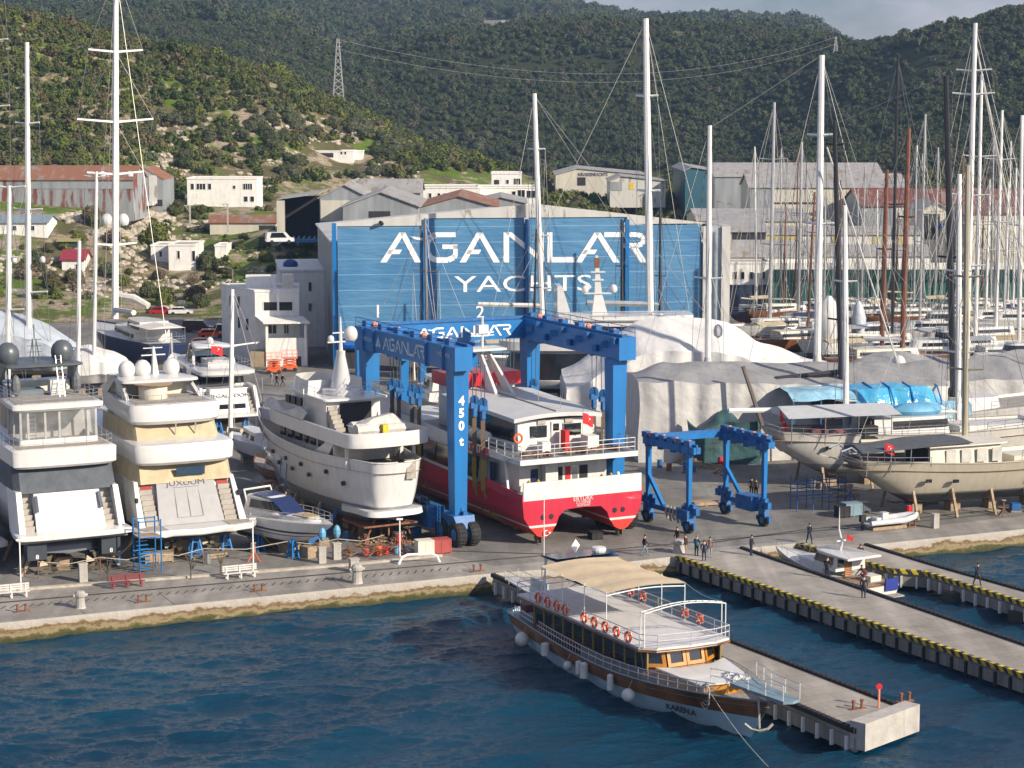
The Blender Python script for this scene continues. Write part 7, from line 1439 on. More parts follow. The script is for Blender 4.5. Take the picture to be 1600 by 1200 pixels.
tops = [(885, 577), (912, 566), (958, 531), (1000, 504), (1040, 496), (1125, 498), (1155, 507), (1200, 532), (1250, 551), (1315, 569)]
def topz(px_):
    for (a, b), (c, d_) in zip(tops[:-1], tops[1:]):
        if a <= px_ <= c: return zrow(Y1+6, b+(d_-b)*(px_-a)/(c-a))
    return zrow(Y1+6, 577)
W_ = (1315-885)/F*Y1
def pf1(f):
    tz_ = topz(885+430*f); e = tz_*.72; return [(0, 0), (0, e*.6), (.2, e), (6, tz_), (12, e), (12.3, 0)]
drape(bt, pf1, 0, W_, TW, 'cover', 60, .28)
mb = MB(); mb.lathe([(.1, -.9), (.5, -.6), (.55, 0), (.4, .5), (.1, .7)], tuple(bt.loc(V(1122, 516, Y1-.5))), 10); mb.build('dome_bulge', WHITE, bt.t, smooth=True)
mb = MB(); p = bt.loc(V(906, 640, Y1)); mb.add([(-.25, 3, 0), (-.3, 5.4, 0), (-.3, 4, 4.8)], [(0, 1, 2)]); mb.build('tent_opening', DARKIN, bt.t, rec=False)
bt = Bt('covered_boat', 'long low grey tarpaulin cover stretching to the right edge behind the blue-wrapped schooner', 'covered boat', 1262, 660, 4, 0, Y=232); bt.o.z = 0; bt.t.location = bt.o; t = bt.t
e3 = zrow(232, 597)
def pf3(f):
    px_ = 1262+470*f; pk = 555 if px_ > 1400 else 555+(1400-px_)*.17; pk += 5*math.sin(px_*.03); r_ = zrow(238, pk); e = min(e3, r_-1); return [(0, 0), (0, e*.6), (.1, e), (5.5, r_), (11, e), (11, 0)]
drape(bt, pf3, 0, 470/F*232, TG, 'cover', 56, .32, mr=TGD, split=(10, 20))
mast_at(bt, 1524, 36, 1510, 560, 236, 9, ALU, [(.28, 1.9), (.49, 2.2), (.79, 2.4), (.86, 2.0)], stays=[bt.loc(V(1650, 560, 236)), bt.loc(V(1400, 590, 236)), bt.loc(V(1440, 590, 236))], forestay=(bt.loc(V(1523, 60, 236)), bt.loc(V(1625, 560, 236))))
dome(bt, *bt.loc(V(1404, 577, 233)), .8); mb = MB(); mb.tube([bt.loc(V(1404, 577, 233)), bt.loc(V(1404, 604, 233))], .12, 5); mb.build('dome_post', BLKM, t)
# ================================================================ wooden-type sailing yachts (gulets), bows to the right
def portholes(bt, L, B, zs, xs, s_=-1, mx=.42, full=2.3, drop=1.2, sq=True, stern=.6, slope=None):
    for x in xs:
        tt = x/L; b_ = B/2*(stern+(1-stern)*math.sin(math.pi/2*min(1, tt/mx)))*(1-max(0, (tt-mx)/(1-mx))**full); z_ = zs(tt)-drop
        if sq: mb = MB(); mb.b2(x-.28, x+.28, s_*(b_*.97-.12), s_*(b_*.97+.06), z_-.15, z_+.15); mb.build('porthole', GLASS, bt.t)
        else: mb = MB(); mb.lathe([(.01, -.1), (.2, -.1), (.2, .1), (.01, .1)], (x, s_*b_*.95, z_), 10, 'y'); mb.build('porthole', GLASS, bt.t)
BGM = band('beige_hull', [(2.0, (.03, .035, .04)), (2.15, (.16, .15, .12)), (5.0, (.45, .41, .33)), (5.08, (.15, .12, .09)), (9, (.45, .41, .33))], .4, .15)
bt = Bt('gulet', 'beige sailing gulet propped on timber nearest the quay at right, grey awning aft', 'sailing yacht', 1352, 806, 19, 0); t = bt.t; L = 34.
zs = bt.z(3, -2, 728)
sh = lambda t_: zs+.9*(1-min(1, t_*2.2))**2*.6+1.7*max(0, t_-.3)**1.5
_, ed = hull(bt, L, 7.4, sh, lambda t_: 1.0+(2.6*(1-t_/.13)**1.3 if t_ < .13 else 0), BGM, rake=5, flare=.4, stern=.55, bilge=.5, mx=.42, full=2.3, bw=.75, deckm=TEAK, railm=mat('beige_cap', (.42, .38, .30), .5), srake=1.0, rnd_=1.0)
portholes(bt, L, 7.4, sh, (4.8, 7.4, 15.5, 18.8, 20.6, 22.4, 24), drop=1.6)
k = MB(); k.loft([[(4, -.25, 0.9), (27, -.25, .9), (27, .25, .9), (4, .25, .9)], [(5, -.3, 1.6), (29, -.3, 1.6), (29, .3, 1.6), (5, .3, 1.6)]]); k.build('keel', mat('antifoul_black', (.03, .035, .04), .7), t)
zd = zs-.7
H = half(5.2, 13.5, 2.4, 2.1, .12); l_ = [(zd, 0), (zd+2.3, .15, .3)]; tier(bt, H, l_, CREAM, smooth=False); tier(bt, half(4.9, 13.9, 2.75, 2.4, .15), [(zd+2.3, 0), (zd+2.42, 0)], CREAM, 'cabin_roof', smooth=False)
for i in range(4): mb = MB(); mb.b2(6.8+1.6*i, 7.8+1.6*i, -2.42, -2.3, zd+.75, zd+1.95); f_ = mb.build('window', mat('pale_blind', (.5, .5, .46), .7), t)
mb = MB(); mb.b2(5.1, 5.3, -1.9, 1.9, zd+.3, zd+2.1); mb.build('cabin_door', DARKIN, t)
AW = mat('grey_awning', (.075, .085, .10), .85, var=.12, bump=.5, bs=1.5)
mb = MB(); mb.loft([[(-1.6, -2.3, zd+2.05), (-1.6, 2.3, zd+2.05), (-1.4, 0, zd+2.6)], [(5.4, -2.9, zd+2.5), (5.4, 2.9, zd+2.5), (5.4, 0, zd+3.0)], [(9.5, -2.6, zd+2.55), (9.5, 2.6, zd+2.55), (9.5, 0, zd+2.75)]], cap0=True, cap1=True); mb.build('awning', AW, t)
for x in (-1.2, 1.2, 3.2):
    for s_ in (1, -1): mb = MB(); mb.tube([(x, s_*2.2, zd), (x, s_*2.4, zd+2.3)], .05, 5); mb.build('awning_pole', STEEL, t)
railing(bt, [(5, -2.9, zs), (1.5, -2.5, zs+.1), (-1.6, -2.0, zs+.3), (-2.0, 0, zs+.4), (-1.6, 2.0, zs+.3)], .8, 1.3, .03, mid=1)
mb = MB()
for s_ in (1, -1): mb.tube([(-.8, s_*1.2, zs-.3), (-1.4, s_*1.2, zs+1.2), (-2.2, s_*1.2, zs+1.8), (-3.2, s_*1.2, zs+1.5)], .09, 6)
mb.build('davit', STEEL, t); mb = MB(); mb.bar((-.5, .6, zs-.1), (-4.6, .6, zs+1.1), .6, .14); mb.build('gangplank', mat('weathered_teak', ()), t)
flag(bt, (.6, -2.2, zs+1.7), 1.25, dirx=(.8, 0, 0)); mb = MB(); mb.b2(14.5, 24, -1.5, 1.3, zd, zd+.9); mb.build('coach_roof', CREAM, t); mb = MB(); mb.b2(17.5, 22, -1.0, 1.0, zd+.9, zd+1.4); mb.build('skylight', mat('dark_skylight', (.10, .11, .12), .4), t)
Yg = bt.w(18.5, 0).y; mast_at(bt, 1512, 258, 1507, 712, Yg, 10, BEIM, [(.30, 1.7), (.62, 1.6)], boom=(11, 1.6, BEIM), stays=[(35, 0, zs+2), (30, 0, zs+2), (-1, 0, zs+2), (4, 0, zs+2)])
railing(bt, [(14, -3.55, zs+.2), (20, -3.5, zs+.5), (27, -2.6, zs+1.1)], .7, 2, .03, mid=1)
props(bt, (3.5, 7.5, 11.5, 15, 19, 23.5), 2.7, 2.5, lean=.7); keel_blocks(bt, range(5, 28, 4), .95)
mb = MB(); a, b = (19.5, -5.2, 0), (15.6, -3.7, zs+.2)
for dx in (0, .9): mb.bar((a[0]+dx, a[1], a[2]), (b[0]+dx, b[1], b[2]), .14, .1)
for i in range(18): f = (i+.5)/18; mb.bar((a[0]+(b[0]-a[0])*f, a[1]+(b[1]-a[1])*f, b[2]*f), (a[0]+(b[0]-a[0])*f+.9, a[1]+(b[1]-a[1])*f, b[2]*f), .09, .06)
o = mb.build('ladder', BLUED, None); o.location = bt.o; o.rotation_euler.z = bt.h; tag(o, 'long blue ladder leaning against the beige gulet at right', 'ladder')
# white gulet behind it
WGM = band('white_gulet_hull', [(1.9, (.12, .13, .14)), (2.5, (.3, .31, .31)), (2.6, (.60, .59, .56)), (9, (.62, .605, .56))], .35, .2)
bt = Bt('gulet', 'off-white sailing gulet in the second row at right, pale awning over its stern', 'sailing yacht', 1222, 762, 16, 0); t = bt.t; L = 40.
zs = bt.z(3, -3, 684); sh = lambda t_: zs+.5*(1-min(1, t_*3))**2+1.6*max(0, t_-.35)**1.5
hull(bt, L, 8.2, sh, lambda t_: 1.0+(2.6*(1-t_/.12)**1.3 if t_ < .12 else 0), WGM, rake=5, flare=.4, stern=.6, bilge=.5, mx=.4, bw=.75, deckm=TEAK, railm=mat('weathered_teak', ()), srake=.9, rnd_=.9)
portholes(bt, L, 8.2, sh, (3.5, 6.5, 10, 13, 17), drop=1.3, mx=.4)
zd = zs-.7
tier(bt, half(8.5, 17.5, 2.7, 2.4, .15), [(zd, 0), (zd+2.2, .2, .5)], WHITE, smooth=False); wband(bt, half(8.5, 17.5, 2.7, 2.4, .15), [(zd, 0), (zd+2.2, .2, .5)], zd+1.1, zd+1.9, 10.5, None)
mb = MB(); mb.b2(8.2, 8.55, -2.3, -1, zd, zd+2.1); mb.build('companionway', mat('dark_wood_panel', (.10, .07, .05), .6), t); mb = MB(); mb.b2(6.8, 8.4, -3.6, -2.5, zd+.2, zd+1.7); mb.build('black_netting', BLACK, t)
tier(bt, half(18, 31, 2.2, 1.7, .3), [(zd, 0), (zd+1.0, .3, .3)], TG, 'covered_coach_roof'); tier(bt, half(26.5, 33, 1.9, 1.3, .5), [(zd+.1, 0), (zd+1.35, .2, .3)], WHITE, 'fore_cabin'); mb = MB(); mb.ball((14, -.5, zd+2.6), 1.6, 10, (1.8, .8, .5)); mb.build('upturned_dinghy', mat('pale_blue_vinyl', ()), t, smooth=True)
mb = MB(); mb.loft([[(-.8, -3.2, zd+2.7), (-.8, 3.2, zd+2.7), (-.6, 0, zd+3.5)], [(11, -3.4, zd+2.7), (11, 3.4, zd+2.7), (11, 0, zd+3.4)]]); mb.build('awning', mat('pale_grey_awning', (.42, .44, .46), .8, var=.05), t)
for x in (-.5, 3, 6.5, 10): mb = MB(); mb.tube([(x, -3.2, zd), (x, -3.2, zd+2.75)], .05, 5); mb.build('awning_pole', STEEL, t)
railing(bt, [(18, -3.9, zs), (9, -3.9, zs), (3, -3.4, zs), (-1.2, -2.2, zs+.2), (-1.4, 2.2, zs+.2)], .85, 1.6, .03, mid=1); railing(bt, [(20, -3.9, zs+.1), (28, -3.3, zs+.6), (36, -1.6, zs+1.2)], .8, 1.8, .03, mid=1)
mb = MB(); mb.ball((3.5, -.5, zd+.8), .9, 8, (1.4, .8, .8)); mb.ball((5.3, -1, zd+.7), .7, 8, (1.3, .8, .7)); mb.build('covered_deck_gear', mat('maroon_cloth', (.16, .06, .07), .8), t)
flag(bt, (-1.0, -1.5, zs+2.0), 1.5, dirx=(.35, -.3, -.6)); mb = MB(); mb.tube([(33, -1.5, zs+1.2), (33.1, -1.5, zs+1.2)], .5, 8); mb.build('red_buoy', RED, t)
Yg = bt.w(13, 0).y; mast_at(bt, 1320, 321, 1322, 668, Yg, 10, ALU, [(.12, 1.1), (.66, 1.2)], boom=(12.5, 1.9, ALU), stays=[(38, 0, zs+2), (1, 0, zs+3), (24, 0, zs+2)])
Yg2 = bt.w(29, 0).y; mast_at(bt, 1499, 272, 1497, 668, Yg2, 9.5, ALU, [(.30, 1.6), (.62, 1.3)], stays=[(41, 0, zs+3), (15, 0, zs+2), (38, 0, zs+3)], boom=(9, 1.6, TG)); 
props(bt, (3, 8, 13, 18), 3, 2.3); keel_blocks(bt, range(5, 34, 4), .95)
mb = MB(); mb.loft([[(4, -.35, .9), (32, -.35, .9), (32, .35, .9), (4, .35, .9)], [(3.5, -.4, 2.2), (33, -.4, 2.2), (33, .4, 2.2), (3.5, .4, 2.2)]]); mb.build('keel', mat('pale_keel', (.42, .42, .40), .6), t)
# schooner under blue plastic
bt = Bt('schooner', 'white schooner hull wrapped in shiny blue plastic amidships with black masts', 'sailing yacht', 1330, 722, 15, 0, Y=216); bt.o.z = 0; bt.t.location = bt.o; t = bt.t; L = 38.
zs = bt.z(4, -3, 652); sh = lambda t_: zs+3.0*max(0, t_-.15)**1.2
hull(bt, L, 8., sh, lambda t_: 1.2+(2.4*(1-t_/.12)**1.3 if t_ < .12 else 0), band('schooner_hull', [(2.4, (.2, .2, .2)), (9, (.63, .63, .62))], .3), rake=5, flare=.4, stern=.6, bilge=.5, mx=.4, bw=.3, deckm=GREYTEAK, srake=1.2); portholes(bt, L, 8., sh, (9, 13.5, 18, 22, 24.5, 28), drop=1.1, mx=.4, sq=False)
BP = mat('shiny_blue_plastic', (.025, .24, .50), .18, var=.25, vs=.6, bump=1.6, bs=1.2, c2=(.10, .42, .62)); BPL = mat('pale_blue_plastic', (.28, .52, .68), .25, var=.2, vs=.5, bump=1.6, bs=1.1)
q0 = bt.loc(V(1330, 640, 216))
def pfb(f): w_ = 3.4; h_ = 3.3*(1-.5*max(0, f-.82)/.18); return [(-w_, zs-.3), (-w_*.9, zs+h_*.5), (-w_*.62, zs+h_*.9), (0, zs+h_), (w_*.9, zs+h_*.8), (w_, zs)]
drape(bt, pfb, -1, 9.6, BP, 'plastic_wrap', 26, .18); drape(bt, lambda f: [(-3.9, zs-.5+.1*math.sin(f*20)), (-3.6, zs+1.2), (-2.9, zs+1.5)], 0, 12, BPL, 'plastic_skirt', 26, .2, ends=False); drape(bt, lambda f: [(-3.5, zs+2.2), (-2.2, zs+3.0), (0, zs+3.2), (3, zs+2.4)], -8.2, -1, BPL, 'plastic_awning', 16, .15, ends=False)
for x in (-8, -5, -2.5): mb = MB(); mb.bar((x, -3.3, zs-2.5), (x, -3.3, zs+2.4), .12, .12); mb.build('frame_post', BLUED, t)
for x in (1.2, 3.2, 5.5, 8.6): mb = MB(); mb.tube([(x, y, zs+z_) for y, z_ in ((-3.5, -.3), (-3.25, 1.7), (-2.2, 3.05), (0, 3.4), (3, 2.7))], .09, 5); mb.build('blue_band', BLUE, t)
mb = MB(); mb.b2(-4.6, -1.2, -2.4, 2, zs, zs+2.0); mb.build('dark_shelter', DARKIN, t)
tier(bt, half(11, 17, 1.9, 1.6, .3), [(sh(.3)-.2, 0), (sh(.3)+1.2, .2, .4)], WHITE, smooth=False); mb = MB(); mb.ball((12, 0, sh(.3)+1.7), .9, 8, (1.2, 1, .9)); mb.build('dark_bundle', BLACK, t)
mast_at(bt, 1304, 190, 1315, 630, 217, 9, BLKM, [(.30, 1.3), (.92, 1.0)], stays=[bt.loc(V(1478, 118, 222))], wm=WIRED); mast_at(bt, 1478, 118, 1490, 630, 222, 11, BLKM, [(.20, 1.4), (.45, 1.3)], stays=[bt.loc(V(1640, 600, 228)), bt.loc(V(1600, 600, 228))], wm=WIRED)
railing(bt, [(14, -4.0, sh(.4)), (24, -3.4, sh(.62)), (32, -1.8, sh(.85))], .8, 2, .03, mid=1); keel_blocks(bt, range(4, 34, 5), 1.2)
# ================================================================ boats farther back, each with its own mast
HULLC = {'w': band('far_white_hull', [(1.6, (.06, .08, .13)), (9, (.62, .62, .60))], .3), 'n': band('far_navy_hull', [(1.5, (.25, .05, .04)), (9, (.015, .03, .09))], .3), 'b': band('far_wood_hull', [(1.5, (.05, .05, .06)), (9, (.24, .09, .035))], .35, planks=3), 'g': band('far_grey_hull', [(1.6, (.10, .05, .04)), (9, (.30, .33, .36))], .35), 'c': band('far_cream_hull', [(1.6, (.04, .06, .05)), (9, (.50, .44, .30))], .35)}
SAILC = [mat('sail_cover', ()), mat('grey_canvas', (.30, .32, .35), .85), mat('beige_canvas', ()), NAVY]
def farboat(name, label, px, Y, hd, L, B, hc, masts=(), cab=1, zd=3.0, group=None, cover=None, deck_py=None, mm=ALU, bimini=None, flagged=False):
    b0 = V(px, 500, Y); bt = Bt(name, label, 'sailing yacht' if masts else 'motorboat', 0, 0, hd, Y=Y, group=group); 
    c_, s_ = math.cos(R(hd)), math.sin(R(hd)); bt.o = Vector((b0.x-c_*L*.45, Y-s_*L*.45, 0)); bt.t.location = bt.o; t = bt.t
    sh_ = lambda q: zd+.35*(1-q)*.4+1.0*max(0, q-.4)**1.5
    hull(bt, L, B, sh_, lambda q: .8+(1.3*(1-q/.15)**1.3 if q < .15 else 0), HULLC[hc], rake=L*.11, flare=.4, stern=.68, bilge=.48, mx=.42, n=14, k=5, bw=.25, deckm=GREYTEAK if hc in 'bc' else WHITE, srake=.5)
    if cab:
        tier(bt, half(L*.18, L*.62, B*.33, B*.25, .35), [(zd-.2, 0), (zd+1.1, .2, .5), (zd+1.15, .3, .6)], WHITE if hc != 'b' else CREAM, smooth=False)
        wband(bt, half(L*.18, L*.62, B*.33, B*.25, .35), [(zd-.2, 0), (zd+1.1, .2, .5)], zd+.3, zd+.8, L*.2, L*.55)
        if cab > 1: tier(bt, half(L*.16, L*.42, B*.28, B*.22, .3), [(zd+1.1, 0), (zd+2.5, .2, .6), (zd+2.6, .1, .5)], WHITE, 'wheelhouse', smooth=False); wband(bt, half(L*.16, L*.42, B*.28, B*.22, .3), [(zd+1.1, 0), (zd+2.5, .2, .6)], zd+1.5, zd+2.2)
    if bimini is not None:
        mb = MB(); mb.loft([[(L*.0, -B*.33, zd+2.1), (L*.0, B*.33, zd+2.1), (L*.0, 0, zd+2.5)], [(L*.24, -B*.36, zd+2.2), (L*.24, B*.36, zd+2.2), (L*.24, 0, zd+2.6)]]); mb.build('bimini', SAILC[bimini], t)
        for x in (.01, .23):
            for q in (1, -1): mb = MB(); mb.tube([(L*x, q*B*.33, zd), (L*x, q*B*.34, zd+2.2)], .04, 4); mb.build('bimini_pole', STEEL, t)
    railing(bt, [(L*.55, -B*.46, zd+.1), (L*.2, -B*.45, zd+.1), (.2, -B*.34, zd+.2), (.1, B*.34, zd+.2)], .7, 1.8, .03, mid=1)
    for i, (xt, yt, xb, yb, rp, m_, spr) in enumerate(masts):
        mast_at(bt, xt, yt, xb, yb, Y, rp, m_, spr, boom=(L*.26, 1.3, SAILC[(int(px)+i) % 3]), stays=[(L+.2, 0, zd+1.2), (0, 0, zd+.4)]+([(L*.86, 0, zd+1)] if rp > 4 else []), halyards=3, wm=WIRED if m_ in (BLKM, BRWM) else WIRE)
    for x in (L*.3, L*.6): mb = MB(); mb.b2(x-.4, x+.4, -.5, .5, 0, .85); mb.build('keel_block', PROPW, t)
    if flagged: flag(bt, (.2, 0, zd+2), 1.2, dirx=(.5, -.6, 0))
    return bt
FB = [
 ('white sailing yacht with a tall alloy mast just right of the hangar', 1203, 322, 200, 17, 4.8, 'w', [(1210, 160, 1203, 500, 6, GRYM, [(.74, 2.3), (.35, 1.8)])], 1, None),
 ('white sailing yacht with a slim mast second from the hangar corner', 1248, 330, 195, 15, 4.4, 'w', [(1253, 222, 1247, 500, 5, GRYM, [(.6, 1.5)])], 1, 1),
 ('varnished wooden sailing boat with bright orange topsides beyond the white peaked tent', 1258, 305, 20, 18, 5.2, 'b', [(1273, 300, 1262, 510, 4, BRWM, [(.7, 1.2)])], 1, 2),
 ('wooden ketch with two brown wooden masts in the packed rows at right', 1398, 282, 10, 22, 6, 'b', [(1386, 265, 1378, 540, 8, BRWM, [(.55, 1.1)]), (1420, 200, 1410, 545, 9, BRWM, [(.6, 1.2)])], 1, 2),
 ('grey-hulled sailing yacht with a thin dark mast left of the brown-masted ketch', 1394, 300, 15, 20, 5.2, 'g', [(1403, 90, 1393, 545, 5.5, BLKM, [(.5, 1.6), (.62, 1.3)])], 1, 1),
 ('white sailing yacht with a thin grey mast between the brown and black masts', 1440, 318, 190, 16, 4.6, 'w', [(1446, 178, 1437, 510, 4.5, GRYM, [(.33, 1.4), (.4, 1.1)])], 2, None),
 ('white sailing yacht whose tall mast stands right beside the tallest white mast', 1526, 296, 12, 20, 5.2, 'w', [(1534, 116, 1524, 540, 6.5, ALU, [(.45, 2.2), (.7, 2.4)])], 2, 1),
 ('cream motor sailer with a pale mast near the right edge', 1558, 310, 14, 18, 5, 'c', [(1566, 172, 1556, 520, 5.5, ALU, [(.5, 2.8), (.78, 2.4)])], 1, 2),
 ('white yacht with a short white mast left of the cream motor sailer', 1542, 336, 196, 15, 4.4, 'w', [(1547, 280, 1540, 500, 4.5, ALU, [(.5, 1.4)])], 1, 0),
 ('white yacht with a short white mast right of the cream motor sailer', 1575, 332, 190, 15, 4.4, 'w', [(1576, 284, 1569, 500, 4.5, ALU, [(.5, 1.4)])], 1, 1),
 ('navy sailing yacht with a white mast at the right edge of the packed rows', 1590, 285, 12, 20, 5.4, 'n', [(1597, 180, 1592, 560, 7, ALU, [(.55, 1.8)])], 1, 1),
 ('white motor yacht with a raked wheelhouse in the rows right of the white peaked tent', 1335, 300, 200, 17, 5.2, 'w', [], 2, 1),
 ('grey and white motor yacht below the green glass building', 1455, 292, 195, 20, 5.6, 'g', [], 2, None),
 ('white flybridge motor yacht with a red ensign near the right edge', 1560, 276, 190, 22, 6, 'w', [], 2, 0),
 ('wooden boat with a beige bimini directly below the green glass building', 1430, 338, 10, 18, 5.2, 'b', [(1432, 250, 1428, 470, 3.5, GRYM, [(.6, 1.1)])], 1, 2),
 ('white sailing yacht tucked between the thick white mast and the grey cover', 1300, 318, 15, 14, 4.2, 'w', [(1290, 300, 1287, 500, 3.5, GRYM, [(.6, 1.2)])], 1, 3),
 ('small white sailing boat far back with a thin leaning mast', 1345, 345, 200, 12, 3.8, 'w', [(1352, 260, 1346, 480, 3, GRYM, [(.6, 1.0)])], 1, None),
 ('cream sailing boat far back beneath the white terrace', 1500, 346, 10, 14, 4.2, 'c', [(1506, 240, 1500, 480, 3.5, BRWM, [(.6, 1.1)])], 1, 2),
 ('white sailing boat far back with three thin shrouds near the red-roofed sheds', 1470, 346, 190, 13, 4, 'w', [(1466, 230, 1461, 480, 3, GRYM, [(.6, 1.0)])], 1, None),
 ('navy sailing boat far back before the grey shed', 1530, 350, 10, 13, 4, 'n', [(1553, 210, 1548, 480, 3, GRYM, [(.6, 1.1)])], 1, 1),
 ('white ketch far back at the extreme right', 1605, 340, 192, 16, 4.6, 'w', [(1588, 262, 1583, 480, 3.5, ALU, [(.6, 1.2)])], 1, 0),
 ('wooden cutter far back between white masts right of the hangar', 1228, 346, 10, 14, 4.2, 'b', [(1228, 318, 1224, 480, 3, BRWM, [(.6, 1.0)])], 1, 2),
 ('white ketch before the hangar doors with two very tall white masts', 930, 283, 8, 34, 7.6, 'w', [(835, 146, 847, 492, 9, ALU, [(.36, 1.5), (.75, 1.3), (.12, 1.6)]), (1009, 29, 1016, 490, 12, ALU, [(.42, 1.7), (.74, 1.6)])], 1, 2),
 ('dark-masted sailing yacht directly in front of the hangar, right half', 985, 288, 10, 20, 5.4, 'n', [(971, 342, 972, 490, 4.5, BLKM, [(.5, .9)]), (1032, 322, 1031, 490, 4.5, BLKM, [(.35, .9)])], 1, 1),
 ('sailing yacht with a brownish mast before the left half of the hangar', 668, 282, 170, 16, 4.8, 'w', [(664, 341, 668, 560, 5, mat('tan_mast', (.25, .21, .18), .5), [(.62, 2.0), (.2, 1.5)])], 1, 1),
 ('dark-masted small sailing boat before the hangar middle seam', 834, 280, 190, 14, 4.2, 'g', [(838, 358, 834, 540, 3.5, BLKM, [(.5, .9)])], 1, None)]
for lb, px_, Y_, hd_, L_, B_, hc_, ms, cb, bm_ in FB:
    farboat('sailing_yacht' if ms else 'motor_yacht', lb, px_, Y_, hd_, L_, B_, hc_, ms, cb, 3.0, None, bimini=bm_, flagged=('ensign' in lb))
rq = random.Random(31)
for i in range(16):
    px_ = 1190+26*i+rq.uniform(-8, 8); yt = rq.uniform(215, 340)
    hc_ = rq.choice('wwcngb'); farboat('sailing_yacht', 'small %s-hulled sailing boat in the %s of the far rows before the green glass' % ({'w': 'white', 'c': 'cream', 'n': 'navy', 'g': 'grey', 'b': 'wood'}[hc_], ('left quarter', 'middle left', 'middle right', 'right quarter')[i//4]), px_, 352+rq.uniform(-6, 8), rq.choice((8, 190, 15, 30)), rq.uniform(10, 14), 3.8, hc_, [(px_+rq.uniform(-4, 6), yt, px_, 480, 2.6, rq.choice((GRYM, ALU, BRWM, GRYM)), [(.6, 1.0)])], 1, 2.6, 'small sailing boats in the far rows')
# tall wrapped bundles
for px_, Y_, hpx, wpx, lb, m_ in ((1292, 296, 462, 40, 'white wrapped superstructure standing upright beside the thick white mast', TW), (1340, 300, 470, 22, 'pale blue cone-shaped cover hung under a dark leaning spar', TB)):
    b_ = V(px_, 560, Y_); z0_, z1_ = 3.0, zrow(Y_, hpx); w_ = wpx/F*Y_/2; bt = Bt('covered_boat', lb, 'covered boat', 0, 0, 0, Y=Y_); bt.o = Vector((b_.x, Y_, 0)); bt.t.location = bt.o; h2 = z1_
    mb = MB(); mb.lathe([(w_*1.1, 0), (w_, h2*.45), (w_*.95, h2*.72), (w_*.6, h2*.92), (w_*.15, h2)], (0, 0, 0), 16); mb.v = [(x+wob((x, y, z), .4), y+wob((y, z, x), .4), z) for x, y, z in mb.v]; mb.build('cover', m_, bt.t, smooth=True)
# big white motor yacht before the hangar
bt = Bt('motor_yacht', 'big white motor yacht side-on in front of the hangar, two domes and a radar mast', 'yacht', 800, 600, 184, 0, Y=262); t = bt.t; L = 34; bt.o = Vector((V(1110, 600, 262).x, 262, 0)); bt.t.location = bt.o
zs = zrow(258, 598); hull(bt, L, 7.6, lambda q: zs+.8*q*q, lambda q: 1.0, band('big_yacht_hull', [(1.8, (.05, .05, .06)), (30, (.64, .65, .66))]), rake=5, flare=.5, stern=.95, bilge=.36, mx=.5, deckm=WHITE)
z1_, z2_, z3_ = zrow(259, 548), zrow(260, 530), zrow(261, 496)
H = half(3, 27, 3.3, 2.9, .35); l_ = [(zs-.3, 0), (z1_, .2, 1.5)]; tier(bt, H, l_, WHITE); wband(bt, H, l_, zs+.35, z1_-.25, 4, None); tier(bt, half(1, 27, 3.7, 3.2, .35, .5), [(z1_, .2, .2, .2), (z1_+.15, 0), (z2_-.1, 0), (z2_, .2, .3)], WHITE, 'deck_overhang')
H = half(6, 22, 2.9, 2.5, .4); l_ = [(z2_, 0), (z3_-.3, .2, 2)]; tier(bt, H, l_, WHITE); wband(bt, H, l_, z2_+.9, z3_-.9, 8, None); tier(bt, half(3, 21, 3.2, 2.8, .4, .5), [(z3_-.3, .2, .2, .2), (z3_-.1, 0), (z3_+.5, .2, .6)], WHITE, 'deck_overhang')
for px_ in (1018, 1033): p = bt.loc(V(px_, 508, 260)); dome(bt, p.x, p.y, p.z, .75)
p = bt.loc(V(940, 495, 260)); zt_ = zrow(260, 400); mb = MB(); mb.loft([[(p.x-.9, -.6, p.z), (p.x+1.2, -.6, p.z), (p.x+1.2, .6, p.z), (p.x-.9, .6, p.z)], [(p.x-.1, -.3, p.z+3), (p.x+.8, -.3, p.z+3), (p.x+.8, .3, p.z+3), (p.x-.1, .3, p.z+3)], [(p.x+.4, -.15, zt_), (p.x+.7, -.15, zt_), (p.x+.7, .15, zt_), (p.x+.4, .15, zt_)]])
for z_, w_ in ((2.9, 3.4), (4.6, 1.4), (5.6, 1.8)): mb.box((p.x+.4, 0, p.z+z_), (w_, .9, .16))
mb.build('radar_mast', WHITE, t); dome(bt, p.x-1.6, 0, p.z+3, .5); dome(bt, p.x+2.0, 0, p.z+3, .45); mb = MB(); mb.b2(p.x+.2, p.x+.8, -.3, .3, zt_-1.5, zt_-.3); mb.build('mast_lights', RUST, t)
mb = MB(); p2 = bt.loc(V(884, 510, 260)); mb.loft([[(p2.x-1, -2.4, p2.z), (p2.x+1.2, -2.4, p2.z), (p2.x+1.2, 2.4, p2.z), (p2.x-1, 2.4, p2.z)], [(p2.x+.6, -2.2, p2.z+5.2), (p2.x+1.2, -2.2, p2.z+5.2), (p2.x+1.2, 2.2, p2.z+5.2), (p2.x+.6, 2.2, p2.z+5.2)]]); mb.build('radar_arch', WHITE, t)
for s_ in (1, -1): mb = MB(); mb.lathe([(.01, -.1), (.45, -.1), (.45, .1), (.01, .1)], (L*.8, s_*2.1, zs-1.0), 12, 'y'); mb.build('porthole', GLASS, t)
railing(bt, [(20, 2.6, z3_), (5, 3.0, z3_), (3.2, 0, z3_)], .9, 1.5, .03, mid=1); keel_blocks(bt, range(4, 30, 5), 1.0)
# cream trawler behind the ferry
bt = farboat('fishing_boat', 'cream trawler with a square wheelhouse seen between the legs of the big lift', 668, 232, 115, 17, 5.6, 'c', [(646, 560, 648, 620, 5, CREAM, []), (693, 545, 690, 625, 5, ALU, [])], 2, 4.6)
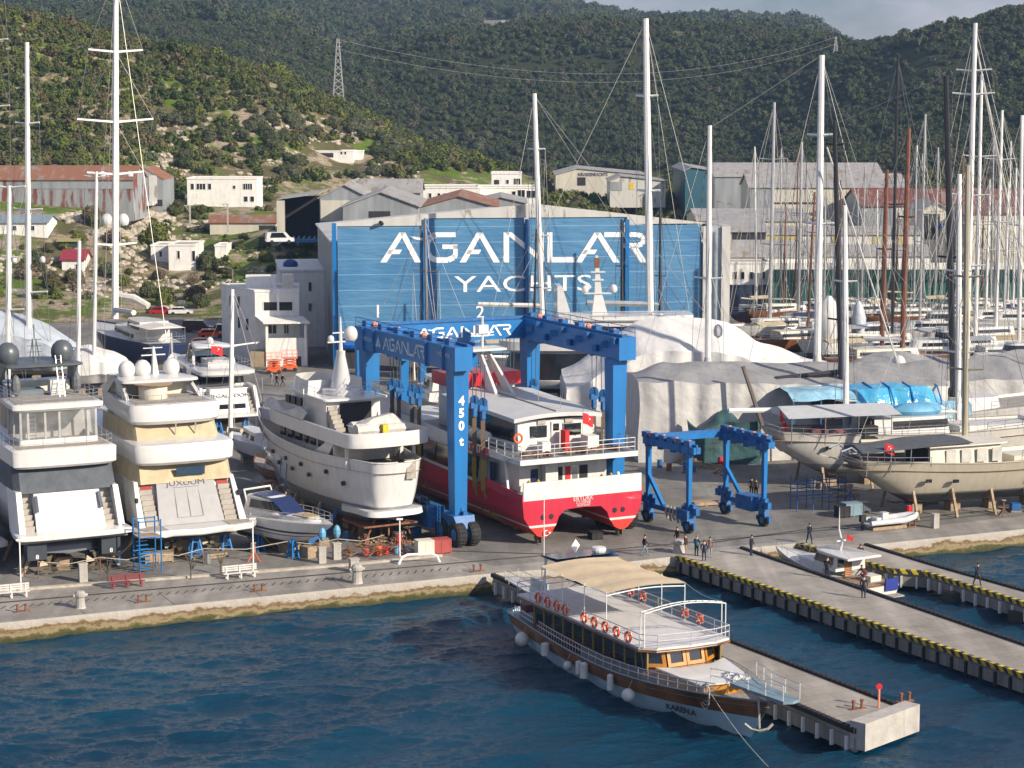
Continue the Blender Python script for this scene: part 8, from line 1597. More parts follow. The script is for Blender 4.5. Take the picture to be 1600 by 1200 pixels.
# ================================================================ left side, second row
def wrapped(name, label, px0, px1, Y, hd, prof_py, W_, m, masts=()):
    b_ = V(px0, 600, Y); bt = Bt(name, label, 'covered boat', 0, 0, hd, Y=Y); bt.o = Vector((b_.x, Y, 0)); bt.t.location = bt.o; L_ = (px1-px0)/F*Y/math.cos(R(hd))
    def pf_(f):
        k_ = f*(len(prof_py)-1); i = min(int(k_), len(prof_py)-2); py = prof_py[i]+(prof_py[i+1]-prof_py[i])*(k_-i); h_ = zrow(Y, py); e = min(1, min(f, 1-f)*7+.25); return [(W_*.5-W_*.38*e, 1.4), (W_*.5-W_*.5*e, 2.6), (W_*.5-W_*.46*e, h_*.72), (W_*.5-W_*.2*e, h_*.93), (W_*.5, h_), (W_*.5+W_*.46*e, h_*.75), (W_*.5+W_*.4*e, 1.4)]
    drape(bt, pf_, 0, L_, m, 'cover', 44, .2)
    drape(bt, lambda f: [(W_*.5-W_*.36, 0.9), (W_*.5, .7), (W_*.5+W_*.36, .9)], L_*.1, L_*.9, HULLC['n'], 'keel_cover', 12, .02)
    for a in masts: mast_at(bt, *a)
    keel_blocks(bt, [L_*.2, L_*.5, L_*.8], .9); return bt
wrapped('covered_boat', 'big boat shrink-wrapped in pale blue film at the left edge with white masts', -170, 112, 276, 4, [520, 495, 488, 486, 492, 500, 518, 545], 11, TB, [(15, 290, 12, 592, 272, 9, ALU, [(.36, 2.6), (.99, 2.6), (.63, 1.4)]), (42, 66, 45, 530, 280, 9, ALU, [(.16, 3.2), (.44, 2.4), (.73, 2.0)]), (-14, -80, -8, 560, 272, 8, ALU, [(.62, 2.8), (.78, 2.6), (.9, 2)])])
b0 = [o for o in col.objects if o.name.startswith('covered_boat')][-1]; bx = type('o', (), {'t': b0})
for px_, Y_ in ((22, 279), (67, 279)): q = V(px_, 410, Y_)-Vector(b0.location); q.rotate(Matrix.Rotation(-b0.rotation_euler.z, 3, 'Z')); dome(bx, q.x, q.y, q.z, .42)
wrapped('covered_boat', 'lower boat under a rippled white tarpaulin right of the pale blue one', 105, 212, 264, 10, [560, 548, 545, 550, 556, 566, 590], 8.5, TW, [(124, 376, 122, 600, 262, 7, ALU, [(.25, 1.6)]), (151, 268, 147, 556, 266, 6, ALU, [(.4, 1.5), (.97, 1.9)])])
bt = farboat('sailing_yacht', 'large navy sailing yacht with a very tall white mast and white deckhouse at left', 207, 297, 119, 32, 8.2, 'n', [(181, -46, 180, 498, 11, ALU, [(.215, 3.2), (.42, 4.2), (.57, 5.6), (.77, 4.0)])], 2, 4.4, bimini=0)
mb = MB(); mb.tube([bt.loc(V(181, 462, 299)), bt.loc(V(210, 466, 298)), bt.loc(V(232, 478, 297))], [.55, .6, .5], 8); mb.build('furled_mainsail', mat('sail_cover', ()), bt.t, smooth=True)
for px_, py_ in ((167, 352), (193, 352)): dome(bt, *bt.loc(V(px_, py_, 300)), .85)
for px_, py_ in ((160, 278), (203, 278)): dome(bt, *bt.loc(V(px_, py_, 300)), .5)
bt = farboat('sailing_yacht', 'small white sailing boat whose white mast rises in front of the office', 392, 212, 118, 13, 3.8, 'w', [(363, 452, 360, 690, 8, ALU, [(.63, 2.5)])], 1, 2.8, bimini=None)
farboat('fishing_boat', 'small weathered wooden boat on stands behind the little cruiser', 425, 199, 118, 9, 3.0, 'b', [(418, 640, 424, 770, 2, ALU, [])], 1, 2.2)
farboat('motor_yacht', 'white motor yacht bow seen between the two left domed yachts and the wrapped boats', 40, 236, 118, 22, 6, 'w', [], 2, 3.2)
farboat('motor_yacht', 'low white yacht deck seen behind the beige-covered yacht', 215, 240, 118, 18, 5, 'w', [(268, 520, 270, 610, 2, ALU, [])], 1, 3.0)
# ================================================================ WOODEN TOUR BOAT
bt = Bt('tour_boat', 'wooden two-deck tour boat with orange life rings and a beige sunshade moored along the pier', 'tour boat', 0, 0, -62, Y=140); bt.o = Vector((1.95, 147.5, -1.5)); bt.t.location = bt.o; t = bt.t; L = 29.
WH = mat('blue_white_hull', (.48, .66, .74), .3, var=.08, vs=.4, grime=.12, streak=True)
WD = mat('varnished_planks', (.27, .105, .03), .35, var=.35, vs=.6, coat=.3, streak=False); wv = WD.node_tree.nodes
m_ = WD; n = m_.node_tree; b = n.nodes['Principled BSDF']; w_ = n.nodes.new('ShaderNodeTexWave'); w_.bands_direction = 'Z'; w_.inputs['Scale'].default_value = 2.2; w_.inputs['Distortion'].default_value = .4; n.links.new([x for x in wv if x.type == 'TEX_COORD'][0].outputs['Object'], w_.inputs[0]); bu = n.nodes.new('ShaderNodeBump'); bu.inputs['Strength'].default_value = .7; bu.inputs['Distance'].default_value = .04; n.links.new(w_.outputs['Fac'], bu.inputs['Height']); n.links.new(bu.outputs[0], b.inputs['Normal'])
GOLD = mat('golden_varnish', (.52, .22, .02), .3, var=.15, coat=.5); BRED = mat('deep_brown_wood', (.12, .04, .015), .35, var=.3, vs=.7, coat=.3)
sh = lambda q: 1.85+.1*(1-q)+2.1*max(0, q-.5)**1.35
hull(bt, L, 7.0, sh, lambda q: -.9+(.7*(1-q/.12) if q < .12 else 0), WH, rake=2.6, flare=.45, stern=.62, bilge=.36, mx=.5, full=2.4, bw=.35, deckm=GREYTEAK, railm=mat('blue_grey_cap', (.22, .28, .32), .5), srake=.6, strake=(3, WD), n=28, rnd_=1.2)
mb = MB(); mb.text('KAREN.A', (22.9, -2.36, .78), (.955, .30, 0), (0, -.16, 1), .5, 'C', bold=.012, depth=.02, sx=1.2); mb.build('lettering', MATS['dark_lettering'], t)
zd = 1.65; zr = 4.2
HP = [(4.2, -2.75), (19.2, -2.75), (20.1, -1.4), (20.1, 1.4), (19.2, 2.75), (4.2, 2.75)]
mb = MB(); mb.loft([[(x, y, zd-.1) for x, y in HP], [(x-(.8 if x > 19 else 0), y, zr-.25) for x, y in HP]]); mb.build('deckhouse', BRED, t)
for s_ in (1, -1):
    for i in range(11): x = 4.7+1.36*i; mb = MB(); mb.b2(x, x+1.1, s_*2.74, s_*2.79, zr-1.65, zr-.4); mb.build('window', GLASS, t)
    for i in range(12): x = 4.53+1.36*i; mb = MB(); mb.b2(x-.08, x+.08, s_*2.74, s_*2.84, zr-1.7, zr-.3); mb.build('window_post', mat('olive_gold_post', (.28, .18, .04), .5), t)
F_ = [((19.25, -2.75), (20.1, -1.45)), ((20.1, -1.4), (20.1, 0)), ((20.1, 0.05), (20.1, 1.4)), ((20.1, 1.45), (19.25, 2.75))]
for (a, b_) in F_:
    a, b_ = Vector((*a, 0)), Vector((*b_, 0)); nn = Vector(((b_-a).y, -(b_-a).x, 0)).normalized()*.05; lo, hi = 2.8, zr-.3; tl = Vector((-.75, 0, 0))
    def Q(f, z): return a.lerp(b_, f)+nn+tl*((z-zd)/(zr-zd))+Vector((0, 0, z))
    mb = MB()
    for f0, f1, z0, z1 in ((0, .16, lo, hi), (.84, 1, lo, hi), (.16, .84, lo, lo+.22), (.16, .84, hi-.2, hi)): mb.add([Q(f0, z0), Q(f1, z0), Q(f1, z1), Q(f0, z1)]+[Q(f, z)+nn*1.5 for f, z in ((f0, z0), (f1, z0), (f1, z1), (f0, z1))], [(0, 1, 2, 3), (7, 6, 5, 4), (0, 4, 5, 1), (1, 5, 6, 2), (2, 6, 7, 3), (3, 7, 4, 0)])
    f_ = mb.build('wheelhouse_window', GOLD, t); mb = MB(); mb.quad(Q(.14, lo+.2), Q(.86, lo+.2), Q(.86, hi-.18), Q(.14, hi-.18)); mb.build('pane', GLASS, f_, rec=False)
mb = MB(); mb.prism([(20.2, -2.6), (20.9, -1.2), (20.9, 1.2), (20.2, 2.6), (24.3, 1.9), (24.6, 0), (24.3, -1.9)], lambda x, y: 2.95-(x-20)*.05, lambda x, y: 3.05-(x-20)*.05); mb.build('fore_cabin_roof', WHITE, t)
mb = MB(); mb.prism([(20, -2.45), (20, 2.45), (24.1, 1.75), (24.4, 0), (24.1, -1.75)], 1.7, 2.9-.12); mb.build('fore_cabin', GOLD, t)
RP = [(2.6, -3.25), (19.2, -3.3), (20.0, -2.4), (20.3, 0), (20.3, 2.0), (19.9, 3.3), (2.6, 3.25)]
mb = MB(); mb.prism(RP, zr-.3, zr-.16); mb.build('roof_edge', WD, t); mb = MB(); mb.prism([(x*.995+.05, y*.985) for x, y in RP], zr-.155, zr); mb.build('roof_deck', mat('roof_deck_white', (.60, .60, .60), .45, var=.05, grime=.15), t)
rp = [Vector((x, y*.97, zr)) for x, y in RP]
mb = MB()
for z_ in (.85, .45): mb.tube([p+Vector((0, 0, z_)) for p in rp]+[rp[0]+Vector((0, 0, z_))], .035, 5)
for a, b_ in zip(rp, rp[1:]+rp[:1]):
    k_ = max(1, int((b_-a).length/1.7))
    for i in range(k_): q = a.lerp(b_, i/k_); mb.tube([q, q+Vector((0, 0, .85))], .03, 4)
mb.build('roof_railing', mat('grey_white_rail', (.5, .5, .52), .4), t)
NET = mat('safety_net', (.45, .47, .48), .8, alpha=.35)
mb = MB(); mb.quad(rp[5]+Vector((0, .02, .02)), rp[6]+Vector((0, .02, .02)), rp[6]+Vector((0, .02, .82)), rp[5]+Vector((0, .02, .82))); mb.build('net', NET, t, rec=False)
LR = mat('life_ring_orange', (.72, .10, .02), .5)
def lring(x, y, z_): 
    mb = MB(); mb.torus((x, y, z_), .31, .095, (0, 1, 0), 16, 7); r_ = mb.build('life_ring', LR, t, smooth=True); mb = MB()
    for k_ in range(4): a = k_*1.5708+.78; mb.box((x+.31*math.cos(a), y, z_+.31*math.sin(a)), (.12, .21, .12), 0, Matrix.Rotation(-a, 3, 'Y'))
    mb.build('reflective_band', LETW, r_)
for px_ in (841, 856, 870, 883, 913, 929, 946, 963.5, 982):
    lo, hi = 1., 22.
    for _ in range(30):
        mid = (lo+hi)/2; q = bt.w(mid, -3.3, zr+.5); 
        if proj(*q)[0] < px_: lo = mid
        else: hi = mid
    lring(lo, -3.33, zr+.42)
for x in (7.6, 9.2, 14.6, 16.4): lring(x, 3.2, zr+.5)
# canopy and arches
zc = zr+2.6; SUNC = mat('sand_canvas', (.56, .45, .30), .9, var=.06, vs=.7, bump=.7, bs=.8)
mb = MB(); mb.cloth(lambda u, v: (5.8+9.0*u, -3.0+6.2*v, zc+.02+.2*math.sin(math.pi*v)-.12*math.sin(math.pi*u)-.05*math.sin(u*20)), 16, 12); mb.build('sunshade', SUNC, t, rec=False, smooth=True)
for x in (5.9, 8.8, 11.8, 14.7):
    for s_ in (-3.0, 3.1): mb = MB(); mb.tube([(x, s_, zr), (x, s_, zc+.02)], .032, 5); mb.build('sunshade_pole', ALU, t)
    mb = MB(); mb.tube([(x, -3.0+6.1*i/8, zc-.22+.2*math.sin(math.pi*i/8)) for i in range(9)], .04, 5); mb.build('sunshade_hoop', ALU, t)
mb = MB()
for dx in (0, .45): mb.tube([(19.0+dx, -3.0+6.2*i/12, zr+2.2+.35*math.sin(math.pi*i/12)) for i in range(13)], .036, 5)
for i in range(13): mb.tube([(19.0, -3.0+6.2*i/12, zr+2.2+.35*math.sin(math.pi*i/12)), (19.45, -3.0+6.2*i/12, zr+2.2+.35*math.sin(math.pi*i/12))], .035, 4)
for x in (19.0, 19.45):
    for y in (-3.0, 3.2): mb.tube([(x, y, zr), (x, y, zr+2.2)], .036, 5)
mb.build('front_arch', ALU, t)
mb = MB(); mb.loft([[(3.2, -1.6, zc+.15), (3.2, 3.4, zc+.15)], [(5.6, -1.6, zc+.3), (5.6, 3.4, zc+.3)]], closed=False, cap0=False, cap1=False); mb.b2(3.2, 5.6, -1.6, 3.4, zc+.05, zc+.12); mb.build('solar_panel', mat('solar_blue', (.01, .035, .10), .12), t)
mb = MB(); mb.lathe([(.5, 0), (.55, .15), (.5, .35), (.1, .42)], (4.8, 2.2, zc+.3), 14); mb.build('satellite_dome', WHITE, t); mb = MB(); mb.loft([[(4.3, .6, zc+.3)]*4, [(4.3, .25, zc+.8), (4.0, .6, zc+.8), (4.3, .95, zc+.8), (4.6, .6, zc+.8)], [(4.3, .6, zc+1.3)]*4]); mb.build('radar_reflector', LETW, t)
mb = MB()
for y in (-1.3, 3.0): mb.tube([(3.3, y, zr), (3.3, y, zc+.05)], .06, 5); mb.tube([(2.8, y, zr), (3.6, y, zc)], .05, 5)
mb.tube([(3.3, -1.4, zc), (3.3, -1.4, zc+4.2)], .035, 5); mb.build('stern_frame', ALU, t)
a = Vector((14.7, 3.0, zc+.1)); b_ = Vector((19.2, 3.1, zr+2.3)); mb = MB(); mb.tube([a.lerp(b_, i/8)-Vector((0, 0, .25*math.sin(math.pi*i/8))) for i in range(9)], .02, 4); mb.build('canopy_rope', ROPE, t)
# bulwark rail with slats
def edge(q, off=0.): tt = q/L; b_ = 3.5*(.62+.38*math.sin(math.pi/2*min(1, tt/.5)))*(1-max(0, (tt-.5)/.5)**2.4); return Vector((q-2.6*0, -(b_*.97+off), sh(tt)))
ps = [edge(q) for q in (.3, 3, 6, 9, 12, 15, 18, 21, 23.5, 25.6)]; pp = [Vector((p.x, -p.y, p.z)) for p in ps]
for e_ in (ps, pp):
    mb = MB()
    for z_ in (.75, .4): mb.tube([p+Vector((0, 0, z_)) for p in e_], .035, 5)
    for a, b_ in zip(e_[:-1], e_[1:]):
        k_ = 7 if a.x < 12 else 3
        for i in range(k_): q = a.lerp(b_, i/k_); mb.tube([q, q+Vector((0, 0, .75))], .025, 4)
    mb.build('side_railing', MATS['grey_white_rail'], t)
    mb = MB(); mb.loft([[p+Vector((0, 0, .05)), p+Vector((0, 0, .7))] for p in e_[4:]], closed=False, cap0=False, cap1=False); mb.build('net', NET, t, rec=False)
mb = MB(); mb.b2(.9, 3.9, -2.1, 1.2, 1.6, 2.35); mb.build('stern_seat', mat('blue_grey_paint', (.18, .27, .33), .6), t); mb = MB(); mb.b2(.5, 1.3, -1.8, -.8, 2.35, 2.9); mb.build('red_cushion', mat('maroon_cloth', ()), t)
# bowsprit platform, anchor, ropes
mb = MB(); mb.prism([(26.0, -.9), (31.3, -.6), (31.5, 0), (31.3, .6), (26, .9)], lambda x, y: 3.1+.02*(x-26), lambda x, y: 3.28+.02*(x-26)); mb.build('bow_platform', MATS['blue_grey_paint'], t)
railing(bt, [(25.2, -1.7, 3.2), (28, -.85, 3.3), (31.3, -.6, 3.4)], .9, 1.2, .035, ALU, 1); railing(bt, [(25.2, 1.7, 3.2), (28, .85, 3.3), (31.3, .6, 3.4)], .9, 1.2, .035, ALU, 1)
mb = MB(); mb.tube([(28.6, -.5, 2.9), (28.9, -.6, 1.1)], .07, 5); mb.tube([(28.2, -1.2, 1.3), (28.5, -.9, 1.0), (28.9, -.6, .95), (29.2, -.2, 1.1), (29.3, .1, 1.4)], .09, 5); mb.build('anchor', mat('galvanised', (.4, .38, .33), .6), t)
mb = MB()
for i in range(4): mb.torus((24.9, -1.8-.05*i, 2.6-.12*i), .45+.1*i, .035, (.2, 1, 0), 14, 5)
mb.build('coiled_rope', ROPE, t)
a, b_ = Vector((25.2, -2.0, 2.9)), bt.loc(G(1207, 1205, -1.5)); mb = MB(); mb.tube([a.lerp(b_, i/8)-Vector((0, 0, .3*math.sin(math.pi*i/8))) for i in range(9)], .022, 5); mb.build('mooring_rope', ROPE, t)
a, b_ = Vector((1.5, 2.6, zr)), Vector((-8, 4, 1.55)); mb = MB(); mb.tube([a.lerp(b_, i/8)-Vector((0, 0, .4*math.sin(math.pi*i/8))) for i in range(9)], .03, 5); mb.build('mooring_rope', WIRED, t)
mb = MB()
for i in range(8): mb.ball((23+.3*i, 1.2-.35*(i % 3), 2.75+.1*(i % 2)), .3, 7)
mb.build('deck_clutter', mat('crumpled_white', (.5, .5, .5), .7), t)
FEN = mat('fender_white', (.66, .66, .63), .5, var=.08)
for x, r_, h_ in ((3.0, .52, 0), (7.0, .3, 1), (10.6, .32, 0), (12.2, .24, 1), (13, .28, 1.2), (16.3, .22, 1.2), (18.6, .45, 0)):
    e_ = edge(x); mb = MB()
    if h_: mb.lathe([(.05, -h_*.5), (r_, -h_*.4), (r_, h_*.4), (.05, h_*.5)], (x, e_.y-r_-.02, 1.2), 10)
    else: mb.ball((x, e_.y-r_+.05, .95), r_, 12)
    f_ = mb.build('fender', FEN, t, smooth=True); mb = MB(); mb.tube([(x, e_.y-.05, e_.z), (x, e_.y-r_, 1.3)], .02, 4); mb.build('fender_rope', ROPE, f_)
# stern gangway
mb = MB(); mb.bar((.5, 1.8, 2.0), (-9.2, 2.6, 2.3), 1.1, .12)
for s_ in (1.3, 2.4): mb.tube([(.2, s_, 2.0), (.2, s_, 2.9), (-4, s_+.4, 3.0), (-8.8, s_+.6, 3.1), (-8.8, s_+.6, 2.3)], .035, 5); [mb.tube([(-x, s_+.06*x, 2.1), (-x, s_+.06*x, 3.0)], .03, 4) for x in (2, 4, 6, 8)]
mb.build('gangway', MATS['grey_white_rail'], t); mb = MB(); mb.b2(-3.6, -1.0, 1.25, 1.4, 2.3, 3.7); mb.build('gangway_screen', mat('milky_panel', (.45, .55, .6), .3, alpha=.7), t)
# ================================================================ LAUNCH BETWEEN THE PIERS
bt = Bt('launch', 'white cabin launch with a radar mast and small ensign moored between the two right piers', 'boat', 0, 0, 121, Y=160); bt.o = Vector((29.2, 159.8, -1.5)); bt.t.location = bt.o; t = bt.t; L = 13.6
hull(bt, L, 3.9, lambda q: 1.05+.75*q**1.6, lambda q: -.5, band('launch_hull', [(.12, (.2, .02, .02)), (.95, (.60, .59, .56)), (1.05, (.25, .12, .06)), (9, (.62, .61, .58))], .3), rake=1.8, flare=.5, stern=.88, bilge=.4, mx=.4, bw=.15, deckm=WHITE)
H = half(5.6, 10.6, 1.55, 1.2, .5); l_ = [(1.0, 0), (1.75, .12, .5), (1.8, .3, .8)]; tier(bt, H, l_, WHITE)
H = half(3.9, 7.8, 1.55, 1.35, .25); l_ = [(1.5, 0), (2.75, .12, .9)]; tier(bt, H, l_, WHITE, 'wheelhouse'); wband(bt, H, l_, 2.0, 2.6, 4.3, None); tier(bt, half(2.2, 7.3, 1.75, 1.45, .3), [(2.72, .1), (2.78, 0), (2.88, .05), (2.92, .3)], WHITE, 'roof')
mb = MB(); mb.b2(3.85, 3.95, -.1, .6, 1.0, 2.5); mb.build('cabin_door', WD, t); mb = MB(); mb.b2(3.84, 3.93, .7, 1.3, 1.9, 2.5); mb.build('aft_window', GLASS, t); mb = MB(); mb.prism([(.2, -1.5), (.2, 1.5), (3.8, 1.6), (3.8, -1.6)], 1.02, 1.05); mb.build('cockpit_floor', TEAK, t); mb = MB(); mb.b2(1.2, 2.4, -.9, .2, 1.05, 1.5); mb.build('engine_hatch', CREAM, t)
mb = MB(); mb.b2(-.15, 0, -1.5, -.2, .55, 1.5); mb.build('blue_transom_cover', mat('royal_blue_cloth', (.01, .03, .25), .6), t); mb = MB(); mb.b2(-.9, -.02, -1.5, 1.5, .15, .25); mb.build('bathing_platform', GREYTEAK, t)
mb = MB(); mb.tube([(5.2, 0, 2.9), (5.0, 0, 3.6), (5.4, 0, 4.6), (5.4, 0, 6.4)], [.14, .1, .07, .02], 6); mb.bar((5.1, -.5, 3.7), (5.1, .5, 3.7), .12, .1); mb.build('radar_mast', WHITE, t); flag(bt, (4.6, -.1, 4.0), .55, dirx=(-.5, -.9, 0))
railing(bt, [(6.5, -1.75, 1.4), (10.5, -1.2, 1.55), (13.4, 0, 1.8), (10.5, 1.2, 1.55), (6.5, 1.75, 1.4)], .55, 1.5, .02, mid=0)
mb = MB(); mb.lathe([(.05, -.5), (.25, -.4), (.25, .4), (.05, .5)], (5.5, 2.15, .6), 10); mb.build('fender', NAVY, t)
for x in (8.2, 9.2, 10.4): mb = MB(); mb.lathe([(.01, -.08), (.13, -.08), (.13, .08), (.01, .08)], (x, 1.62-.14*(x-8), 1.05), 10, 'y'); mb.build('porthole', GLASS, t)
# inflatable dinghy on the quay
bt = Bt('inflatable_boat', 'pale grey inflatable dinghy with outboard lying on the quay below the gulet', 'dinghy', 1352, 829, 24, 0); t = bt.t
mb = MB(); mb.tube([(0, -.85, .75), (3.6, -.85, .8), (4.8, -.5, .95), (5.3, 0, 1.0), (4.8, .5, .95), (3.6, .85, .8), (0, .85, .75)], [.22, .27, .26, .25, .26, .27, .22], 9); mb.build('tube', mat('grey_inflatable', (.52, .54, .56), .5, var=.08), t, smooth=True)
mb = MB(); mb.loft([[(.2, -.6, .55), (.2, .6, .55), (.2, 0, .25)], [(3.6, -.6, .6), (3.6, .6, .6), (3.6, 0, .3)], [(5, -.1, .85), (5, .1, .85), (5, 0, .75)]]); mb.build('floor', mat('grey_inflatable', ()), t); mb = MB(); mb.b2(1.6, 2.2, -.3, .3, .7, 1.5); mb.b2(.9, 1.4, -.4, .4, .7, 1.1); mb.build('console', WHITE, t); mb = MB(); mb.box((-.3, 0, 1.1), (.5, .4, .6)); mb.box((-.3, 0, .5), (.2, .15, .9)); mb.build('outboard', BLACK, t); mb = MB(); mb.b2(.5, 4, -.5, .5, 0, .28); mb.build('pallet', PROPW, t)
# ================================================================ PEOPLE
SKIN = mat('skin', (.42, .24, .16), .6, var=.05)
def person(px, py, hd, label, top, leg, pose='stand', hairc=(.03, .02, .015), z=0., s=1., P0=None):
    o = P0 or G(px, py, z); t = thing('person', label, 'person', o, R(hd)); t.scale = (s,)*3
    st = {'stand': 0., 'walk': .34, 'crouch': 0.}[pose]; cz = .0 if pose != 'crouch' else 1.
    hip = .93-.45*cz; lean = .05+.35*cz
    J = {'p': ((0, 0, hip), .135), 'c': ((lean*.6, 0, hip+.32), .155), 'n': ((lean, 0, hip+.52-.05*cz), .075), 'h': ((lean+.03, 0, hip+.63-.05*cz), .085), 'H': ((lean+.05, 0, hip+.74-.06*cz), .09)}
    E = [('p', 'c'), ('c', 'n'), ('n', 'h'), ('h', 'H')]
    for sd, y, ph in (('l', 1, 1), ('r', -1, -1)):
        kx = .42*cz+st*.35*(ph > 0); J[sd+'t'] = ((.03, y*.10, hip-.10), .10); J[sd+'k'] = ((kx+.03+st*.3*ph, y*.11, .50 if not cz else .48), .07); J[sd+'a'] = ((st*ph*.85, y*.11, .09), .048); J[sd+'f'] = ((st*ph*.85+.17, y*.12, .035), .04)
        J[sd+'s'] = ((lean*.9, y*.20, hip+.47), .07); J[sd+'e'] = ((lean+.03-st*ph*.5+.15*cz, y*.27, hip+.20), .05); J[sd+'w'] = ((lean+.16-st*ph*.7+.25*cz, y*.23, hip-.02), .037); J[sd+'g'] = ((lean+.20-st*ph*.7+.28*cz, y*.22, hip-.10), .035)
        E += [('p', sd+'t'), (sd+'t', sd+'k'), (sd+'k', sd+'a'), (sd+'a', sd+'f'), ('n', sd+'s'), (sd+'s', sd+'e'), (sd+'e', sd+'w'), (sd+'w', sd+'g')]
    ks = list(J); me = bpy.data.meshes.new('sk'); me.from_pydata([J[k][0] for k in ks], [(ks.index(a), ks.index(b)) for a, b in E], []); ob = bpy.data.objects.new('sk', me); col.objects.link(ob)
    sk = ob.modifiers.new('s', 'SKIN'); sk.use_smooth_shade = True; ob.modifiers.new('d', 'SUBSURF').levels = 1; ob.modifiers[-1].render_levels = 1
    for i, k in enumerate(ks): r_ = J[k][1]; me.skin_vertices[0].data[i].radius = (r_*(1.0 if k != 'c' else .8), r_*(1.0 if k not in 'pc' else 1.25)); me.skin_vertices[0].data[i].use_root = (k == 'p')
    dg = bpy.context.evaluated_depsgraph_get(); m2 = bpy.data.meshes.new_from_object(ob.evaluated_get(dg)); bpy.data.objects.remove(ob)
    m2.materials.clear()
    for x in (top, leg, SKIN, BLACK): m2.materials.append(x)
    for p in m2.polygons:
        c = p.center; hand = any((c-Vector(J[k][0])).length < .075 for k in ('lg', 'rg'))
        p.material_index = 2 if (c.z > hip+.55-.05*cz or hand) else (3 if c.z < .07 else (1 if c.z < hip-.03 and abs(c.y) < .2 else 0)); p.use_smooth = True
    m2.name = 'body'; bo = bpy.data.objects.new('body', m2); col.objects.link(bo); bo.parent = t
    mb = MB(); q = Vector(J['H'][0]); mb.ball((q.x-.02, 0, q.z+.035), .105, 8, (1, .92, .85)); mb.build('hair', mat('hair_%d' % int(hairc[0]*100), hairc, .7), t, smooth=True)
def cl(n_, c): return mat(n_, c, .85, var=.15, vs=5)
NV, BK, TLj, BRj, MRj, GYt, BGt, JN, RDt = cl('navy_cloth', (.012, .02, .05)), cl('black_cloth', (.015, .015, .018)), cl('teal_cloth', (.01, .10, .16)), cl('brown_cloth', (.05, .035, .025)), cl('burgundy_cloth', (.10, .02, .03)), cl('grey_cloth', (.30, .31, .33)), cl('sand_cloth', (.40, .30, .20)), cl('pale_jeans', (.18, .28, .36)), cl('faded_red_cloth', (.35, .06, .07))
person(1006, 868, 0, 'person in a black hooded jacket and pale jeans walking on the quay', BK, JN, 'walk'); person(1059, 855, -150, 'person in a dark jacket and reddish trousers behind the white ball', BK, RDt)
person(1072, 867, 170, 'person in a brown jacket and sand trousers at the pier corner', BRj, BGt); person(1088, 869, 60, 'person in a teal jacket and black trousers seen from behind', TLj, BK, hairc=(.2, .17, .15))
person(1100, 877, 90, 'person in navy overalls standing right on the striped pier edge', NV, NV); person(1109, 871, -90, 'person in a pale shirt and brown waistcoat with grey trousers', cl('waistcoat_cloth', (.22, .15, .12)), GYt)
person(1173, 868, -30, 'person in navy uniform alone near the start of the middle pier', NV, NV); person(1264, 849, -70, 'person in dark navy walking at the head of the rear pier', NV, NV, 'walk')
person(1292, 904, 60, 'person in a dark jacket looking down beside the launch', BK, NV); person(1349, 935, 70, 'person in blue overalls standing beside the launch stern', NV, NV); person(1362, 922, 200, 'person in burgundy bending over in the launch cockpit', MRj, BK, 'crouch', P0=bt.o.copy()*0+Vector((28.2, 161.6, -.45)))
person(1344, 872, -100, 'person in dark clothes crouching on the rear pier above the launch', NV, BK, 'crouch'); person(1526, 914, -60, 'person in dark blue walking along the rear pier', NV, BK, 'walk')
person(432, 604, 20, 'left person of the dark-clothed pair crossing the yard before the office', BK, BK, 'walk'); person(441, 604, 20, 'right person of the dark-clothed pair crossing the yard before the office', BK, BK, 'walk'); person(424, 601, 20, 'person in grey standing left of the dark-clothed pair', GYt, GYt)
person(1173, 800, -90, 'person standing behind the engine box of the small lift, left one', BK, BK, P0=G(1174, 775, .3)); person(1179, 800, -90, 'person in brown standing behind the engine box of the small lift', BRj, BK, P0=G(1181, 777, .3))
# ================================================================ QUAY FURNITURE
def bench(px, py, m, label, rz=R(24)):
    t = thing('park_bench', label, 'bench', G(px, py), rz)
    for i, z_ in enumerate((.45,)): mb = MB(); [mb.b2(-1.4, 1.4, y, y+.11, z_-.04, z_) for y in (-.2, -.06, .08)]; mb.build('seat', m, t)
    mb = MB(); [mb.b2(-1.4, 1.4, .26, .31, z_, z_+.12) for z_ in (.55, .72, .89)]; mb.build('backrest', m, t)
    for x in (-1.1, 0, 1.1): mb = MB(); mb.b2(x-.06, x+.06, -.22, -.12, 0, .42); mb.b2(x-.06, x+.06, .2, .3, 0, .95); mb.build('leg', m, t)
BW = mat('bench_white', (.66, .63, .60), .6, grime=.3); bench(18, 934, BW, 'white slatted bench at the left edge of the quay'); bench(376, 903, BW, 'white slatted bench on the kerb below the beige-covered yacht'); bench(199, 918, mat('bench_red', (.20, .04, .045), .6), 'dark red slatted bench between the two white ones')
def lump(px, py, h_, r_, label, sq=False, name='bollard', cat='bollard'):
    t = thing(name, label, cat, G(px, py), R(24)); mb = MB()
    if sq: mb.prism([(-r_, -r_*.8), (r_, -r_*.8), (r_, r_*.8), (-r_, r_*.8)], 0, h_); mb.build('post', CONC, t); mb = MB(); mb.b2(-r_*1.12, r_*1.12, -r_*.92, r_*.92, h_, h_+.1); mb.build('cap', CONC, t)
    else: mb.lathe([(r_*1.15, 0), (r_, .08), (r_*.9, h_*.4), (r_*.85, h_*.62), (r_*1.12, h_*.7), (r_*1.1, h_*.86), (r_*.7, h_)], (0, 0, 0), 12); mb.build('post', CONC, t); mb = MB(); mb.tube([(-r_*1.5, 0, h_*.74), (r_*1.5, 0, h_*.74)], .12, 6); mb.build('horn', CONC, t)
